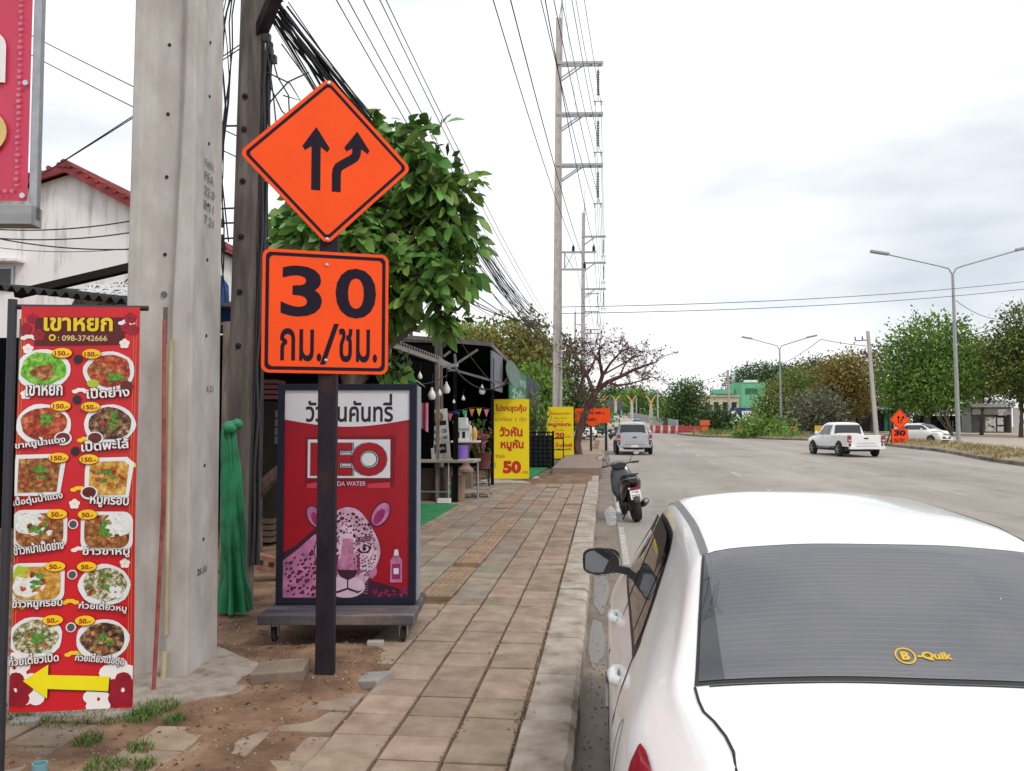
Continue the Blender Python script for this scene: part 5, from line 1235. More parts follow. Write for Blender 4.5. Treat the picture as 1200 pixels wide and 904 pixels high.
# side glass, mirrors, handles, lamps and wheels, one of each per side
def lower(y): return 1.035 + .012 * (y - 1.25) / 1.6 - .0 + (0.0)
def upper(y):
    if y < 1.72: k = (y - 1.245) / (1.72 - 1.245); return 1.045 + .335 * max(0.0, math.sin(max(0, k) * PI / 2)) ** 0.9
    if y < 2.45: return 1.38 + .012 * math.sin((y - 1.72) / .73 * PI)
    k = (y - 2.45) / .62; return 1.38 - .33 * max(0, k) ** 1.15
for sg in (-1, 1):
    b = MB(); SED.side_patch(b, lambda y: lower(y) - .022, lambda y: max(lower(y) - .01, upper(y) + .022), 1.215, 3.07, TRIM, sg, .003, 40, 8)
    o = b.build('side_window', t, sharp=0)
    b = MB()
    for y0, y1 in ((1.29, 1.50), (1.53, 2.16), (2.22, 2.98)): SED.side_patch(b, lambda y: lower(y) + .006, lambda y: max(lower(y) + .007, upper(y) - .012), y0, y1, SIDEG, sg, .006, 22, 8)
    b.build('pane', o, sharp=0)
    b = MB()                                                     # smoked rain visors over both doors
    for y0, y1 in ((1.50, 2.17), (2.20, 2.86)): SED.side_patch(b, lambda y: upper(y) - .062, lambda y: upper(y) + .012, y0, y1, BLACK, sg, .022, 22, 4)
    b.build('rain_visor', o, sharp=0)
    b = MB()
    for pl in ([(1.245, 1.01), (1.20, .93), (1.14, .84), (1.12, .7), (1.16, .5), (1.2, .3)], [(2.19, 1.02), (2.19, .8), (2.17, .5), (2.15, .28)], [(3.1, 1.0), (3.18, .8), (3.17, .5), (3.12, .28)]):
        b.tube([(sg * (SED.side(y, z) + .0005), y, z) for y, z in pl], .0035, GAP, 5)
    b.tube([(sg * (SED.side(1.72 - .50 * math.cos(k / 12 * 2.2), 1.40 - .0 + .03 * math.sin(k / 12 * 2.2)) ), 1.72 - .50 * math.cos(k / 12 * 2.2), 1.05 + .365 * math.sin(min(PI / 2, k / 12 * 2.2))) for k in range(13)], .003, GAP, 5)
    fc = [(.80 + .075 * math.cos(q), .86 + .085 * math.sin(q)) for q in [2 * PI * k / 20 for k in range(21)]]
    if sg < 0: b.tube([(sg * (SED.side(y, z) + .0005), y, z) for y, z in fc], .0022, mat('faint_gap', (.25, .25, .25), .8), 5)
    b.build('door_gap', t)
    for yy_ in (1.42, 2.42):
        x = SED.side(yy_, .905); b = MB(); b.tube([(sg * (x - .005), yy_ - .085, .905), (sg * (x + .022), yy_ - .065, .907), (sg * (x + .026), yy_, .909), (sg * (x + .022), yy_ + .065, .907), (sg * (x - .005), yy_ + .085, .905)], [.016, .019, .022, .019, .016], WPAINT, 10); b.build('door_handle', t)
    b = MB(); my, mz = 2.93, 1.085; x = SED.side(my, mz - .04); c_ = (sg * (x + .155), my + .03, mz)
    def mir(i, j):
        u = (i - .5) * 2; v = (j - .5) * 2; q = max(abs(u), abs(v)); d_ = math.hypot(u, v) or 1; u_, v_ = u / d_ * q, v / d_ * q
        return (c_[0] + sg * u_ * .105, c_[1] + .075 * (1 - q * q * .95) , c_[2] + v_ * .072 + .008 * u_)
    b.grid(mir, 14, 10, WPAINT, True, flip=sg > 0)
    o = b.build('door_mirror', t, sharp=0)
    b = MB(); pl = [(u * .102, v * .069) for u, v in rrect(2, 2, .55, 5)]; b.prism(pl, -.012, .004, BLACK, Matrix.Translation((c_[0], c_[1] + .006, c_[2])) @ Euler((R(90), 0, R(-4) * sg)).to_matrix().to_4x4()); b.bar((sg * (x - .02), my + .04, mz - .055), (c_[0] - sg * .06, c_[1] + .02, mz - .035), .035, .04, BLACK)
    b.build('mirror_frame', o)
    b = MB(); pl = [(u * .092, v * .059) for u, v in rrect(2, 2, .5, 5)]; b.prism(pl, .0055, .008, mat('mirror_glass', (.25, .26, .28), .03, 1.0, var=.02), Matrix.Translation((c_[0], c_[1] + .006, c_[2])) @ Euler((R(93), 0, R(-10) * sg)).to_matrix().to_4x4()); b.build('mirror_glass', o)
    b = MB()
    def tl_lo(y): return .70 + .30 * max(0, (y - .10) / .36) ** 1.6
    def tl_hi(y): return .955 + .045 * min(1, max(0, (y - .04) / .36))
    SED.side_patch(b, lambda y: min(tl_lo(y), tl_hi(y) - .002), tl_hi, .055, .455, REDL, sg, .008, 16, 6)
    SED.side_patch(b, lambda y: tl_lo(y) + .055, lambda y: max(tl_lo(y) + .056, tl_hi(y) - .09), .10, .24, CLEAR, sg, .0115, 8, 4)
    b.build('tail_light', t, sharp=0)
    b = MB(); SED.side_patch(b, lambda y: .62, lambda y: .74, 3.92, 4.3, CLEAR, sg, .006, 10, 4); b.build('headlight', t, sharp=0)
    for yy_ in (.93, 3.47):
        b = MB(); M_ = Matrix.Translation((sg * .862, yy_, .31)) @ Euler((0, R(90), 0)).to_matrix().to_4x4(); b.lathe([(.335, sg * -.02), (.335, sg * .006), (.27, sg * .007)], BLACK, 28, M_); b.build('wheel_arch', t)
        wheel(t, sg * .797, yy_, .30, .15)
b = MB(); b.box((0, -.004, .62), (.34, .012, .15), LETW); b.build('number_plate', t)
b = MB()
for x in (-.22, .22): b.box((x, .055, .955 - .2), (.02, .01, .02), CHROME)
b.box((0, .02, .83), (.5, .02, .03), CHROME); b.build('boot_trim', t, bevel=.004)

# ---- generic pickup (rear towards the viewer)
def pickup(name, label, paintm, loc, rz, canopy=False, plate_white=True, L_=5.25, W_=1.80, chrome=True, lampw=.15):
    t = thing(name, label, 'pickup truck', loc, rz); h = W_ / 2
    cab = Shell([
     (2.02, [(0, 1.02), (.3, 1.02), (.5, 1.02), (.66, 1.01), (h * .95, .98), (h * .97, .80), (h * .97, .62), (h * .95, .5), (h * .85, .42)]),
     (2.06, [(0, 1.66), (.35, 1.65), (.60, 1.615), (.715, 1.48), (h * .95, 1.06), (h * .98, .82), (h * .98, .62), (h * .96, .5), (h * .85, .42)]),
     (2.25, [(0, 1.73), (.35, 1.72), (.62, 1.68), (.73, 1.52), (h * .96, 1.07), (h, .84), (h, .62), (h * .97, .48), (h * .86, .40)]),
     (3.0, [(0, 1.75), (.35, 1.74), (.62, 1.70), (.73, 1.52), (h * .96, 1.07), (h, .84), (h, .62), (h * .97, .48), (h * .86, .40)]),
     (3.45, [(0, 1.69), (.35, 1.68), (.60, 1.63), (.71, 1.48), (h * .95, 1.06), (h, .84), (h, .62), (h * .97, .48), (h * .86, .40)]),
     (4.1, [(0, 1.16), (.3, 1.15), (.6, 1.12), (.72, 1.08), (h * .93, 1.0), (h, .82), (h, .62), (h * .97, .5), (h * .86, .42)]),
     (5.0, [(0, 1.04), (.3, 1.03), (.58, 1.0), (.7, .96), (h * .90, .88), (h * .96, .74), (h * .96, .58), (h * .93, .46), (h * .8, .38)]),
     (L_, [(0, .86), (.3, .85), (.5, .83), (.6, .80), (h * .76, .74), (h * .82, .64), (h * .82, .54), (h * .8, .46), (h * .7, .42)])])
    b = MB(); cab.mesh(b, paintm, 46, 3); b.build('cab', t, sharp=50)
    b = MB(); b.grid(lambda i, j: ((i - .5) * (1.42 - .14 * j), 2.028 + .002 * j, 1.13 + .46 * j), 8, 4, FARG, True); b.build('rear_window', t)
    for sg in (-1, 1):
        b = MB()
        for y0, y1 in ((2.22, 2.85), (2.92, 3.62)): cab.side_patch(b, lambda y: 1.10, lambda y: max(1.11, 1.58 - max(0, y - 3.15) * .98), y0, y1, FARG, sg, .012, 10, 4)
        b.build('side_window', t, sharp=0)
        b = MB(); b.ball((sg * (h + .12), 3.45, 1.16), .12, paintm, 10, sq=(.95, .5, .95)); b.build('door_mirror', t)
        for yy_ in (2.35, 3.05):
            b = MB(); b.box((sg * (h + .012), yy_, .98), (.025, .16, .035), CHROME if chrome else paintm); b.build('door_handle', t, bevel=.006)
        b = MB(); b.tube([(sg * (h * .99), 2.0, .46), (sg * (h + .02), 2.1, .40), (sg * (h + .02), 3.7, .40), (sg * h * .99, 3.8, .46)], .035, BLACK, 8); b.build('side_step', t)
        for yy_ in (1.02, 4.25):
            b = MB(); M_ = Matrix.Translation((sg * (h + .002), yy_, .40)) @ Euler((0, R(90), 0)).to_matrix().to_4x4(); b.lathe([(.42, -.03 * sg), (.42, .006 * sg), (.36, .007 * sg)], BLACK, 24, M_); b.build('wheel_arch', t)
            wheel(t, sg * (h - .02), yy_, .375, .20, spokes=6)
        b = MB(); b.box((sg * (h - lampw / 2 - .0), -.012, .90), (lampw, .10, .36), REDL); b.box((sg * (h - lampw / 2), -.064, .83), (lampw * .8, .01, .07), CLEAR); b.build('tail_light', t, bevel=.02)
    b = MB()                                                     # load bed: floor, sides
    for sg in (-1, 1): b.box((sg * (h - .035), 1.02, .80), (.07, 1.98, .58), paintm)
    b.box((0, 1.02, .62), (W_ - .14, 1.98, .06), BLACK); b.box((0, 1.97, .80), (W_ - .14, .05, .5), paintm); b.build('load_bed', t, bevel=.03)
    b = MB(); b.box((0, .02, .81), (W_ - 2 * lampw - .01, .06, .55), paintm); b.box((0, -.012, .93), (.22, .02, .07), BLACK); b.box((0, -.014, .70), (W_ * .5, .012, .02), CHROME); b.build('tailgate', t, bevel=.015)
    b = MB(); b.box((0, -.08, .47), (W_ * .95, .18, .14), CHROME if chrome else paintm); b.box((0, -.10, .545), (W_ * .6, .14, .02), BLACK); b.build('rear_bumper', t, bevel=.03)
    b = MB(); b.box((0, -.178, .475), (.36, .012, .11), LETW); b.build('number_plate', t)
    b = MB(); b.box((0, 2.5, .36), (1.0, 4.4, .16), BLACK); b.build('underbody', t)
    return t
def gz(y): return ROAD + ramp(y)
q = G(743, 535.5, ROAD)
pickup('pickup_truck', 'silver pickup parked ahead of the motor scooter along the kerb', mat('silver_paint', (.50, .52, .55), .35, .35, var=.03, coat=.4), (1.55, 45.2, gz(45.2)), R(1), chrome=True)
pickup('pickup_truck', 'white pickup driving away in the far lane beside the median', WPAINT, (12.75, 43.6, gz(43.6)), R(9), chrome=False, lampw=.17, W_=1.86)

# ---- small white hatchback on the service road, coming towards us
def hatch(name, label, paintm, loc, rz, cat='car'):
    S_ = Shell([
     (0.0, [(0, .74), (.3, .735), (.5, .71), (.6, .67), (.68, .6), (.72, .5), (.71, .4), (.68, .32), (.6, .26)]),
     (.12, [(0, .90), (.3, .89), (.52, .86), (.64, .82), (.74, .72), (.79, .58), (.79, .44), (.76, .32), (.68, .22)]),
     (.85, [(0, 1.06), (.3, 1.05), (.58, 1.02), (.68, .98), (.78, .90), (.85, .74), (.85, .52), (.82, .34), (.74, .2)]),
     (1.45, [(0, 1.40), (.3, 1.39), (.54, 1.34), (.63, 1.22), (.78, .98), (.85, .78), (.85, .54), (.82, .34), (.74, .2)]),
     (2.1, [(0, 1.52), (.3, 1.51), (.54, 1.46), (.63, 1.32), (.78, 1.0), (.85, .8), (.85, .55), (.82, .34), (.74, .2)]),
     (3.3, [(0, 1.47), (.3, 1.46), (.52, 1.41), (.61, 1.28), (.77, 1.02), (.84, .82), (.84, .56), (.81, .34), (.73, .2)]),
     (3.85, [(0, 1.08), (.3, 1.07), (.52, 1.05), (.62, 1.0), (.72, .92), (.78, .76), (.78, .56), (.75, .36), (.66, .24)]),
     (3.98, [(0, .86), (.3, .85), (.46, .83), (.54, .79), (.62, .72), (.66, .62), (.66, .5), (.63, .38), (.56, .3)])])
    t = thing(name, label, cat, loc, rz)
    b = MB(); S_.mesh(b, paintm, 44, 3); b.build('body', t, sharp=50)
    b = MB(); S_.top_patch(b, lambda y: -.60 + (y - .92) * .08, lambda y: .60 - (y - .92) * .08, .93, 1.78, FARG, .01, 12, 8); b.build('windscreen', t, sharp=0)
    b = MB(); S_.top_patch(b, lambda y: -.47, lambda y: .47, 3.42, 3.78, FARG, .01, 8, 5); b.build('rear_window', t, sharp=0)
    for sg in (-1, 1):
        b = MB(); S_.side_patch(b, lambda y: 1.02, lambda y: max(1.03, min(1.36, 1.05 + (y - 1.05) * .55, 1.36 - max(0, y - 2.9) * .45)), 1.1, 3.5, FARG, sg, .01, 20, 4); b.build('side_window', t, sharp=0)
        b = MB(); S_.side_patch(b, lambda y: .66, lambda y: .66 + .14 * (1 - abs(y - .35) / .36), .06, .66, CLEAR, sg, .01, 10, 3); b.build('headlight', t, sharp=0)
        b = MB(); S_.side_patch(b, lambda y: .75, lambda y: 1.0, 3.72, 3.92, REDL, sg, .012, 5, 3); b.build('tail_light', t, sharp=0)
        b = MB(); b.ball((sg * .93, 1.42, 1.05), .09, paintm, 8, sq=(1, .6, .8)); b.build('door_mirror', t)
        for yy_ in (.72, 3.25):
            b = MB(); M_ = Matrix.Translation((sg * .848, yy_, .31)) @ Euler((0, R(90), 0)).to_matrix().to_4x4(); b.lathe([(.34, -.03 * sg), (.34, .006 * sg), (.27, .007 * sg)], BLACK, 20, M_); b.build('wheel_arch', t)
            wheel(t, sg * .825, yy_, .30, .15)
    b = MB(); b.box((0, -.012, .42), (.95, .03, .14), BLACK); b.box((0, .0, .66), (.8, .03, .05), BLACK); b.build('grille', t); b = MB(); b.box((0, -.035, .44), (.34, .012, .11), LETW); b.build('number_plate', t)
    return t
hq = G(1086, 519.5, ROAD)
hatch('hatchback_car', 'small white hatchback facing us on the service road beside the orange 30 sign', WPAINT, (25.2, 66.5, gz(66.5) + .03), R(34))

# ---- the motor scooter by the kerb, leaning on its stand
def scooter():
    BK = mat('scooter_black', (.018, .018, .022), .22, coat=.5); GY = mat('scooter_grey', (.045, .048, .056), .3, .3, coat=.4); DK = mat('scooter_matt', (.03, .03, .033), .6)
    t = thing('motor_scooter', 'black motor scooter parked at the kerb between the sedan and the silver pickup', 'scooter', (.60, 16.3, gz(16.3)), rot=(0, R(-9), R(9)))
    def whl(y, r, w_, nm='wheel'):
        o = bpy.data.objects.new(nm, None); COL.objects.link(o); o.parent = t; o.location = (0, y, r); M_ = Euler((0, R(90), 0)).to_matrix().to_4x4()
        b = MB(); b.lathe([(r * .72, -w_ / 2), (r * .9, -w_ * .48), (r * .985, -w_ * .25), (r, 0), (r * .985, w_ * .25), (r * .9, w_ * .48), (r * .72, w_ / 2)], RUBBER, 26, M_); b.build('tyre', o)
        b = MB(); b.lathe([(r * .72, -w_ * .4), (r * .72, w_ * .4), (r * .62, w_ * .3), (r * .62, -w_ * .3)], BLACK, 22, M_)
        for k in range(5): a = k * 1.2566; b.bar((0, 0, 0), (0, r * .66 * math.cos(a), r * .66 * math.sin(a)), .03, .03, BLACK)
        b.lathe([(0, -w_ * .5), (.05, -w_ * .5), (.05, w_ * .5), (0, w_ * .5)], STEEL, 12, M_); b.build('rim', o)
    whl(.0, .30, .15); whl(1.29, .29, .10)
    def blob(secs, m, name, parent=t, n=14):                    # secs: (y, z centre, half width, half height)
        b = MB(); vs = []
        for y, z, hw, hh in secs:
            for a in range(n):
                q = 2 * PI * a / n; c_, s_ = math.cos(q), math.sin(q); e = .75
                vs.append((hw * math.copysign(abs(c_) ** e, c_), y, z + hh * math.copysign(abs(s_) ** e, s_)))
        N = len(secs); b.add(vs, [(k * n + a, (k + 1) * n + a, (k + 1) * n + (a + 1) % n, k * n + (a + 1) % n) for k in range(N - 1) for a in range(n)], m, True)
        b.add(vs[:n], [tuple(range(n))], m); b.add(vs[-n:], [tuple(reversed(range(n)))], m); return b.build(name, parent)
    blob([(-.27, .80, .08, .04), (-.18, .78, .15, .09), (.0, .72, .19, .14), (.25, .64, .19, .18), (.45, .56, .16, .18), (.62, .43, .14, .13)], BK, 'tail_body')
    blob([(-.16, .865, .09, .025), (.0, .87, .13, .045), (.25, .83, .14, .055), (.5, .78, .12, .05), (.66, .76, .08, .03)], DK, 'seat')
    blob([(.35, .30, .13, .06), (.6, .28, .15, .05), (.9, .29, .14, .05), (1.0, .34, .12, .06)], DK, 'floorboard')
    blob([(.88, .38, .16, .10), (.94, .58, .24, .16), (1.0, .80, .22, .15), (1.06, .97, .15, .09)], GY, 'leg_shield')
    blob([(1.02, .55, .12, .16), (1.12, .68, .15, .17), (1.22, .78, .12, .11), (1.28, .8, .05, .05)], BK, 'front_fairing')
    blob([(.96, 1.02, .13, .06), (1.08, 1.04, .17, .075), (1.17, 1.0, .10, .05)], BK, 'handlebar_cover')
    blob([(-.34, .40, .05, .015), (-.27, .52, .075, .03), (-.15, .62, .08, .05)], DK, 'rear_mudguard')
    blob([(1.0, .55, .05, .02), (1.2, .615, .065, .02), (1.4, .56, .06, .02), (1.52, .46, .04, .015)], BK, 'front_mudguard')
    b = MB(); b.tube([(-.36, .88, 1.05), (-.2, 1.0, 1.05), (0, 1.06, 1.04), (.2, 1.0, 1.05), (.36, .88, 1.05)], .013, BLACK, 8)
    for s_ in (-1, 1): b.tube([(s_ * .26, .955, 1.05), (s_ * .37, .87, 1.05)], .019, DK, 8)
    b.build('handlebar', t)
    for s_ in (-1, 1):
        b = MB(); b.tube([(s_ * .22, .98, 1.06), (s_ * .26, .99, 1.15), (s_ * .33, .96, 1.21)], .006, BLACK, 6); o = b.build('mirror', t); b = MB(); b.ball((s_ * .37, .955, 1.235), .062, DK, 10, sq=(1.15, .35, .8)); b.build('shell', o)
        b = MB(); b.oval(s_ * .37, 1.235, .062, .042, CHROME, 0, n=20, M=Matrix.Translation((0, .93, 0)) @ Euler((R(90), 0, 0)).to_matrix().to_4x4()); b.build('mirror_glass', o)
        b = MB(); b.tube([(s_ * .12, 1.29, .29), (s_ * .08, 1.2, .6)], .018, STEEL, 8); b.build('fork', t)
    b = MB(); b.grid(lambda i, j: ((i - .5) * .22, -.245 + .05 * abs(i - .5) * 2 + .02 * j, .735 + .085 * j), 8, 3, REDL, True, flip=False); b.box((0, -.20, .778), (.21, .06, .085), REDL); b.build('tail_light', t)
    b = MB(); b.box((0, -.245, .655), (.19, .03, .03), REDL); b.ball((-.10, -.25, .655), .026, CLEAR, 8); b.ball((.10, -.25, .655), .024, REDL, 8); b.build('reflector', t)
    b = MB(); M_ = Matrix.Translation((0, -.285, .535)) @ Euler((R(78), 0, 0)).to_matrix().to_4x4(); b.prism(rrect(.20, .17, .015), -.002, .002, LETW, M_)
    b.text('1กฐ', -.06, .03, .06, .07, INK, 3, bold=.02, M=M_); b.text('7352', -.08, -.06, .08, .0, INK, 3, bold=.02, M=M_); b.build('number_plate', t)
    b = MB(); b.tube([(.10, .35, .25), (.155, .1, .28)], .02, DK, 8); b.tube([(.16, .12, .28), (.17, -.05, .33), (.175, -.27, .39)], [.045, .062, .055], DK, 12); b.lathe([(0, 0), (.035, 0), (.035, .01), (.0, .012)], CHROME, 12, Matrix.Translation((.176, -.275, .392)) @ Euler((R(90), 0, 0)).to_matrix().to_4x4()); b.box((.235, -.08, .36), (.012, .2, .07), CHROME); b.build('exhaust', t)
    b = MB(); b.box((-.09, .05, .30), (.10, .42, .14), DK); b.lathe([(.05, 0), (.09, .02), (.09, .04), (.02, .05)], BLACK, 14, Matrix.Translation((-.12, .05, .30)) @ Euler((0, R(-90), 0)).to_matrix().to_4x4()); b.build('engine', t, bevel=.02)
    b = MB(); b.tube([(-.08, .38, .24), (-.2, .34, .05), (-.235, .30, -.03)], .012, BLACK, 8); b.box((-.235, .30, -.02), (.07, .05, .012), BLACK); b.build('side_stand', t)
    b = MB(); b.tube([(-.12, .1, .86), (-.14, -.1, .90), (-.10, -.24, .91), (.10, -.24, .91), (.14, -.1, .90), (.12, .1, .86)], .013, DK, 8); b.build('grab_rail', t)
    return t
moto = scooter()
# ================================================================ THE FOOD STALLS AND HOUSES ON THE LEFT
DARKW = mat('dark_boards_shade', (0.035, 0.03, 0.027), 0.9, scale=5, spec=.05); NETSHADE = mat('black_net_and_shade', (0.006, 0.006, 0.007), 0.95, spec=.03); TIN = ramp_mat('rusty_tin', [(.3, (.06, .052, .05)), (.55, (.14, .125, .12)), (.75, (.24, .21, .2))], scale=1.6, rough=.7, stretch=(1, .25, 1))  # first two: near-black tones that also paint the unlit shack and stall interiors
def corr(b, p00, p10, p01, n, m, amp=.03, th=.006):        # corrugated sheet: p00->p10 across the waves, p00->p01 along them
    p00, p10, p01 = Vector(p00), Vector(p10), Vector(p01); u = p10 - p00; v = p01 - p00; nn = u.cross(v).normalized(); vs = []
    if nn.z < 0: nn = -nn
    N = n * 6
    for j in (0, 1):
        for i in range(N + 1): vs.append(p00 + u * (i / N) + v * j + nn * amp * math.sin(2 * PI * n * i / N))
    w_ = N + 1; vs2 = [q - nn * th for q in vs]; k = len(vs)
    b.add(vs, [(i, i + 1, w_ + i + 1, w_ + i) for i in range(N)], m, True); b.add(vs2, [(w_ + i, w_ + i + 1, i + 1, i) for i in range(N)], m, True)
def box_to(b, x0, x1, y0, y1, z0, z1, m): b.box(((x0 + x1) / 2, (y0 + y1) / 2, (z0 + z1) / 2), (x1 - x0, y1 - y0, z1 - z0), m)
def post(b, x, y, z, m=None, w_=.09): box_to(b, x - w_ / 2, x + w_ / 2, y - w_ / 2, y + w_ / 2, ramp(y) - .05, z, m or WOOD)
# ---- stained white house with a red tiled gable
STAIN = ramp_mat('stained_white_wall', [(.24, (.20, .18, .175)), (.36, (.50, .47, .46)), (.50, (.78, .755, .75))], scale=1.7, rough=.9, stretch=(1.6, 1.6, .22), detail=10)
RTILE = ramp_mat('red_roof_tile', [(.3, (.13, .018, .022)), (.7, (.30, .05, .05))], scale=2, rough=.6)
Yh = 25.0; rd = P(84, 204, Yh); rr = P(172, 252, Yh); ll = P(-30, 232, Yh); base = ramp(Yh)
t = thing('gable_house', 'rain-stained white house wall under a dark red tiled gable roof', 'house', (rd.x, Yh, base))
hz = rd.z - base; ex = rr.x - rd.x + 1.2; slope = (rd.z - rr.z) / (rr.x - rd.x); lw = 5.2; sl2 = .28
b = MB(); b.add([(-lw, 0, 0), (ex, 0, 0), (ex, 0, hz - slope * ex), (0, 0, hz), (-lw, 0, hz - sl2 * lw), (-lw, 7, 0), (ex, 7, 0), (ex, 7, hz - slope * ex), (0, 7, hz), (-lw, 7, hz - sl2 * lw)],
      [(0, 1, 2, 3, 4), (9, 8, 7, 6, 5), (1, 6, 7, 2), (5, 0, 4, 9)], STAIN); b.build('wall', t)
b = MB()
for sg, s_, l_ in ((1, slope, ex + .3), (-1, sl2, lw + .3)):
    a = Vector((0, -.35, hz + .10)); e = Vector((sg * l_, -.35, hz + .10 - s_ * l_)); d = (e - a)
    b.add([a, e, e + Vector((0, 7.7, 0)), a + Vector((0, 7.7, 0)), a + Vector((0, 0, .12)), e + Vector((0, 0, .12)), e + Vector((0, 7.7, .12)), a + Vector((0, 7.7, .12))], [(0, 1, 2, 3), (4, 5, 6, 7), (0, 1, 5, 4), (3, 2, 6, 7), (1, 2, 6, 5), (0, 3, 7, 4)], RTILE)
    b.add([a + Vector((0, -.03, -.14)), e + Vector((0, -.03, -.14)), e + Vector((0, -.03, .05)), a + Vector((0, -.03, .05)), a + Vector((0, .05, -.14)), e + Vector((0, .05, -.14)), e + Vector((0, .05, .05)), a + Vector((0, .05, .05))], [(0, 1, 2, 3), (7, 6, 5, 4), (0, 4, 5, 1), (3, 2, 6, 7)], RTILE)
    n_ = int(d.length / .34)
    for k in range(n_):
        c = a + d * ((k + .5) / n_); b.tube([c + Vector((0, -.06, .13)), c + Vector((0, 7.7, .13))], .085, RTILE, 6)
b.tube([(0, -.42, hz + .22), (0, 7.4, hz + .22)], .14, RTILE, 8); b.build('roof', t)
wp = P(8, 326, Yh); b = MB(); b.box((wp.x - rd.x - .35, -.03, wp.z - base), (1.25, .08, .75), STEEL); o = b.build('window', t)
b = MB(); b.box((wp.x - rd.x - .35, -.075, wp.z - base), (1.05, .02, .56), mat('dusty_pane', (.04, .045, .05), .15)); b.build('pane', o)
b = MB(); b.box((wp.x - rd.x - .3, -.2, wp.z - base + .5), (1.8, .5, .08), STAIN); b.build('canopy', t)
# ---- tin shack behind the banner and the poles
t = thing('tin_shack', 'dark open shack under a black corrugated roof behind the banner and concrete pole', 'shack', (-6.4, 11.2, ramp(11)))
gz0 = ramp(11)
A = P(-40, 333, 8.9); B_ = P(152, 354, 8.9); off = Vector((6.4, -11.2, -gz0))
b = MB(); corr(b, A + off, B_ + off, A + off + Vector((0, 4.6, .55)), 15, mat('black_roof_sheet', (.03, .027, .026), .7), amp=.035); b.build('roof', t)
b = MB(); p, q = P(20, 345, 9.6) + off, P(262, 288, 9.6) + off; b.bar(p, q, .12, .09, DARKW); b.build('barge_board', t)
b = MB(); p = P(60, 400, 13.0) + off; box_to(b, p.x - 3.2, 2.95, 2.0, 2.08, 0, 3.15, NETSHADE); b.build('shade_back_wall', t)  # black back and side walls added to keep daylight out of the shack
b = MB(); box_to(b, -4.6, -4.5, -2.2, 2.0, 0, 3.1, DARKW); b.build('shade_side_wall', t)
for x, y in ((-3.6, -2.1), (-.2, -2.1), (2.0, -1.6), (2.75, .6)):
    b = MB(); box_to(b, x - .05, x + .05, y - .05, y + .05, 0, 2.9, WOOD); b.build('post', t)
b = MB(); corr(b, (.2, -1.2, 3.02), (3.0, -1.2, 2.86), (.2, 2.1, 3.2), 9, TIN, amp=.03); b.build('lean_to_roof', t)
b = MB(); BR = ramp_mat('bark_brown', [(.3, (.05, .033, .025)), (.7, (.16, .11, .085))], scale=6, rough=.95, stretch=(2, 2, .5), bump=.4)
p = [P(300, 580, 11.2), P(318, 560, 11.2), P(338, 545, 11.1), P(360, 510, 11.1)]; b.tube(p, [.10, .09, .10, .08], BR, 8); b.tube([p[0], P(298, 690, 11.2)], [.09, .12], BR, 8); tag(b.build('tree_stump'), 'crooked brown tree stump in the dark between the grey pole and the lightbox', 'stump')
PATC = ramp_mat('patterned_bag', [(.40, (.02, .02, .02)), (.46, (.72, .72, .72))], tex='noise', scale=26, rough=.5, detail=3)
g = P(112, 338, 9.9); b = MB(); b.grid(lambda i, j: (g.x - .42 + i * .84, 9.9 + .3 * j, g.z - .42 + .45 * j + .06 * math.sin(i * 4) + .06 * noise.noise(Vector((i * 4, j * 4, 0))) + i * .1), 14, 8, PATC, True); tag(b.build('patterned_cloth', sharp=0), 'black and white patterned cloth bundled on the shack roof above the banner', 'cloth')
BT = mat('blue_tarp', (.02, .13, .42), .6, var=.3, scale=3)
g = P(262, 320, 12.0); b = MB(); b.add([P(250, 310, 12), P(268, 335, 12), P(270, 392, 12), P(250, 388, 12), P(250, 310, 12.1), P(268, 335, 12.1), P(270, 392, 12.1), P(250, 388, 12.1)], [(0, 3, 2, 1), (4, 5, 6, 7), (0, 1, 5, 4), (1, 2, 6, 5), (2, 3, 7, 6), (3, 0, 4, 7)], BT); tag(b.build('blue_tarp'), 'blue tarpaulin showing between the concrete pole and the leaning grey pole', 'tarpaulin')
# clutter in the dark: crates and a chair-like frame, shelf
for k, (px, py, d, m) in enumerate(((306, 470, (.5, .4, .3), 'c1'), (312, 520, (.3, .3, .5), 'c2'), (300, 610, (.6, .5, .35), 'c3'))):
    mm = (mat('crate_wine', (.16, .05, .06), .7), mat('crate_grey', (.12, .12, .14), .7), mat('crate_umber', (.13, .085, .06), .8))[k]
    p = P(px, py, 11.9); b = MB()
    z0 = ramp(12) if k == 2 else p.z
    for q in range(4): b.box((0, 0, .05 + q * d[2] / 4), (d[0], d[1], d[2] / 4 - .02), mm)
    if k < 2:
        b.box((0, 0, -(p.z - ramp(12)) / 2), (d[0] * .9, d[1] * .9, p.z - ramp(12) - .02), DARKW)
    tag(b.build('crate', loc=(p.x, 12.0, z0)), ('wine-red crate', 'grey crate', 'brown slatted crate')[k] + (' high on a dark stand beside the lightbox', ' on a dark stand at half height beside the lightbox', ' on the ground in the shade left of the lightbox')[k], 'crate')
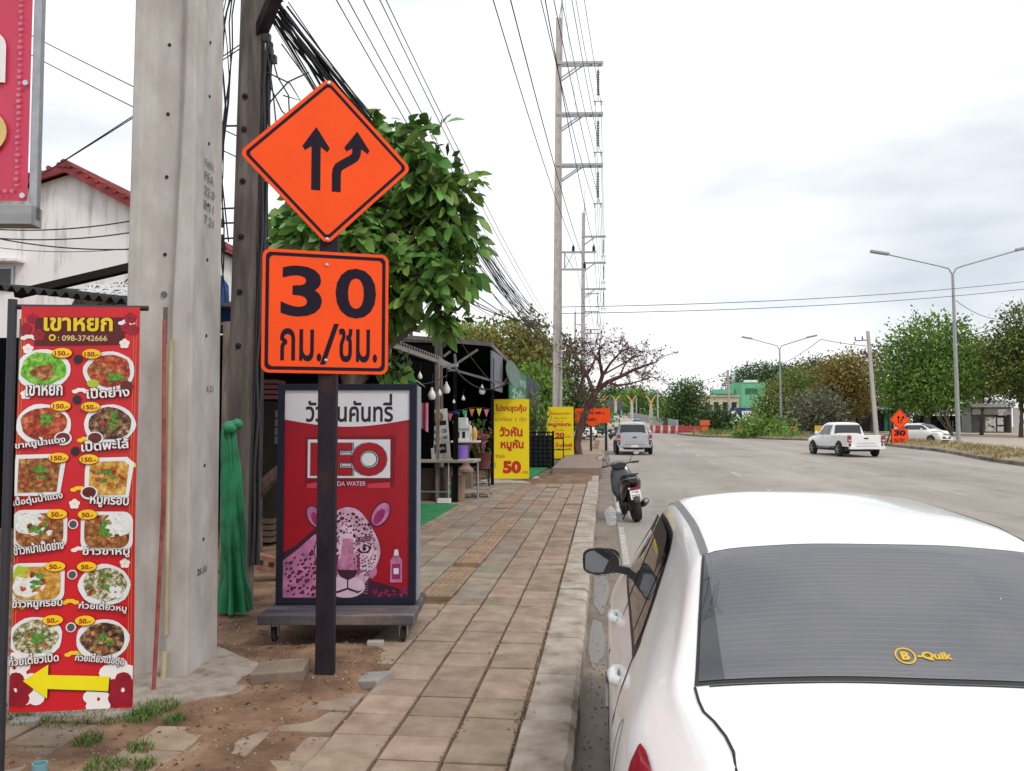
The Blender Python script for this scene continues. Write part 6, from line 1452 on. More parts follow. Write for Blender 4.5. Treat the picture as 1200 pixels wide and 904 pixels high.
# ---- stall with the low tin eave and its bulbs
t = thing('food_stall', 'dark food stall with a grey tin eave between the leafy tree and work table', 'food stall', (-5.4, 15.4, ramp(15.4)))
o_ = Vector((5.4, -15.4, -ramp(15.4)))
e0, e1 = P(440, 391, 12.4) + o_, P(520, 421, 17.6) + o_
b = MB(); corr(b, e0, e1, e0 + Vector((-4.2, 0, .8)), 26, TIN, amp=.028); b.build('roof', t)
b = MB(); b.add([e0 + Vector((-.1, .05, -.12)), e1 + Vector((-.1, -.05, -.12)), e1 + Vector((-4.2, 0, .66)), e0 + Vector((-4.2, 0, .66))], [(0, 1, 2, 3)], NETSHADE); b.build('ceiling_shade', t)  # black sheet added to darken the underside of the tin roof
b = MB(); b.bar(e0 + Vector((-.06, 0, -.06)), e1 + Vector((-.06, 0, -.06)), .07, .1, mat('grey_fascia', (.22, .205, .2), .7)); b.build('fascia', t)
b = MB(); box_to(b, -3.2, 1.7, 2.9, 2.98, 0, 3.4, NETSHADE); b.build('shade_back_wall', t)  # black walls here and at the side added to block light into the stall
b = MB(); box_to(b, -3.3, -3.2, -2.5, 2.9, 0, 3.6, NETSHADE); b.build('shade_side_wall', t)
for px, Y_ in ((478, 16.2), (455, 13.4), (513, 18.0)):
    p = P(px, 500, Y_) + o_; b = MB(); box_to(b, p.x - .035, p.x + .035, p.y - .035, p.y + .035, ramp(Y_) - ramp(15.4), e0.z + .02, WOOD); b.build('post', t)
b = MB(); p, q = P(516, 424, 17.4) + o_, P(528, 430, 17.0) + o_; b.box((p.x - .0, p.y, p.z), (.42, .3, .12), STEEL, rot=(.2, .4, .5)); b.box((q.x, q.y, q.z + .02), (.3, .12, .06), STEEL, rot=(0, -.1, 0)); b.build('gutter_end', t)
# ---- big shed with the green sign and grey panel
SG = mat('shed_black', (.009, .009, .011), .9, spec=.08); t = thing('food_stall', 'big black food shed with a green sign and satellite dish beside the yellow board', 'food stall', (-5.5, 30, ramp(30)))
o_ = Vector((5.5, -30, -ramp(30)))
f0, f1, f2 = P(430, 392, 22.4) + o_, P(575, 404, 22.4) + o_, P(634, 462, 40.5) + o_
b = MB(); th = Vector((0, 0, .07)); lft = f0 + Vector((-1.5, 0, -.1)); bk = Vector((0, 18.1, -.75))
vs = [lft, f0, f1, f2, f0 + bk, lft + bk]; vs2 = [p + th for p in vs]
b.add(vs + vs2, [(0, 1, 2, 3, 4, 5)[::-1], (6, 7, 8, 9, 10, 11)] + [(k, (k + 1) % 6, 6 + (k + 1) % 6, 6 + k) for k in range(6)], TIN); b.build('roof', t)
b = MB(); dn = Vector((0, 0, -.09)); b.add([p + dn + Vector((-.02, .08, 0)) for p in vs], [(0, 1, 2, 3, 4, 5)[::-1]], NETSHADE); b.build('ceiling_shade', t)  # black sheet hung below the roof, standing in for its shaded underside
b = MB(); b.bar(f0, f1, .05, .09, TIN); b.bar(f1, f2, .06, .1, TIN); b.build('fascia', t)
b = MB(); box_to(b, -3.4, 1.9, -1.2 + 3, -1.1 + 3, 0, 3.7, NETSHADE); b.build('shade_back_wall', t)  # added with the side wall so that the shed interior stays black
b = MB(); box_to(b, -3.5, -3.4, -7.5, 1.8, 0, 4.0, NETSHADE); b.build('shade_side_wall', t)
for px, py0, Y_ in ((533, 440, 22.6), (577, 405, 22.6), (612, 430, 31.0)):
    p = P(px, 500, Y_) + o_; b = MB(); box_to(b, p.x - .04, p.x + .04, p.y - .04, p.y + .04, ramp(Y_) - ramp(30), 3.3, SG); b.build('post', t)
for a, c in (((448, 396), (446, 430)), ((533, 415), (535, 434)), ((524, 434), (560, 410)), ((524, 434), (533, 434)), ((533, 434), (590, 450)), ((520, 418), (528, 412))):
    b = MB(); b.bar(P(a[0], a[1], 22.3) + o_, P(c[0], c[1], 22.3) + o_, .06, .06, mat('strut_grey', (.16, .155, .155), .7)); b.build('roof_strut', t)
def wallpt(px, py, X_): 
    d = ray(px, py); return EYE + d * (X_ / d.x)
def wpanel(name, px0, px1, py0, py1, X_, m, th=.05, txt=None):
    y0 = wallpt(px0, 480, X_).y; y1 = wallpt(px1, 480, X_).y; z1 = EYE.z + (500 - py0) / 1000 * y0; z0 = EYE.z + (500 - py1) / 1000 * y0
    b = MB(); b.box(Vector((X_, (y0 + y1) / 2, (z0 + z1) / 2)) + o_, (th, y1 - y0, z1 - z0), m)
    return b, (y0, y1, z0, z1)
b, _ = wpanel('panel', 576, 588, 410, 456, -2.98, mat('grey_awning', (.16, .17, .20), .6)); b.build('awning_panel', t)
b, (y0, y1, z0, z1) = wpanel('sign', 597, 616, 428, 470, -2.92, mat('green_signboard', (.03, .22, .11), .5, var=.3, scale=3)); 
M_ = Matrix.Translation(Vector((-2.89, y0, z0)) + o_) @ Euler((R(90), 0, R(90))).to_matrix().to_4x4(); SGL = mat('sign_pale_green', (.35, .55, .42), .6)
b.text('ร้านอาหาร', .3, (z1 - z0) * .55, (y1 - y0) * .95, (z1 - z0) * .88, SGL, 1, bold=.03, M=M_); b.text('วัวหัน', .5, (z1 - z0) * .1, (y1 - y0) * .85, (z1 - z0) * .42, SGL, 1, bold=.03, M=M_); b.build('signboard', t)
b, _ = wpanel('dark', 616, 632, 440, 476, -2.95, mat('slate_panel', (.05, .05, .07), .7)); b.build('side_panel', t)
p = P(597, 440, 24.6) + o_; b = MB(); M_ = Matrix.Translation(p) @ Euler((R(75), 0, R(70))).to_matrix().to_4x4(); b.lathe([(0.02, -.03), (.2, .0), (.36, .07), (.42, .13)], mat('dish_mesh', (.13, .17, .15), .8), 20, M_); b.bar(p, p + Vector((-.25, .1, -.3)), .04, .04, STEEL); b.build('satellite_dish', t)
# string-light bulbs under the eaves
BULB = mat('white_bulb', (.75, .74, .70), .3)
for k, (px, py, Y_, r_, lab) in enumerate(((506, 463, 16.5, .085, 'large white lamp hanging under the tin eave, left of the slim pole'), (523, 456, 17.3, .085, 'large white lamp hanging right of the slim grey pole'), (492, 441, 16, .05, 'small bulb beneath the middle of the tin eave'), (472, 442, 14.5, .045, 'small dim bulb near the leaves at the eave'), (565, 458, 22.5, .09, 'white bulb hanging in front of the black shed interior'), (543, 467, 22.5, .05, 'tiny bulb low in the black shed interior'), (532, 471, 22.5, .04, 'tiniest bulb hanging lowest in the black shed'), (515, 461, 17, .05, 'small round bulb against the slim pole'))):
    p = P(px, py, Y_); b = MB(); b.lathe([(.0, -r_ * 1.2), (r_ * .7, -r_), (r_, -.2 * r_), (r_ * .7, r_ * .6), (r_ * .3, r_ * 1.3), (r_ * .3, r_ * 1.7), (0, r_ * 1.75)], BULB, 12); b.tube([(0, 0, r_ * 1.7), (.02, 0, r_ * 5)], .006, CABLE, 4); tag(b.build('light_bulb', loc=p), lab, 'bulb')
cable(span(P(440, 430, 15), P(524, 440, 18), .25), .01, 'sagging light string under the tin eave', 'light strings'); cable(span(P(534, 434, 22.2), P(597, 447, 22.6), .35), .02, 'thick black hose looping below the shed eave', 'hoses')
cable(span(P(530, 385, 21), P(580, 452, 22.2), .1), .012, 'wire dropping diagonally across the black shed', 'drop wires')
PEN = [mat('pennant_' + n_, c_, .6) for n_, c_ in (('green', (.03, .25, .09)), ('orange', (.55, .2, .03)), ('yellow', (.6, .45, .04)), ('pink', (.5, .12, .2)), ('blue', (.03, .08, .3)))]
for k in range(9):
    p = P(502 + k * 8.5, 482 + 3 * math.sin(k * .7), 19.5 + k * .3); b = MB(); b.prism([(-.07, 0), (.07, 0), (.0, -.2)], -.004, .004, PEN[k % 5], Matrix.Translation(p) @ Euler((R(90), 0, R(10 * (k % 3)))).to_matrix().to_4x4()); tag(b.build('pennant'), ('green', 'orange', 'yellow', 'pink', 'blue')[k % 5] + ' pennant of the bunting strung across the stall opening', 'pennant', 'bunting pennants, ' + ('green', 'orange', 'yellow', 'pink', 'blue')[k % 5])
cable([P(498 + k * 8.5, 480.5 + 3 * math.sin(k * .7 - .35), 19.4 + k * .3) for k in range(10)], .006, 'thin string carrying the bunting pennants across the stall', 'bunting strings')
b = MB(); p = P(497, 481, 17.2); b.grid(lambda i, j: (p.x - .09 + .18 * i, 17.2 + .04 * math.sin(i * 6), p.z + .15 - .5 * j - .1 * i * j), 8, 8, mat('pink_cloth', (.62, .2, .3), .8), True); tag(b.build('hanging_cloth', sharp=0), 'small pink cloth hanging beside the upper corner of the lightbox', 'cloth')
# ---- work table, its props and what stands on it
zt_ = ramp(18.2) + .86; p0 = P(479, 540, 17.7); p1 = P(545, 536, 17.9)
TOPM = ramp_mat('table_boards', [(.3, (.22, .18, .15)), (.7, (.42, .37, .32))], scale=3, stretch=(1, 6, 6), rough=.8)
t = thing('work_table', 'long wooden work table on thin legs standing between the lightbox and yellow board', 'table', (p0.x + .6, 18.2, ramp(18.2)))
b = MB(); b.box((0.05, .1, .86), (1.45, 1.0, .06), TOPM); b.build('tabletop', t, bevel=.008)
for x, y in ((-.6, -.32), (.22, -.34), (-.6, .5), (.72, .5)):
    b = MB(); b.tube([(x, y, 0), (x, y, .83)], .02, STEEL, 8); b.build('leg', t)
b = MB(); b.bar((-.6, -.32, .22), (.22, -.34, .22), .025, .025, STEEL); b.bar((-.6, .5, .22), (.72, .5, .22), .025, .025, STEEL); b.build('stretcher', t)
b = MB(); box_to(b, -.56, .05, .0, .4, .02, .7, mat('brown_cabinet', (.12, .07, .055), .8)); b.build('cabinet', t)
b = MB(); b.lathe([(.15, 0), (.16, .25), (.15, .52), (.0, .52)], ramp_mat('log_brown', [(.3, (.16, .09, .06)), (.7, (.34, .22, .15))], scale=5, stretch=(3, 3, .5)), 14); tag(b.build('chopping_log', loc=(p0.x + .95, 18.3, ramp(18.3))), 'upright brown log standing under the work table', 'log')
b = MB(); b.box((0, 0, .05), (.26, .18, .09), LETW); tag(b.build('white_box', loc=(p0.x + .78, 17.6, ramp(17.6) + .012)), 'small white block on the green mat at the table leg', 'box')
p = P(534, 530, 18.0); b = MB(); b.box((0, 0, .95), (.10, .10, 1.9), SG); tag(b.build('timber_post', loc=(p.x, 18.0, ramp(18) - .02)), 'dark square post standing at the front of the work table', 'post')
b = MB(); b.box((0, 0, .0), (.42, .02, 1.10), mat('board_white', (.55, .55, .52), .6)); M_ = Matrix.Translation((0, -.012, 0)) @ Euler((R(90), 0, 0)).to_matrix().to_4x4()
b.flat(rrect(.24, .2, .09, cy=.38), mat('board_brown', (.22, .11, .05), .6), 1, M_); b.oval(0, .38, .05, .09, mat('board_tan', (.5, .36, .2), .6), 2, M=M_); b.flat(rrect(.34, .1, .01, cy=.24), INK, 2, M_)
b.text('วัวหัน 120', -.17, .02, .17, .12, INK, 1, bold=.03, M=M_); b.text('หมูหัน 120', -.17, -.14, .17, -.04, INK, 1, bold=.03, M=M_); b.flat(rrect(.26, .2, .01, cy=-.32), INK, 1, M_); b.text('เปิดทุกวัน', -.1, -.36, .1, -.28, LETW, 2, bold=.02, M=M_)
q = P(515, 510, 18.35); tag(b.build('menu_board', loc=(q.x, 18.35, zt_ + .57), rot=(R(-8), R(-6), 0)), 'white upright menu board with a brown animal picture, leaning on the table', 'menu board')
b = MB(); b.lathe([(.13, 0), (.145, .2), (.15, .29), (.135, .29), (.0, .27)], mat('purple_plastic', (.22, .12, .55), .4), 18); q = P(541, 520, 19.2); tag(b.build('plastic_tub', loc=(q.x + .1, 18.55, zt_ + .03)), 'purple plastic tub standing on the work table', 'tub')
# ---- spirit house on its pedestal
q = P(553, 530, 21.4); WHT = mat('white_plaster', (.62, .62, .6), .7, var=.06)
t = thing('spirit_house', 'small white spirit house on a pedestal behind the work table', 'spirit house', (q.x - .15, 21.4, ramp(21.4) + .42)); t.scale = (.66, .66, .66)
b = MB(); b.box((0, 0, -.3), (.5, .5, .62), mat('brown_plinth', (.2, .13, .1), .8)); b.build('plinth', t)
b = MB(); b.lathe([(.3, 0), (.3, .1), (.14, .25), (.12, .7), (.2, 1.0), (.34, 1.12)], mat('brown_pedestal', (.25, .15, .12), .8), 12); b.build('pedestal', t)
b = MB(); b.box((0, 0, 1.16), (1.05, .85, .07), WHT); b.build('platform', t, bevel=.01)
b = MB(); b.box((-.12, 0, 1.43), (.62, .5, .46), WHT); b.build('body', t)
for x in (-.27, -.05):
    b = MB(); b.box((x, -.255, 1.42), (.11, .02, .24), INK); b.build('doorway', t)
b = MB(); b.prism([(-.42, 1.66), (.18, 1.66), (.16, 1.78), (.05, 1.82), (.03, 2.08), (-.27, 2.08), (-.29, 1.82), (-.40, 1.78)], -.3, .3, WHT, Euler((R(90), 0, 0)).to_matrix().to_4x4())
for x in (-.42, .18, -.27, .03): b.bar((x, -.3, 1.7 if abs(x + .12) > .2 else 2.06), (x + (.03 if x > -.12 else -.03), -.3, 1.95 if abs(x + .12) > .2 else 2.25), .03, .03, WHT)
b.build('roof', t)
b = MB(); b.lathe([(.05, 0), (.08, .15), (.05, .3), (.0, .36)], mat('gold_offering', (.6, .36, .05), .4), 8); tag(b.build('offering_vase', loc=(q.x + .08, 21.3, ramp(21.4) + .42 + .792)), 'golden offering vase on the spirit house platform', 'vase')
# ---- yellow promotion boards
YB = mat('yellow_board', (.85, .66, .015), .5, var=.03, spec=.2); YR = mat('board_letter_red', (.55, .02, .02), .5); YO = mat('board_letter_ochre', (.62, .18, .02), .5)
def board(px0, px1, py0, py1, Y_, name, label, rows, rz=0.0):
    a = P(px0, py1, Y_); c = P(px1, py0, Y_); w_, h_ = c.x - a.x, c.z - a.z
    t = thing(name, label, 'signboard', ((a.x + c.x) / 2, Y_, ramp(Y_)), rz); b = MB(); zc = (a.z + c.z) / 2 - ramp(Y_)
    b.box((0, 0, zc), (w_, .025, h_), YB); b.build('panel', t)
    b = MB(); M_ = Matrix.Translation((0, -.0145, zc)) @ Euler((R(90), 0, 0)).to_matrix().to_4x4()
    for (s_, x0, x1, y0, y1, m, bo) in rows: b.text(s_, (x0 - .5) * w_, (.5 - y1) * h_, (x1 - .5) * w_, (.5 - y0) * h_, m, 1, bold=bo, M=M_, step=.003)
    b.build('lettering', t)
    b = MB()
    for x in (-w_ * .4, w_ * .4): b.bar((x, .06, zc), (x, .5, .0), .04, .04, WOOD)
    b.build('back_stay', t); return t
board(577.5, 620, 468, 561, 24.9, 'promotion_board', 'tall yellow board offering roast beef and pork at 50, first one along the pavement', [('โปรฯสุดคุ้ม', .07, .93, .065, .175, YR, .03), ('มาก่อน 1 ทุ่ม', .07, .93, .22, .29, YO, .02), ('วัวหัน', .19, .82, .345, .47, YR, .04), ('หมูหัน', .22, .85, .505, .655, YR, .04), ('จานละ', .08, .34, .70, .74, YO, .02), ('50', .28, .78, .775, .935, YR, .06), ('บาท', .80, .97, .905, .935, YO, .02)], R(2))
board(641, 672, 477, 537.5, 37.8, 'promotion_board', 'yellow board priced 120, standing farther off in front of the pylon pole', [('เนื้อโคขุนราดข้าว', .07, .9, .095, .16, YR, .02), ('ไม่อั้น ทั้งวัน', .25, .75, .195, .235, YO, .02), ('ลูกทุ่ง', .28, .62, .27, .295, YO, .02), ('หมูกระทะ', .08, .92, .315, .40, YR, .04), ('ท่านละ', .3, .65, .43, .46, YO, .02), ('120', .2, .66, .50, .61, YR, .05), ('บาท', .70, .9, .56, .60, YO, .02), ('น้ำแข็งฟรี', .32, .95, .68, .78, YR, .03), ('โทรจองโต๊ะ', .4, .93, .80, .84, INK, .02)], R(1))
# ---- stack of wire crates, plants and pots
t = thing('crate_stack', 'black wire crate stack standing on the green mat between the yellow boards', 'crate stack', (P(632, 500, 31).x, 31, ramp(31)))
b = MB()
for zz in range(9):
    z = .05 + zz * .15
    for s_ in (-1, 1): b.box((0, s_ * .4, z), (1.0, .03, .035), SG); b.box((s_ * .5, 0, z), (.03, .8, .035), SG)
for k in range(7):
    x = -.5 + k / 6
    for s_ in (-1, 1): b.box((x, s_ * .4, .66), (.03, .03, 1.3), SG)
    b.box((.5, -.4 + k * .8 / 6, .66), (.03, .03, 1.3), SG)
b.build('cage', t); b = MB(); b.box((0, 0, .6), (.9, .7, 1.1), mat('crate_fill', (.07, .075, .08), .8, var=.4, scale=12)); b.build('bottle_load', t)
b = MB(); 
for (x, z) in ((-.45, 0), (.45, 0)):
    b.box((x, 0, .5), (.04, .04, 1.0), SG)
for z in (.12, .5, .95): b.box((0, 0, z), (.9, .03, .04), SG)
q = P(650, 530, 34.5); tag(b.build('metal_rack', loc=(q.x - .1, 34.5, ramp(34.5))), 'low black metal rack beside the second yellow board', 'rack')
POT = mat('wine_pot', (.16, .05, .05), .6)
b = MB(); b.lathe([(.16, 0), (.22, .4), (.24, .42), (.2, .42), (.0, .36)], POT, 14); q = P(566, 560, 22.2); PT0 = (q.x, 22.2); o = b.build('flower_pot', loc=(q.x, 22.2, ramp(22.2) + .45)); tag(o, 'dark red flower pot raised on a stand left of the first yellow board', 'pot')
b = MB(); 
for s_ in (-.16, .16): b.bar((s_, 0, 0), (s_, 0, .45), .03, .03, SG)
b.box((0, 0, .435), (.42, .42, .03), SG); tag(b.build('pot_stand', loc=(q.x, 22.2, ramp(22.2))), 'thin black stand holding the dark red flower pot', 'stand')
# ---- lamp on a short post, bare tree's foot
q = P(678, 530, 39.6); b = MB()
t = thing('garden_lamp', 'short black lamp post with a white cone shade beside the bare tree', 'lamp', (q.x, 39.6, ramp(39.6)))
b.box((0, 0, .45), (.12, .12, .9), SG); b.build('post', t); b = MB(); b.lathe([(.36, .92), (.30, 1.0), (.12, 1.22), (.04, 1.38), (0, 1.4)], mat('shade_white', (.6, .58, .54), .6), 14); b.build('lamp_shade', t)
# ---- strips of rubble on the pavement edge by the stall
b = MB(); rg = random.Random(9)
for _ in range(60):
    q = (rg.uniform(-3.9, -2.5), rg.uniform(18.6, 19.6)); b.tube([(q[0], q[1], ramp(19) + .03), (q[0] + rg.uniform(-.3, .3), q[1] + rg.uniform(-.2, .2), ramp(19) + .05)], .012, BR, 5)
tag(b.build('twig_litter'), kind='stuff')
# ================================================================ TREES AND PLANTS
def leaf_mesh(name, C_, N_, L_, W_, m, parent=None, seed=0, fold=0.25, droop=0.0, loc=None, oval=False):
    """One mesh of separate leaf faces: centres, outward directions, lengths."""
    rs = np.random.RandomState(seed); n = len(C_); C_ = np.asarray(C_); D = np.asarray(N_)
    D = D / (np.linalg.norm(D, axis=1, keepdims=True) + 1e-9)
    A = rs.normal(size=(n, 3)); S_ = np.cross(D, A); S_ /= (np.linalg.norm(S_, axis=1, keepdims=True) + 1e-9); U = np.cross(S_, D)
    L_ = np.asarray(L_).reshape(-1, 1); W_ = np.asarray(W_).reshape(-1, 1)
    b0 = C_; mid = C_ + D * L_ * .55; tip = C_ + D * L_; mid2 = mid + U * W_ * fold
    tip = tip - np.array([0, 0, 1.0]) * L_ * droop
    lft = mid + S_ * W_ * .5 + U * W_ * fold * .2; rgt = mid - S_ * W_ * .5 + U * W_ * fold * .2; mid3 = mid - U * W_ * fold * .3
    if oval:                                                    # rounded outline with a midrib fold, for leaves seen close to
        q1 = C_ + D * L_ * .28; q2 = C_ + D * L_ * .78 - np.array([0, 0, 1.0]) * L_ * droop * .55; mid3 = mid - U * W_ * fold * .35 - np.array([0, 0, 1.0]) * L_ * droop * .2
        V = np.stack([b0, q1 + S_ * W_ * .36, mid + S_ * W_ * .5 - np.array([0, 0, 1.0]) * L_ * droop * .2, q2 + S_ * W_ * .36, tip, q2 - S_ * W_ * .36, mid - S_ * W_ * .5 - np.array([0, 0, 1.0]) * L_ * droop * .2, q1 - S_ * W_ * .36, mid3], 1).reshape(-1, 3); k = np.arange(n) * 9
        F = np.stack([np.stack([k + a, k + 8, k + (a + 1) % 8], 1) for a in range(8)], 1).reshape(-1, 3)
    else:
        V = np.stack([b0, lft, tip, rgt, mid3], 1).reshape(-1, 3); k = np.arange(n) * 5
    if not oval: F = np.stack([np.stack([k, k + 4, k + 1], 1), np.stack([k + 1, k + 4, k + 2], 1), np.stack([k, k + 3, k + 4], 1), np.stack([k + 3, k + 2, k + 4], 1)], 1).reshape(-1, 3)
    me = bpy.data.meshes.new(name); me.vertices.add(len(V)); me.vertices.foreach_set('co', V.astype(np.float32).ravel())
    me.loops.add(F.size); me.loops.foreach_set('vertex_index', F.astype(np.int32).ravel()); me.polygons.add(len(F)); me.polygons.foreach_set('loop_start', np.arange(0, F.size, 3, dtype=np.int32))
    me.update(calc_edges=True); me.validate(); me.materials.append(m)
    o = bpy.data.objects.new(name, me); COL.objects.link(o)
    if parent is not None: o.parent = parent
    if loc is not None: o.location = loc
    return o
def clumps(lobes, nc, nl, leaf, seed, sig=None, up=.35, inner=.35, shell=.18):
    """Leaf clumps spread through the lobes' outer volume, open between the clumps."""
    rs = np.random.RandomState(seed); wts = np.array([l[3] * l[4] + l[4] * l[5] + l[3] * l[5] for l in lobes]); wts = wts / wts.sum(); C_, N_, L_ = [], [], []
    for _ in range(nc):
        l = lobes[rs.choice(len(lobes), p=wts)]; d = rs.normal(size=3); d /= np.linalg.norm(d); q = 1 - abs(rs.normal()) * shell
        if rs.rand() < inner: q = rs.rand() ** .5 * .9
        c = np.array(l[:3]) + d * q * np.array(l[3:6]); s_ = sig or leaf * 2.1
        out = d + np.array([0, 0, up])
        for _ in range(nl):
            p = c + rs.normal(size=3) * s_ * np.array([1, 1, .7]); C_.append(p); N_.append(out * .7 + rs.normal(size=3) * .5); L_.append(leaf * rs.uniform(.6, 1.3))
    return C_, N_, L_
def foliage(name, c1, c2, isl=.32, transl=.18): return mat(name, c2, .62, island=isl, col2=c1, scale=.9, detail=6, transl=transl, spec=.3)
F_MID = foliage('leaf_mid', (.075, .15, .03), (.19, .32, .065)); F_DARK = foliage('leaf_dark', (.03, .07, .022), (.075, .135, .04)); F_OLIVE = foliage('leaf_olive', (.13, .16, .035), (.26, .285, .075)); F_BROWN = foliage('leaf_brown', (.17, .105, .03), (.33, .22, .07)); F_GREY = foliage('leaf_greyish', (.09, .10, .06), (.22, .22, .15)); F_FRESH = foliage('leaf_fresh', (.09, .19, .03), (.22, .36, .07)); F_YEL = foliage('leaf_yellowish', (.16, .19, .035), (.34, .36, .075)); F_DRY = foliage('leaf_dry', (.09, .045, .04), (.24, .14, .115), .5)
BARK = ramp_mat('bark_grey', [(.3, (.06, .045, .035)), (.7, (.20, .16, .13))], scale=2.5, rough=.95, stretch=(2, 2, .4), bump=.5)
def limb_to(b, a, c, r0, r1, rs, m=None, n=6, wob=.12):
    a, c = Vector(a), Vector(c); l = (c - a).length; pts = []
    for k in range(6):
        t = k / 5; p = a.lerp(c, t) + Vector((rs.normal(), rs.normal(), rs.normal())) * wob * l * .25 * math.sin(PI * t); p.z += .10 * l * math.sin(PI * t); pts.append(p)
    b.tube(pts, [r0 + (r1 - r0) * k / 5 for k in range(6)], m or BARK, n)
def tree(name, label, loc, lobes, mats, nc=420, nl=7, leaf=.35, trunk_r=.2, group=None, seed=1, fork=.35, inner=.35, shell=.18, sig=None):
    """Tapered trunk, limbs up into each lobe, and a crown of leaf clumps."""
    t = thing(name, label, 'tree', loc, group=group); rs = np.random.RandomState(seed); b = MB(); zc = min(l[2] - l[5] * .3 for l in lobes); top = max(zc * fork + .5, .6)
    cx = sum(l[0] for l in lobes) / len(lobes) * .3; cy = sum(l[1] for l in lobes) / len(lobes) * .3
    limb_to(b, (0, 0, -.3), (cx, cy, top), trunk_r * 1.15, trunk_r * .85, rs, n=10, wob=.06)
    for l in lobes:
        limb_to(b, (cx, cy, top - .05), (l[0], l[1], l[2]), trunk_r * .6, trunk_r * .16, rs)
        for _ in range(3):
            d = rs.normal(size=3) * .55; limb_to(b, (l[0] * .6 + cx * .4, l[1] * .6 + cy * .4, l[2] * .6 + top * .4), (l[0] + d[0] * l[3], l[1] + d[1] * l[4], l[2] + d[2] * l[5]), trunk_r * .28, trunk_r * .07, rs)
    b.build('trunk', t, sharp=0)
    for q, (m, part) in enumerate(zip(mats, (1.0,) if len(mats) == 1 else (.65, .35))):
        C_, N_, L_ = clumps(lobes, int(nc * part), nl, leaf, seed * 31 + q, inner=inner, shell=shell, sig=sig); leaf_mesh('crown', C_, N_, L_, [x * .62 for x in L_], m, t, seed + q)
    return t
def px_lobes(spec, Y_, base, depth=.8, dy=0.0):                # crown lobes surveyed as (px, py, half width px, half height px)
    out_ = []
    for k, (px, py, rx, ry) in enumerate(spec):
        c = P(px, py, Y_); f = Y_ / 1000; jit = ((k * 37) % 11 / 11 - .5) * rx * f * .9
        out_.append((c.x - base.x, jit, c.z - base.z, rx * f, rx * f * depth, ry * f))
    return out_
def base_at(px, Y_, dz=0.0):
    p = P(px, 500, Y_); return Vector((p.x, Y_, ramp(Y_) + dz))
# ---- the large-leaved tree behind the signs: whorls of drooping leaves at the twig ends
bs = Vector((P(400, 500, 11.6).x, 11.6, ramp(11.6)))
t = thing('broadleaf_tree', 'leafy tree with big glossy drooping leaves rising right behind the orange signs', 'tree', bs)
lob = px_lobes([(500, 195, 48, 55), (528, 245, 38, 55), (478, 262, 62, 62), (410, 300, 70, 62), (348, 285, 36, 48), (436, 178, 28, 46), (500, 330, 55, 34), (440, 360, 40, 26), (528, 300, 34, 42), (400, 250, 55, 55), (340, 322, 30, 22)], 11.6, bs, .85)
lob += px_lobes([(448, 432, 14, 22), (512, 366, 24, 12), (436, 466, 12, 10)], 11.0, bs, .6)
rs = np.random.RandomState(3); C_, N_, L_ = [], [], []; tips = []
wts = np.array([l[3] * l[5] for l in lob]); wts /= wts.sum()
for _ in range(560):
    l = lob[rs.choice(len(lob), p=wts)]; d = rs.normal(size=3); d /= np.linalg.norm(d); q = 1 - abs(rs.normal()) * .22
    if rs.rand() < .25: q = rs.rand() ** .5
    c = np.array(l[:3]) + d * q * np.array(l[3:6]); tips.append(c); a0 = rs.uniform(0, 6.28)
    for k in range(rs.randint(5, 9)):
        a = a0 + k * 6.28 / 7 + rs.normal() * .2; e = rs.uniform(-.75, .35); v = np.array([math.cos(a), math.sin(a), e]) + d * .45; C_.append(c + v * .03); N_.append(v); L_.append(rs.uniform(.15, .32))
GLOSS = mat('glossy_leaf', (.21, .36, .085), .36, island=.55, col2=(.085, .19, .035), scale=1.4, transl=.25, spec=.45)
leaf_mesh('crown', C_, N_, L_, [x * .52 for x in L_], GLOSS, t, 5, fold=.22, droop=.34, oval=True)
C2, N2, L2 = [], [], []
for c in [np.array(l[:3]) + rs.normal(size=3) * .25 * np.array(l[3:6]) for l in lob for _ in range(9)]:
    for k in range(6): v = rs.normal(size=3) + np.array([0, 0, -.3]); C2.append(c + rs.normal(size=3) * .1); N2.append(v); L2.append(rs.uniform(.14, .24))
leaf_mesh('inner_leaves', C2, N2, L2, [x * .5 for x in L2], foliage('leaf_inner_shade', (.03, .07, .016), (.07, .14, .03)), t, 9)  # darker leaf colour paints the shade inside the crown
b = MB(); limb_to(b, (0, 0, -.2), (.15, 0, 2.6), .16, .12, rs, n=10, wob=.05)
for l in lob: limb_to(b, (.15, 0, 2.0 + rs.rand() * .5), l[:3], .06, .02, rs)
for c in tips[::4]:
    l = min(lob, key=lambda l: np.linalg.norm(np.array(l[:3]) - c)); limb_to(b, l[:3], c, .016, .006, rs, n=5)
b.build('trunk', t, sharp=0)
# ---- trees behind the sheds on the left
def T(px, Y_, spec, name, label, mats, **k):
    bs_ = base_at(px, Y_); return tree(name, label, bs_, px_lobes(spec, Y_, bs_), mats, **k)
T(598, 54, [(560, 405, 22, 14), (598, 412, 40, 30), (615, 395, 22, 18), (590, 440, 40, 26), (622, 430, 24, 34)], 'bushy_tree', 'olive-brown bushy tree behind the black shed roof', [F_OLIVE, F_BROWN], nc=900, leaf=.3, seed=11)
T(636, 58, [(636, 418, 14, 20), (640, 445, 16, 26), (632, 470, 20, 20)], 'bushy_tree', 'dark green tree squeezed between the olive tree and pylon pole', [F_DARK, F_MID], nc=420, leaf=.3, seed=12)
T(545, 60, [(545, 398, 24, 10), (570, 396, 18, 9), (525, 402, 16, 10)], 'bushy_tree', 'bright green treetop peeking over the black shed roof', [F_FRESH], nc=320, leaf=.3, seed=13)
T(620, 45, [(612, 452, 18, 18), (630, 455, 18, 22), (640, 480, 12, 22), (622, 476, 20, 16)], 'bushy_tree', 'fresh green shrub-like tree beside the shed, over the crates', [F_FRESH, F_MID], nc=420, leaf=.26, seed=14)
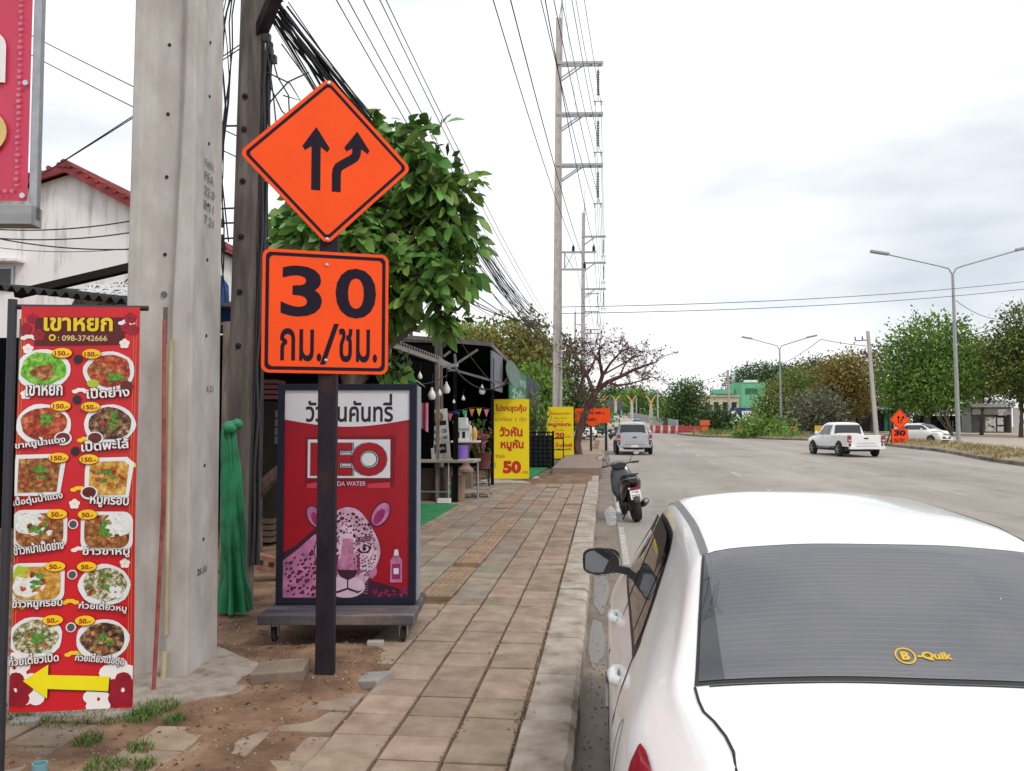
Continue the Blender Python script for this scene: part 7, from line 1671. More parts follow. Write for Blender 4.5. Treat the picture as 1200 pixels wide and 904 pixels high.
T(666, 66, [(664, 412, 5, 14), (666, 440, 7, 22), (670, 470, 10, 24), (680, 488, 12, 14)], 'creeper_tree', 'narrow dark tree wrapped in creepers just right of the first pylon pole', [F_DARK], nc=420, leaf=.3, seed=15)
T(690, 90, [(683, 482, 14, 16), (700, 490, 12, 12), (655, 486, 12, 16)], 'bushy_tree', 'low dark green tree behind the bare tree and second yellow board', [F_MID, F_DARK], nc=300, leaf=.4, seed=16)
# potted and stall plants
def plant(px, Y_, z0, w_, h_, m, name, label, cat='plant', n=60, leaf=.14, group=None):
    p = P(px, 500, Y_); rs = np.random.RandomState(int(px)); C_, N_, L_ = [], [], []; b = MB()
    for k in range(max(4, n // 8)):
        a = rs.uniform(0, 6.28); r_ = rs.uniform(.1, 1) * w_; e = (r_ * math.cos(a), r_ * math.sin(a), h_ * rs.uniform(.6, 1)); b.tube([(0, 0, 0), (e[0] * .4, e[1] * .4, e[2] * .6), e], [.012, .009, .004], BARK, 5)
        for q in range(8): s_ = rs.uniform(.35, 1); C_.append(np.array([e[0] * s_ ** 1.5, e[1] * s_ ** 1.5, e[2] * s_])); N_.append(rs.normal(size=3) + np.array([0, 0, .4])); L_.append(leaf * rs.uniform(.6, 1.3))
    t = thing(name, label, cat, (p.x, Y_, ramp(Y_) + z0), group=group); b.build('stem', t, sharp=0); leaf_mesh('leaves', C_, N_, L_, [x * .4 for x in L_], m, t, int(px)); return t
plant(566, 22.2, .8, .35, .7, mat('red_plant', (.26, .05, .06), .6, island=.4, col2=(.14, .03, .03)), 'potted_plant', 'reddish leafy plant growing in the dark red pot', n=90)
plant(572, 23.5, .0, .3, .95, F_YEL, 'stall_plant', 'yellow-green leafy plant at the foot of the first yellow board', n=110)
plant(560, 26, .3, .7, 1.5, F_MID, 'stall_plant', 'dark green plant row at the back of the black shed opening', n=150, leaf=.2)
plant(580, 27, .3, .6, 1.6, F_MID, 'stall_plant', 'green climbing plant behind the first yellow board, beside the shed post', n=130, leaf=.2)
plant(627, 33.0, .0, .45, 3.2, F_FRESH, 'bamboo_clump', 'thin bamboo stems with fresh leaves beside the wire crate stack', n=160, leaf=.25)
plant(634, 36.5, .0, .5, 2.6, F_FRESH, 'stall_plant', 'light green tall plant between crate stack and second yellow board', n=140, leaf=.25)
# ---- the bare tree leaning over the verge
DRYB = ramp_mat('dry_bark', [(.3, (.055, .028, .026)), (.7, (.19, .11, .095))], scale=3, rough=.95, stretch=(2, 2, .4))
Yt = 38.3; bs = base_at(680, Yt, -.1); b = MB(); rs = np.random.RandomState(9)
def pp(px, py, dy=0.0): q = P(px, py, Yt + dy); return q - bs
twigs = []
def limb(pl, r0, r1, dy0=0.0, dy1=0.0):
    pts = [pp(px, py, dy0 + (dy1 - dy0) * k / (len(pl) - 1)) for k, (px, py) in enumerate(pl)]; n = len(pts); b.tube(pts, [r0 + (r1 - r0) * k / (n - 1) for k in range(n)], DRYB, 7); twigs.extend([(p, r1) for p in pts[n // 2:]]); return pts
t = thing('bare_tree', 'nearly bare reddish-brown tree leaning out over the verge by the orange board', 'tree', bs)
limb([(680, 545), (676, 520), (680, 500), (688, 480), (695, 466), (700, 458)], .20, .12)
limb([(688, 480), (684, 468), (680, 452), (684, 440)], .10, .06, 0, .5)
limb([(700, 458), (706, 440), (703, 425), (702, 408)], .12, .04, 0, -1); limb([(700, 458), (712, 448), (726, 442), (742, 434), (758, 428), (770, 424)], .12, .03, 0, -.8); limb([(697, 464), (688, 440), (680, 424), (672, 412), (668, 402)], .10, .03, 0, .8)
limb([(706, 440), (716, 425), (728, 412), (738, 408)], .07, .02, -.5, -1.5); limb([(712, 448), (724, 452), (738, 450), (752, 446), (764, 442)], .07, .02, -.3, 1.2); limb([(703, 425), (694, 412), (690, 402)], .06, .02, -.6, .3); limb([(688, 440), (698, 420), (705, 405)], .06, .02, .5, 1.2); limb([(726, 442), (732, 428), (740, 420), (752, 412)], .05, .015, -.5, .6); limb([(706, 440), (720, 432), (734, 424), (748, 418)], .05, .015, -.5, .8)
limb([(684, 440), (676, 428), (668, 422)], .05, .02, .5, 1.0)
C_, N_, L_ = [], [], []
for p, r_ in list(twigs):
    for _ in range(8):
        d = Vector(rs.normal(size=3)); d.z = d.z * .7 + .25; d.normalize(); e = p + d * rs.uniform(.35, 1.0); m_ = p.lerp(e, .5) + Vector(rs.normal(size=3)) * .06; b.tube([p, m_, e], [.018, .012, .006], DRYB, 4)
        for _ in range(4):
            d2 = (d + Vector(rs.normal(size=3)) * .8).normalized(); q = m_.lerp(e, rs.rand()); e2 = q + d2 * rs.uniform(.2, .5); b.tube([q, e2], [.008, .004], DRYB, 3)
            for _ in range(2): C_.append(np.array(q.lerp(e2, rs.rand()))); N_.append(rs.normal(size=3)); L_.append(rs.uniform(.06, .14))
b.build('trunk', t, sharp=0); leaf_mesh('dry_leaves', C_, N_, L_, [x * .6 for x in L_], F_DRY, t, 4)
# ---- far side of the road
T(1086, 96, [(1086, 400, 40, 26), (1062, 425, 30, 30), (1108, 425, 34, 30), (1085, 448, 50, 32), (1060, 460, 28, 22), (1112, 458, 26, 20), (1090, 468, 30, 14)], 'shade_tree', 'big round deep green shade tree behind the white hatchback', [F_MID, F_FRESH], nc=2300, nl=9, leaf=.36, trunk_r=.35, seed=21)
T(1150, 104, [(1140, 425, 22, 24), (1155, 440, 28, 24), (1135, 445, 20, 20), (1172, 438, 22, 22)], 'shade_tree', 'yellowish green tree right of the tall street lamp', [F_YEL, F_MID], nc=1520, nl=9, leaf=.33, seed=22)
T(1196, 92, [(1196, 385, 22, 26), (1183, 412, 28, 24), (1205, 420, 34, 30), (1188, 442, 30, 18), (1212, 450, 28, 26)], 'shade_tree', 'tall dark-trunked tree at the far side with open airy top above the grey shop', [F_OLIVE, F_DARK], nc=1615, nl=9, leaf=.33, seed=23)
T(988, 104, [(985, 440, 22, 20), (995, 430, 16, 14), (985, 468, 28, 24), (1000, 460, 18, 22)], 'autumn_tree', 'orange-brown tree behind the white pickup', [F_BROWN, F_YEL], nc=1178, nl=9, leaf=.33, seed=24)
T(1022, 112, [(1020, 425, 18, 16), (1030, 445, 16, 20), (1012, 462, 14, 20)], 'sparse_tree', 'thin rusty-brown tree behind the tilted utility pole', [F_DRY, F_BROWN], nc=323, nl=9, leaf=.33, seed=25)
T(925, 112, [(915, 470, 26, 20), (935, 452, 22, 18), (905, 488, 22, 16), (945, 478, 22, 20)], 'olive_tree', 'dull olive tree behind the smaller street lamp', [F_OLIVE, F_MID], nc=1330, nl=9, leaf=.33, seed=26)
T(955, 118, [(952, 440, 24, 16), (972, 445, 18, 14)], 'olive_tree', 'grey-green tree between the umbrella tree and the orange-brown tree', [F_GREY, F_OLIVE], nc=798, nl=9, leaf=.33, seed=27)
T(960, 98, [(955, 478, 24, 16), (972, 488, 18, 16), (940, 492, 16, 10)], 'blossom_tree', 'greyish tree with pale withered flowers in front of the dark sheds', [F_GREY], nc=420, leaf=.4, seed=28)
T(898, 205, [(870, 448, 24, 9), (895, 438, 34, 10), (925, 440, 30, 10), (905, 452, 44, 10), (860, 462, 16, 8)], 'umbrella_tree', 'wide flat dark umbrella tree over the green building', [F_DARK], nc=1700, nl=9, leaf=.42, trunk_r=.5, seed=29)
T(802, 128, [(798, 465, 14, 16), (812, 462, 14, 16), (806, 484, 20, 18), (790, 488, 12, 14), (818, 490, 12, 12)], 'roadside_tree', 'dense green tree beside the plain concrete pole near the water barriers', [F_DARK, F_MID], nc=1064, nl=9, leaf=.33, seed=30)
T(838, 122, [(834, 494, 14, 11), (848, 495, 14, 11)], 'roadside_tree', 'dark shrubby tree in front of the cream building', [F_DARK], nc=320, leaf=.45, seed=31)
T(1045, 118, [(1040, 470, 14, 20), (1055, 485, 18, 14)], 'roadside_tree', 'pale greyish tree left of the big shade tree', [F_GREY, F_MID], nc=532, nl=9, leaf=.33, seed=32)
T(1010, 120, [(1005, 480, 20, 14), (1028, 484, 18, 12)], 'roadside_tree', 'dark low tree behind the tilted utility pole', [F_DARK, F_OLIVE], nc=570, nl=9, leaf=.33, seed=33)
bs = base_at(892, 84, .15); tree('green_bush', 'bright green bush growing on the median below the blue awning', bs, px_lobes([(884, 508, 12, 10), (898, 506, 12, 8), (908, 509, 12, 6)], 84, bs), [F_FRESH], nc=360, leaf=.4, trunk_r=.06, seed=34)['category'] = 'bush'
# the wooded hill beyond the flyover
for k, (px, py, rx, ry, m, Y_) in enumerate(((688, 478, 18, 18, 0, 250), (708, 470, 18, 18, 1, 262), (728, 466, 18, 18, 0, 255), (744, 468, 16, 16, 2, 245), (760, 474, 16, 16, 1, 250), (778, 478, 16, 16, 0, 240), (790, 482, 16, 16, 2, 225), (672, 482, 16, 16, 2, 240), (716, 484, 16, 12, 2, 228), (752, 486, 18, 12, 0, 224), (774, 492, 18, 10, 1, 205))):
    T(px, Y_, [(px - rx * .5, py + 4, rx * .7, ry * .8), (px + rx * .45, py + 2, rx * .7, ry * .85), (px, py + 12, rx, ry * .9)], 'forest_tree', ('dark', 'mid green', 'fresh green')[m] + ' woodland tree beyond the flyover and its golden lamps', [(F_DARK, F_MID, F_FRESH)[m]], nc=520, nl=9, leaf=.7, group='woodland trees beyond the flyover, ' + ('dark', 'mid green', 'fresh')[m], seed=40 + k, trunk_r=.3)
for k, (px, Y_) in enumerate(((1290, 86), (1420, 80))):
    T(px, Y_, [(px - 20, 440, 34, 34), (px + 24, 430, 36, 36), (px, 462, 44, 24), (px, 410, 28, 26)], 'shade_tree', ('full green shade tree past the grey shop', 'second full green shade tree past the grey shop')[k], [F_MID, F_OLIVE], nc=900, nl=9, leaf=.36, seed=70 + k)
# ================================================================ FAR STREET: LAMPS, WORKS, BUILDINGS, FLYOVER
def street_lamp(px, Y_, top_py, half, label):
    bs = base_at(px, Y_); z = P(px, top_py, Y_).z - bs.z
    t = thing('street_lamp', label, 'street lamp', bs, group='double-armed street lamps', rot=(0, R(-.6), 0)); GP = mat('lamp_pole_grey', (.36, .38, .37), .5, .4)
    b = MB(); b.tube([(0, 0, 0), (0, 0, z * .55), (0, 0, z - .5)], [.15, .12, .085], GP, 10); b.box((0, 0, .12), (.5, .5, .24), PALEC); b.build('pole', t)
    for s_ in (-1, 1):
        h = half * Y_ / 1000; up = h * .2
        b = MB(); b.tube([(0, 0, z - .6), (s_ * .25, 0, z - .15), (s_ * .9, 0, z + .06), (s_ * (h - .6), 0, z + up)], .055, GP, 8); b.build('arm', t)
        b = MB(); b.box((s_ * (h - .3), 0, z + up + .08), (1.25, .34, .2), mat('lamp_head', (.34, .33, .34), .4), rot=(0, R(-11) * s_, 0)); b.build('lamp_head', t, bevel=.05)
    return t
street_lamp(1123, 60, 312, 83, 'tall grey double-armed street lamp on the median beside the white hatchback')
street_lamp(916, 102, 404, 39, 'smaller double-armed street lamp farther along the median by the green bush')
def upole(px, Y_, top_py, label, arm=True, lean=0.0, w_=.3):
    bs = base_at(px, Y_); z = P(px, top_py, Y_).z - bs.z; t = thing('utility_pole', label, 'utility pole', bs, rot=(0, lean, 0)); b = MB(); pole_sec(b, Vector((0, 0, -.2)), Vector((0, 0, z)), w_, w_ * .7, POLEC, 0); b.build('shaft', t)
    if arm:
        for zz, l_ in ((z - .9, 1.3), (z - 2.3, .9)):
            b = MB(); b.box((-l_ / 2, 0, zz), (l_, .09, .09), RUST)
            for x in (-l_, -l_ * .45): b.lathe([(.03, 0), (.09, .12), (.05, .25), (.07, .35), (.0, .42)], PORC, 8, Matrix.Translation((x, 0, zz + .04)))
            b.build('crossarm', t)
    return Vector((bs.x, Y_, bs.z + z))
U1 = upole(1027, 90, 388, 'concrete utility pole tilted left with bracket arms, behind the orange diamond sign', lean=R(-3.5), w_=.4)
U2 = upole(855, 128, 434, 'concrete utility pole in front of the green building', lean=R(-1), w_=.42)
U3 = upole(799, 150, 446, 'plain concrete pole beside the water barriers', False, w_=.5)
U4 = upole(771, 190, 456, 'distant plain pole right of the golden lamps', True, w_=.4)
U5 = upole(746, 210, 466, 'farthest plain pole between the golden lamps', False, w_=.35)
LN = 'overhead wire strung between the utility poles across the road'
for a, c, s_ in ((U4, U2, 2), (U2, U1 + Vector((-5.3, 0, -.8)), 1.5), (U1 + Vector((-5.3, 0, -.8)), P(1230, 356, 92), 2.2), (U2 + Vector((0, 0, -1.5)), U1 + Vector((-5.3, 0, -2.2)), 1.5), (U3, U2, .8), (U5, U3, 1.0)): cable(span(a, c, s_, 16), .03, LN, 'wires between the far utility poles')
for dz in (0, -.75): cable(span(P(659, 360 + dz * -10, 41.5), P(1290, 319 + dz * -12, 66), .5, 20), .018, 'pair of wires spanning the whole road from the first pylon pole', 'wires spanning the road')
cable(span(P(1117, 350, 60), P(1240, 330, 75), 2.2, 14), .02, 'slack wire from the tall street lamp to the right tree', 'slack wires')
# ---- orange work signs on the median
t = thing('road_work_sign', 'low orange stand with a diamond arrow plate over a 30 plate, on the median', 'road sign', (P(1054, 500, 61).x, 61, ramp(61) - .02), R(14))
sign_diamond(t, 1.05, 1.66, -PLATE_YAW, detail=False, fwd=.06)
b = MB(); b.box((0, -.03, .53), (1.2, .02, 1.0), ORANGE); M_ = Matrix.Translation((0, -.043, .53)) @ Euler((R(90), 0, 0)).to_matrix().to_4x4(); b.text('30', -.42, .02, .42, .42, SIGNBLK, 1, bold=.05, M=M_, step=.004); b.text('กม./ชม.', -.42, -.42, .42, -.1, SIGNBLK, 1, bold=.02, M=M_, step=.004); b.build('speed_plate', t)
for s_ in (-1, 1):
    b = MB(); b.bar((s_ * .62, 0, 0), (s_ * .55, 0, 1.2), .06, .06, RUST); b.bar((s_ * .55, 0, 1.1), (s_ * .55, .7, 0), .05, .05, RUST); b.build('leg', t)
b = MB(); b.box((0, 0, .9), (.06, .05, 1.8), RUST); b.build('post', t)
q0, q1 = P(674, 479, 46.5), P(715, 496, 46.5); zc = (q0.z + q1.z) / 2; w_ = q1.x - q0.x; h_ = q0.z - q1.z
t = thing('detour_sign', 'wide orange notice board with pointed lower edge on two posts behind the bare tree', 'road sign', ((q0.x + q1.x) / 2, 46.5, ramp(46.5)), R(3)); zl = zc - ramp(46.5)
b = MB(); b.prism([(-w_ / 2, -h_ / 2), (-w_ * .18, -h_ / 2), (0, -h_ * .78), (w_ * .18, -h_ / 2), (w_ / 2, -h_ / 2), (w_ / 2, h_ / 2), (-w_ / 2, h_ / 2)], 0, .03, ORANGE, Matrix.Translation((0, -.05, zl)) @ Euler((R(90), 0, 0)).to_matrix().to_4x4()); M_ = Matrix.Translation((0, -.083, zl)) @ Euler((R(90), 0, 0)).to_matrix().to_4x4(); b.text('ทางเบี่ยง 400 ม.', -w_ * .36, .08, w_ * .36, .3, SIGNBLK, 1, bold=.02, M=M_, step=.003); b.text('งานก่อสร้าง', -w_ * .3, -.3, w_ * .1, -.08, SIGNBLK, 1, bold=.02, M=M_, step=.003); b.build('panel', t)
for x in (w_ * .38, -w_ * .05):
    b = MB(); b.box((x, 0, zl / 2 + .2), (.12, .1, zl + .4), mat('dark_sign_post', (.02, .015, .02), .7)); b.build('post', t)
def small_sign(px, py0, py1, wpx, Y_, label, m, form='panel'):
    bs = base_at(px, Y_, -.05); z1, z0 = P(px, py0, Y_).z - bs.z, P(px, py1, Y_).z - bs.z; t = thing('work_sign', label, 'road sign', bs); b = MB(); w_ = wpx * Y_ / 1000
    if form == 'two': b.box((0, 0, (z0 + z1 * 3) / 4 + .05), (w_, .05, (z1 - z0) * .48), m); b.box((0, 0, (z0 * 3 + z1) / 4), (w_ * .75, .05, (z1 - z0) * .42), m)
    elif form == 'ring': b.box((0, 0, (z0 + z1) / 2), (w_, .05, z1 - z0), m); b.oval(0, 0, w_ * .3, w_ * .38, LETW, 6, M=Matrix.Translation((0, -.03, (z0 + z1) / 2)) @ Euler((R(90), 0, 0)).to_matrix().to_4x4()); b.oval(0, 0, w_ * .18, w_ * .24, m, 12, M=Matrix.Translation((0, -.03, (z0 + z1) / 2)) @ Euler((R(90), 0, 0)).to_matrix().to_4x4())
    else: b.box((0, 0, (z0 + z1) / 2), (w_, .05, z1 - z0), m)
    b.build('panel', t); b = MB()
    for s_ in (-1, 1): b.bar((s_ * w_ * .4, .06, 0), (s_ * w_ * .4, .06, z1 * .9), .07, .05, RUST)
    b.build('stand', t)
ORS = mat('faded_orange', (.66, .12, .03), .6, var=.1)
small_sign(826, 493, 506, 11, 96, 'stacked pair of orange boards at the median tip near the dark shrub tree', ORS, 'two'); small_sign(871, 499, 508, 14, 92, 'wide low orange barrier board left of the bright green bush', ORS); small_sign(930, 500, 510, 8, 88, 'orange board with a pale ring right of the green bush', ORS, 'ring'); small_sign(959, 499, 508, 8, 90, 'small yellow board left of the white pickup', mat('faded_yellow', (.62, .38, .03), .6))
# ---- water-filled barriers closing the lane
PKB = mat('barrier_red', (.50, .055, .06), .6, var=.15, island=.2); WHB = mat('barrier_white', (.66, .62, .60), .6)
bar0 = None
pts = [(766, 506.5), (772, 507), (778, 507.3), (784, 507.6), (790, 508), (796, 508), (801, 508.3), (806, 508.6), (810, 509), (815, 509.4), (820, 510)]
prof = [(-.3, 0), (.3, 0), (.3, .12), (.2, .3), (.13, .55), (.13, .98), (-.13, .98), (-.13, .55), (-.2, .3), (-.3, .12)]
k = 0
for i in range(len(pts) - 1):
    for f in (0, .5):
        px, py = pts[i][0] + (pts[i + 1][0] - pts[i][0]) * f, pts[i][1] + (pts[i + 1][1] - pts[i][1]) * f; Y_ = 112 - i * 1.2 - f * 1.2; x = P(px, 500, Y_).x
        white = i < 6 and k % 3 == 1
        b = MB(); b.prism(prof, -.42, .42, WHB if white else PKB, Euler((R(90), 0, R(90))).to_matrix().to_4x4())
        o = b.build('water_barrier', loc=(x, Y_, ramp(Y_) + ROAD), rot=(0, 0, R(6))); k += 1
        tag(o, 'white plastic water barrier in the row closing the lane' if white else 'red plastic water barrier in the row closing the lane', 'barrier', 'white water barriers' if white else 'red water barriers')
# ---- flyover ramp, its noise wall and golden lamps
RPM = mat('ramp_concrete', (.42, .36, .28), .85, scale=.2); b = MB(); vs = []; rp = []
for k in range(18):
    t_ = k / 17; y = 112 + 128 * t_; x = 4.6 + .6 * t_ - 6.5 * t_ ** 2; z = ramp(y) + ROAD + .03 + 4.2 * t_ ** 1.25; rp.append((x, y, z)); hw = 4.6; vs += [(x - hw, y, z - 3), (x - hw, y, z + .5), (x - hw + .25, y, z + .5), (x - hw + .25, y, z), (x + hw - .25, y, z), (x + hw - .25, y, z + .5), (x + hw, y, z + .5), (x + hw, y, z - 3)]
b.add(vs, [(k * 8 + i, k * 8 + i + 1, k * 8 + 9 + i, k * 8 + 8 + i) for k in range(17) for i in range(7)], RPM); tag(b.build('flyover_ramp'), kind='structure')
NW = ramp_mat('noise_wall_panel', [(.3, (.22, .26, .25)), (.7, (.36, .39, .37))], scale=.6, stretch=(1, 1, .1)); t = thing('noise_wall', 'grey-green panelled noise wall running up the right side of the flyover', 'wall', (rp[0][0], rp[0][1], 0)); b = MB(); posts = MB()
N = 22
for k in range(N):
    t_ = k / N; f = lambda t_: (P(794 - 58 * t_, 500, 108 + 95 * t_).x, 108 + 95 * t_)
    (x0, y0), (x1, y1) = f(k / N), f((k + 1) / N); zt0, zt1 = P(794 - 58 * k / N, 493 - 9.5 * k / N, y0).z, P(794 - 58 * (k + 1) / N, 493 - 9.5 * (k + 1) / N, y1).z; zb0 = ramp(y0) - .3; ox, oy = rp[0][0], rp[0][1]
    b.add([(x0 - ox, y0 - oy, zb0), (x1 - ox, y1 - oy, zb0), (x1 - ox, y1 - oy, zt1), (x0 - ox, y0 - oy, zt0), (x0 - ox + .12, y0 - oy + .05, zb0), (x1 - ox + .12, y1 - oy + .05, zb0), (x1 - ox + .12, y1 - oy + .05, zt1), (x0 - ox + .12, y0 - oy + .05, zt0)], [(0, 3, 2, 1), (4, 5, 6, 7), (3, 7, 6, 2), (0, 4, 7, 3), (1, 2, 6, 5)], NW)
    posts.bar((x0 - ox - .05, y0 - oy - .05, zb0), (x0 - ox - .05, y0 - oy - .05, zt0 + .1), .16, .16, STEEL)
b.build('panel_row', t); posts.build('post_row', t)
GOLD = mat('golden_lamp', (.62, .42, .10), .45, .2)
def gold_lamp(px, Y_, top, bot):
    bs = P(px, bot, Y_); z = P(px, top, Y_).z - bs.z; t = thing('ornate_lamp', 'golden Y-shaped ornamental lamp post along the flyover', 'street lamp', bs, group='golden lamps along the flyover'); b = MB(); b.tube([(0, 0, -1.2), (0, 0, z * .45), (0, 0, z * .8)], [.2, .28, .12], mat('lamp_white_shaft', (.5, .5, .46), .5), 8); b.build('pole', t); b = MB()
    for s_ in (-1, 1): w_ = 6.2 * Y_ / 1000; b.tube([(0, 0, z * .7), (s_ * w_ * .4, 0, z * .86), (s_ * w_ * .8, 0, z * .96), (s_ * w_, 0, z)], [.16, .13, .10, .05], GOLD, 6); b.tube([(0, 0, z * .55), (s_ * w_ * .45, 0, z * .72)], [.1, .05], GOLD, 5)
    b.build('arm', t)
for px, Y_, top, bot in ((763, 132, 463, 500), (740.5, 152, 463, 492), (721.5, 172, 463, 489), (707, 190, 464, 487), (704, 206, 463, 486), (698, 222, 466, 486)): gold_lamp(px, Y_, top, bot)
# sign gantry across the flyover in the shade
b = MB(); q = P(715, 475, 215); b.box((0, 0, 0), (6, .6, 2.6), mat('gantry_grey', (.10, .10, .11), .7)); b.box((-2.8, 0, -3), (.4, .4, 6), STEEL); b.box((2.8, 0, -3), (.4, .4, 6), STEEL); tag(b.build('sign_gantry', loc=q), 'dark overhead gantry crossing the flyover behind the golden lamps', 'gantry')
# distant traffic
hatch('distant_car', 'tiny pale car coming down the flyover ramp above the silver pickup', mat('far_car_pale', (.62, .62, .6), .3), (P(748, 500, 122).x, 122, rp[1][2] + .2), R(5)); hatch('distant_car', 'tiny silver car at the top of the flyover under the golden lamps', mat('far_car_silver', (.4, .42, .46), .3), (P(721, 500, 165).x, 165, P(721, 494, 165).z), R(0)); hatch('distant_car', 'tiny dark blue car behind the orange notice board', mat('far_car_blue', (.03, .04, .10), .3), (P(703, 500, 92).x, 92, ramp(92) - .1), R(10))
hatch('distant_car', 'small white car half hidden under the orange notice board', WPAINT, (P(690, 500, 80).x, 80, ramp(80) - .1), R(12))
m2 = copy_tree(moto, loc=(P(716, 500, 76).x, 76, ramp(76) - .1), label='distant parked motorbike on the sandy verge left of the silver pickup'); m2.rotation_euler = (0, R(-6), R(-30))
# ---- buildings across the road
GRN = mat('mint_paint', (.15, .46, .27), .7, var=.08, scale=.4); GRD = mat('mint_shade', (.03, .16, .09), .8); CRM = mat('cream_wall', (.62, .54, .38), .8, var=.12, scale=.3)  # second green is a darkened copy of the mint, painting shade in the openings
def wx(px, Y_): return P(px, 500, Y_).x
def hz_(px, py, Y_): return P(px, py, Y_).z
Yg = 165; x0, xm, x1 = wx(838, Yg), wx(862, Yg), wx(897.5, Yg); zt1, zt2, zb = hz_(870, 448, Yg), hz_(850, 456, Yg), ramp(Yg)
t = thing('office_building', 'mint green flat-roofed building with a rounded corner under the umbrella tree', 'building', (xm, Yg, zb))
b = MB(); pl = [(0, 9), (0, 1.6), (.4, .7), (1.2, .1), (2.2, 0), (x1 - xm, 0), (x1 - xm, 9)]; b.prism(pl, 0, zt1 - zb, GRN); b.build('wall', t)
b = MB(); box_to(b, x0 - xm, -.02, 1.2, 8, 0, zt2 - zb, GRN); b.build('wing', t)
b = MB(); box_to(b, 1.9, 4.1, -.06, .1, hz_(870, 461, Yg) - zb - .2, hz_(870, 456.5, Yg) - zb + .2, GRD); box_to(b, 4.2, 4.5, -.12, .1, hz_(870, 461, Yg) - zb - .2, hz_(870, 456.5, Yg) - zb + .2, GRN); b.build('balcony_opening', t)
for xx0, xx1, y0, y1 in ((wx(878, Yg) - xm, wx(890, Yg) - xm, 457.5, 456.2),):
    b = MB(); box_to(b, xx0, xx1, -.05, .1, hz_(870, y0, Yg) - zb, hz_(870, y1, Yg) - zb, GRD); b.build('window', t)
for px in (880, 888):
    b = MB(); box_to(b, wx(px, Yg) - xm - .6, wx(px, Yg) - xm + .6, 3, 4.2, zt1 - zb, zt1 - zb + .55, LETW); b.build('roof_tank', t)
b = MB(); box_to(b, x0 - xm + .3, -.3, 1.12, 1.25, hz_(850, 463, Yg) - zb, hz_(850, 461.5, Yg) - zb, GRD); b.build('ledge', t)
Yc = 150; xa, xb = wx(821, Yc), wx(866, Yc); zb = ramp(Yc); t = thing('row_house', 'cream plaster house showing between the dark shrub trees, left of the mint building', 'house', (xa, Yc, zb))
b = MB(); box_to(b, 0, xb - xa, 0, 8, 0, hz_(840, 465, Yc) - zb, CRM); b.build('wall', t)
b = MB(); box_to(b, -.2, xb - xa + .2, -.25, 8.2, hz_(840, 465, Yc) - zb, hz_(840, 463.6, Yc) - zb, CRM); b.build('parapet', t)
for k in range(4):
    b = MB(); box_to(b, .8 + k * 1.5, 1.6 + k * 1.5, -.05, .1, 3.2, 4.6, mat('window_dark', (.04, .04, .045), .2)); b.build('window', t)
Ys = 135; xa, xb = wx(856, Ys), wx(895, Ys); zb = ramp(Ys); BLU = mat('awning_blue', (.035, .05, .20), .6); t = thing('shop', 'shop with dark blue fascia and white awning panels behind the green bush', 'shop', (xa, Ys, zb))
h0 = hz_(870, 478, Ys) - zb; b = MB(); box_to(b, 0, xb - xa, 1.0, 7, 0, h0 - .2, mat('shop_dark', (.03, .03, .035), .8)); b.build('wall', t)
b = MB(); box_to(b, 0, xb - xa - 1, .6, .9, h0 - .9, h0, BLU); b.build('fascia', t)
b = MB(); 
for px0, px1 in ((857, 864), (870, 886)): 
    a, c = wx(px0, Ys) - xa, wx(px1, Ys) - xa; b2 = MB(); b2.add([(a, -.8, h0 - 2.1), (c + .6, -.8, h0 - 2.1), (c, .6, h0 - .5), (a, .6, h0 - .5), (a, -.75, h0 - 2.18), (c + .6, -.75, h0 - 2.18), (c, .62, h0 - .58), (a, .62, h0 - .58)], [(0, 1, 2, 3), (7, 6, 5, 4), (0, 4, 5, 1), (1, 5, 6, 2), (3, 7, 4, 0)], mat('awning_white', (.66, .67, .72), .6)); b2.box(((a + c) / 2 + .3, -.82, h0 - 2.3), (c - a + .6, .06, .5), BLU); b2.build('awning', t)
b = MB(); box_to(b, wx(858, Ys) - xa, wx(868, Ys) - xa, .3, .6, 0.1, h0 - 2.4, CRM); b.build('counter', t)
# row of low dark sheds and shops
def shop(px0, px1, top, Y_, label, wallm, roofm, door=None, posts=True):
    xa, xb = wx(px0, Y_), wx(px1, Y_); zb = ramp(Y_); h0 = hz_(px0, top, Y_) - zb; t = thing('market_shed', label, 'shed', (xa, Y_, zb)); L_ = xb - xa
    b = MB(); box_to(b, 0, L_, 2.2, 2.4, 0, h0 - .3, wallm); box_to(b, 0, .12, 0, 2.2, 0, h0 - .3, wallm); box_to(b, L_ - .12, L_, 0, 2.2, 0, h0 - .3, wallm); b.build('wall', t)
    b = MB(); corr(b, (-.3, -.6, h0 - .25), (L_ + .3, -.6, h0 - .25), (-.3, 2.7, h0 + .25), max(4, int(L_ / .5)), roofm, amp=.05, th=.02); b.build('roof', t)
    if door: 
        b = MB(); d0, d1 = wx(door[0], Y_) - xa, wx(door[1], Y_) - xa; box_to(b, d0, d1, .2, .4, 0, h0 - .6, door[2]); b.build('door', t)
    if posts:
        for k in range(int(L_ / 2.2) + 1):
            b = MB(); box_to(b, k * 2.2, k * 2.2 + .1, -.1, 0, 0, h0 - .3, SG); b.build('post', t)
    return t, h0, L_
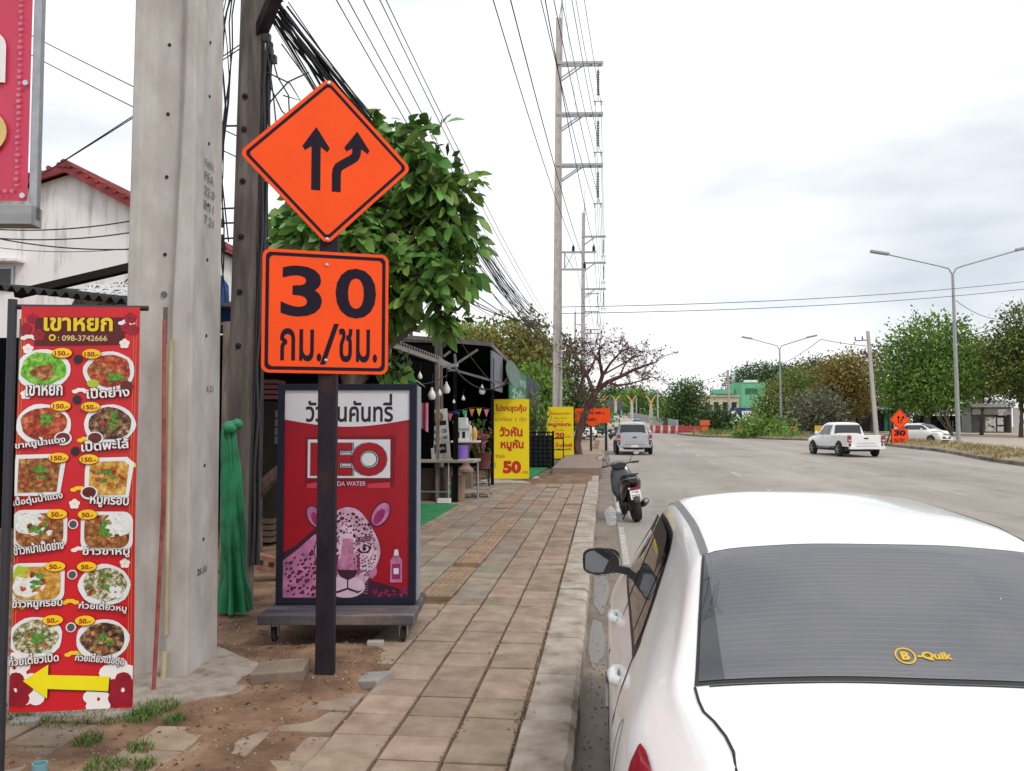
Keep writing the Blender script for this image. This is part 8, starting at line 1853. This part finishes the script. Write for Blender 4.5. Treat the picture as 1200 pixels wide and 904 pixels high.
DKW = mat('shed_wall_dark', (.045, .045, .055), .8); shop(900, 936, 484, 122, 'low dark shed behind the smaller street lamp', DKW, TIN, (905, 912, mat('door_umber', (.12, .09, .07), .7))); shop(937, 962, 485, 112, 'low shed with a teal door left of the white pickup', DKW, TIN, (938, 947, mat('teal_door', (.03, .20, .16), .6))); shop(963, 1002, 482, 118, 'dark shed behind the white pickup cab', mat('shed_wall_slate', (.08, .085, .10), .8), mat('blue_roof_sheet', (.05, .08, .18), .6)); shop(1003, 1044, 478, 114, 'open shed with a pale blue roof behind the orange diamond sign', mat('shed_wall_grey', (.16, .165, .17), .8), mat('pale_blue_roof', (.25, .33, .42), .6), (1037, 1045, mat('green_door', (.03, .22, .10), .6))); shop(1078, 1134, 484, 110, 'dark car shelter with blue panels under the big shade tree', mat('shelter_navy', (.03, .035, .06), .8), TIN, (1126, 1136, mat('blue_panel', (.02, .05, .20), .6)))
t, h0, L_ = shop(1137, 1186, 470, 104, 'grey shop with a white metal roof and roller shutters right of the street lamp', mat('pale_grey_wall', (.40, .40, .38), .8), mat('white_roof_sheet', (.66, .67, .64), .5), posts=False)
b = MB(); box_to(b, -.2, L_ + .2, -.5, -.42, h0 - .75, h0 - .3, LETW); b.build('fascia', t)
b = MB(); box_to(b, .2, L_ - .2, -.2, .0, h0 - 1.6, h0 - .9, mat('awning_grey', (.5, .48, .47), .6)); b.build('awning', t)
b = MB(); 
for k in range(22): box_to(b, .3, 2.8, 1.0 - .02 * (k % 2), 1.1, .1 + k * .12, .1 + k * .12 + .115, mat('shutter_grey', (.38, .38, .37), .6))
b.build('roller_shutter', t)
POSTR = ramp_mat('poster_mix', [(.36, (.05, .05, .06)), (.48, (.62, .60, .57)), (.6, (.7, .68, .66)), (.7, (.3, .1, .08))], scale=2.2, detail=4)
for k, (px0, px1, py0, py1, lab) in enumerate(((1155, 1167, 489, 506, 'tall'), (1169, 1176, 490, 498, 'square'), (1169, 1176, 500, 506, 'low'), (1170, 1180, 480, 487, 'high'))):
    b = MB(); Y_ = 102.9; box_to(b, wx(px0, Y_), wx(px1, Y_), Y_, Y_ + .05, hz_(px0, py1, Y_), hz_(px0, py0, Y_), POSTR); tag(b.build('poster_board'), lab + ' printed poster board in front of the grey shop', 'poster')
b = MB(); box_to(b, wx(1188, 103), wx(1196, 103), 103, 103.1, ramp(103), hz_(1190, 478, 103), mat('white_wall_panel', (.6, .58, .55), .7)); tag(b.build('wall_panel'), 'white wall panel right of the grey shop', 'wall')
b = MB(); rg = random.Random(6)
for k in range(14):
    a = rg.uniform(0, 6.28); c = P(1116, 512, 61); e = c + Vector((rg.uniform(-1.3, .5), rg.uniform(-.5, .5), rg.uniform(.3, 2.2))); b.tube([c, c.lerp(e, .5) + Vector((rg.uniform(-.3, .3), 0, .2)), e], .025, BARK, 4)
tag(b.build('dead_branch'), 'tangle of dead branches at the foot of the tall street lamp', 'branches')
sp = []
rg = random.Random(13)
for _ in range(60):
    y = rg.uniform(78, 100); sp.append((edge(y) + rg.uniform(.4, 4), y, .7, 1))
blades('median_weeds', sp, F_MID, h=(.2, .7), dens=14, wd=.04)
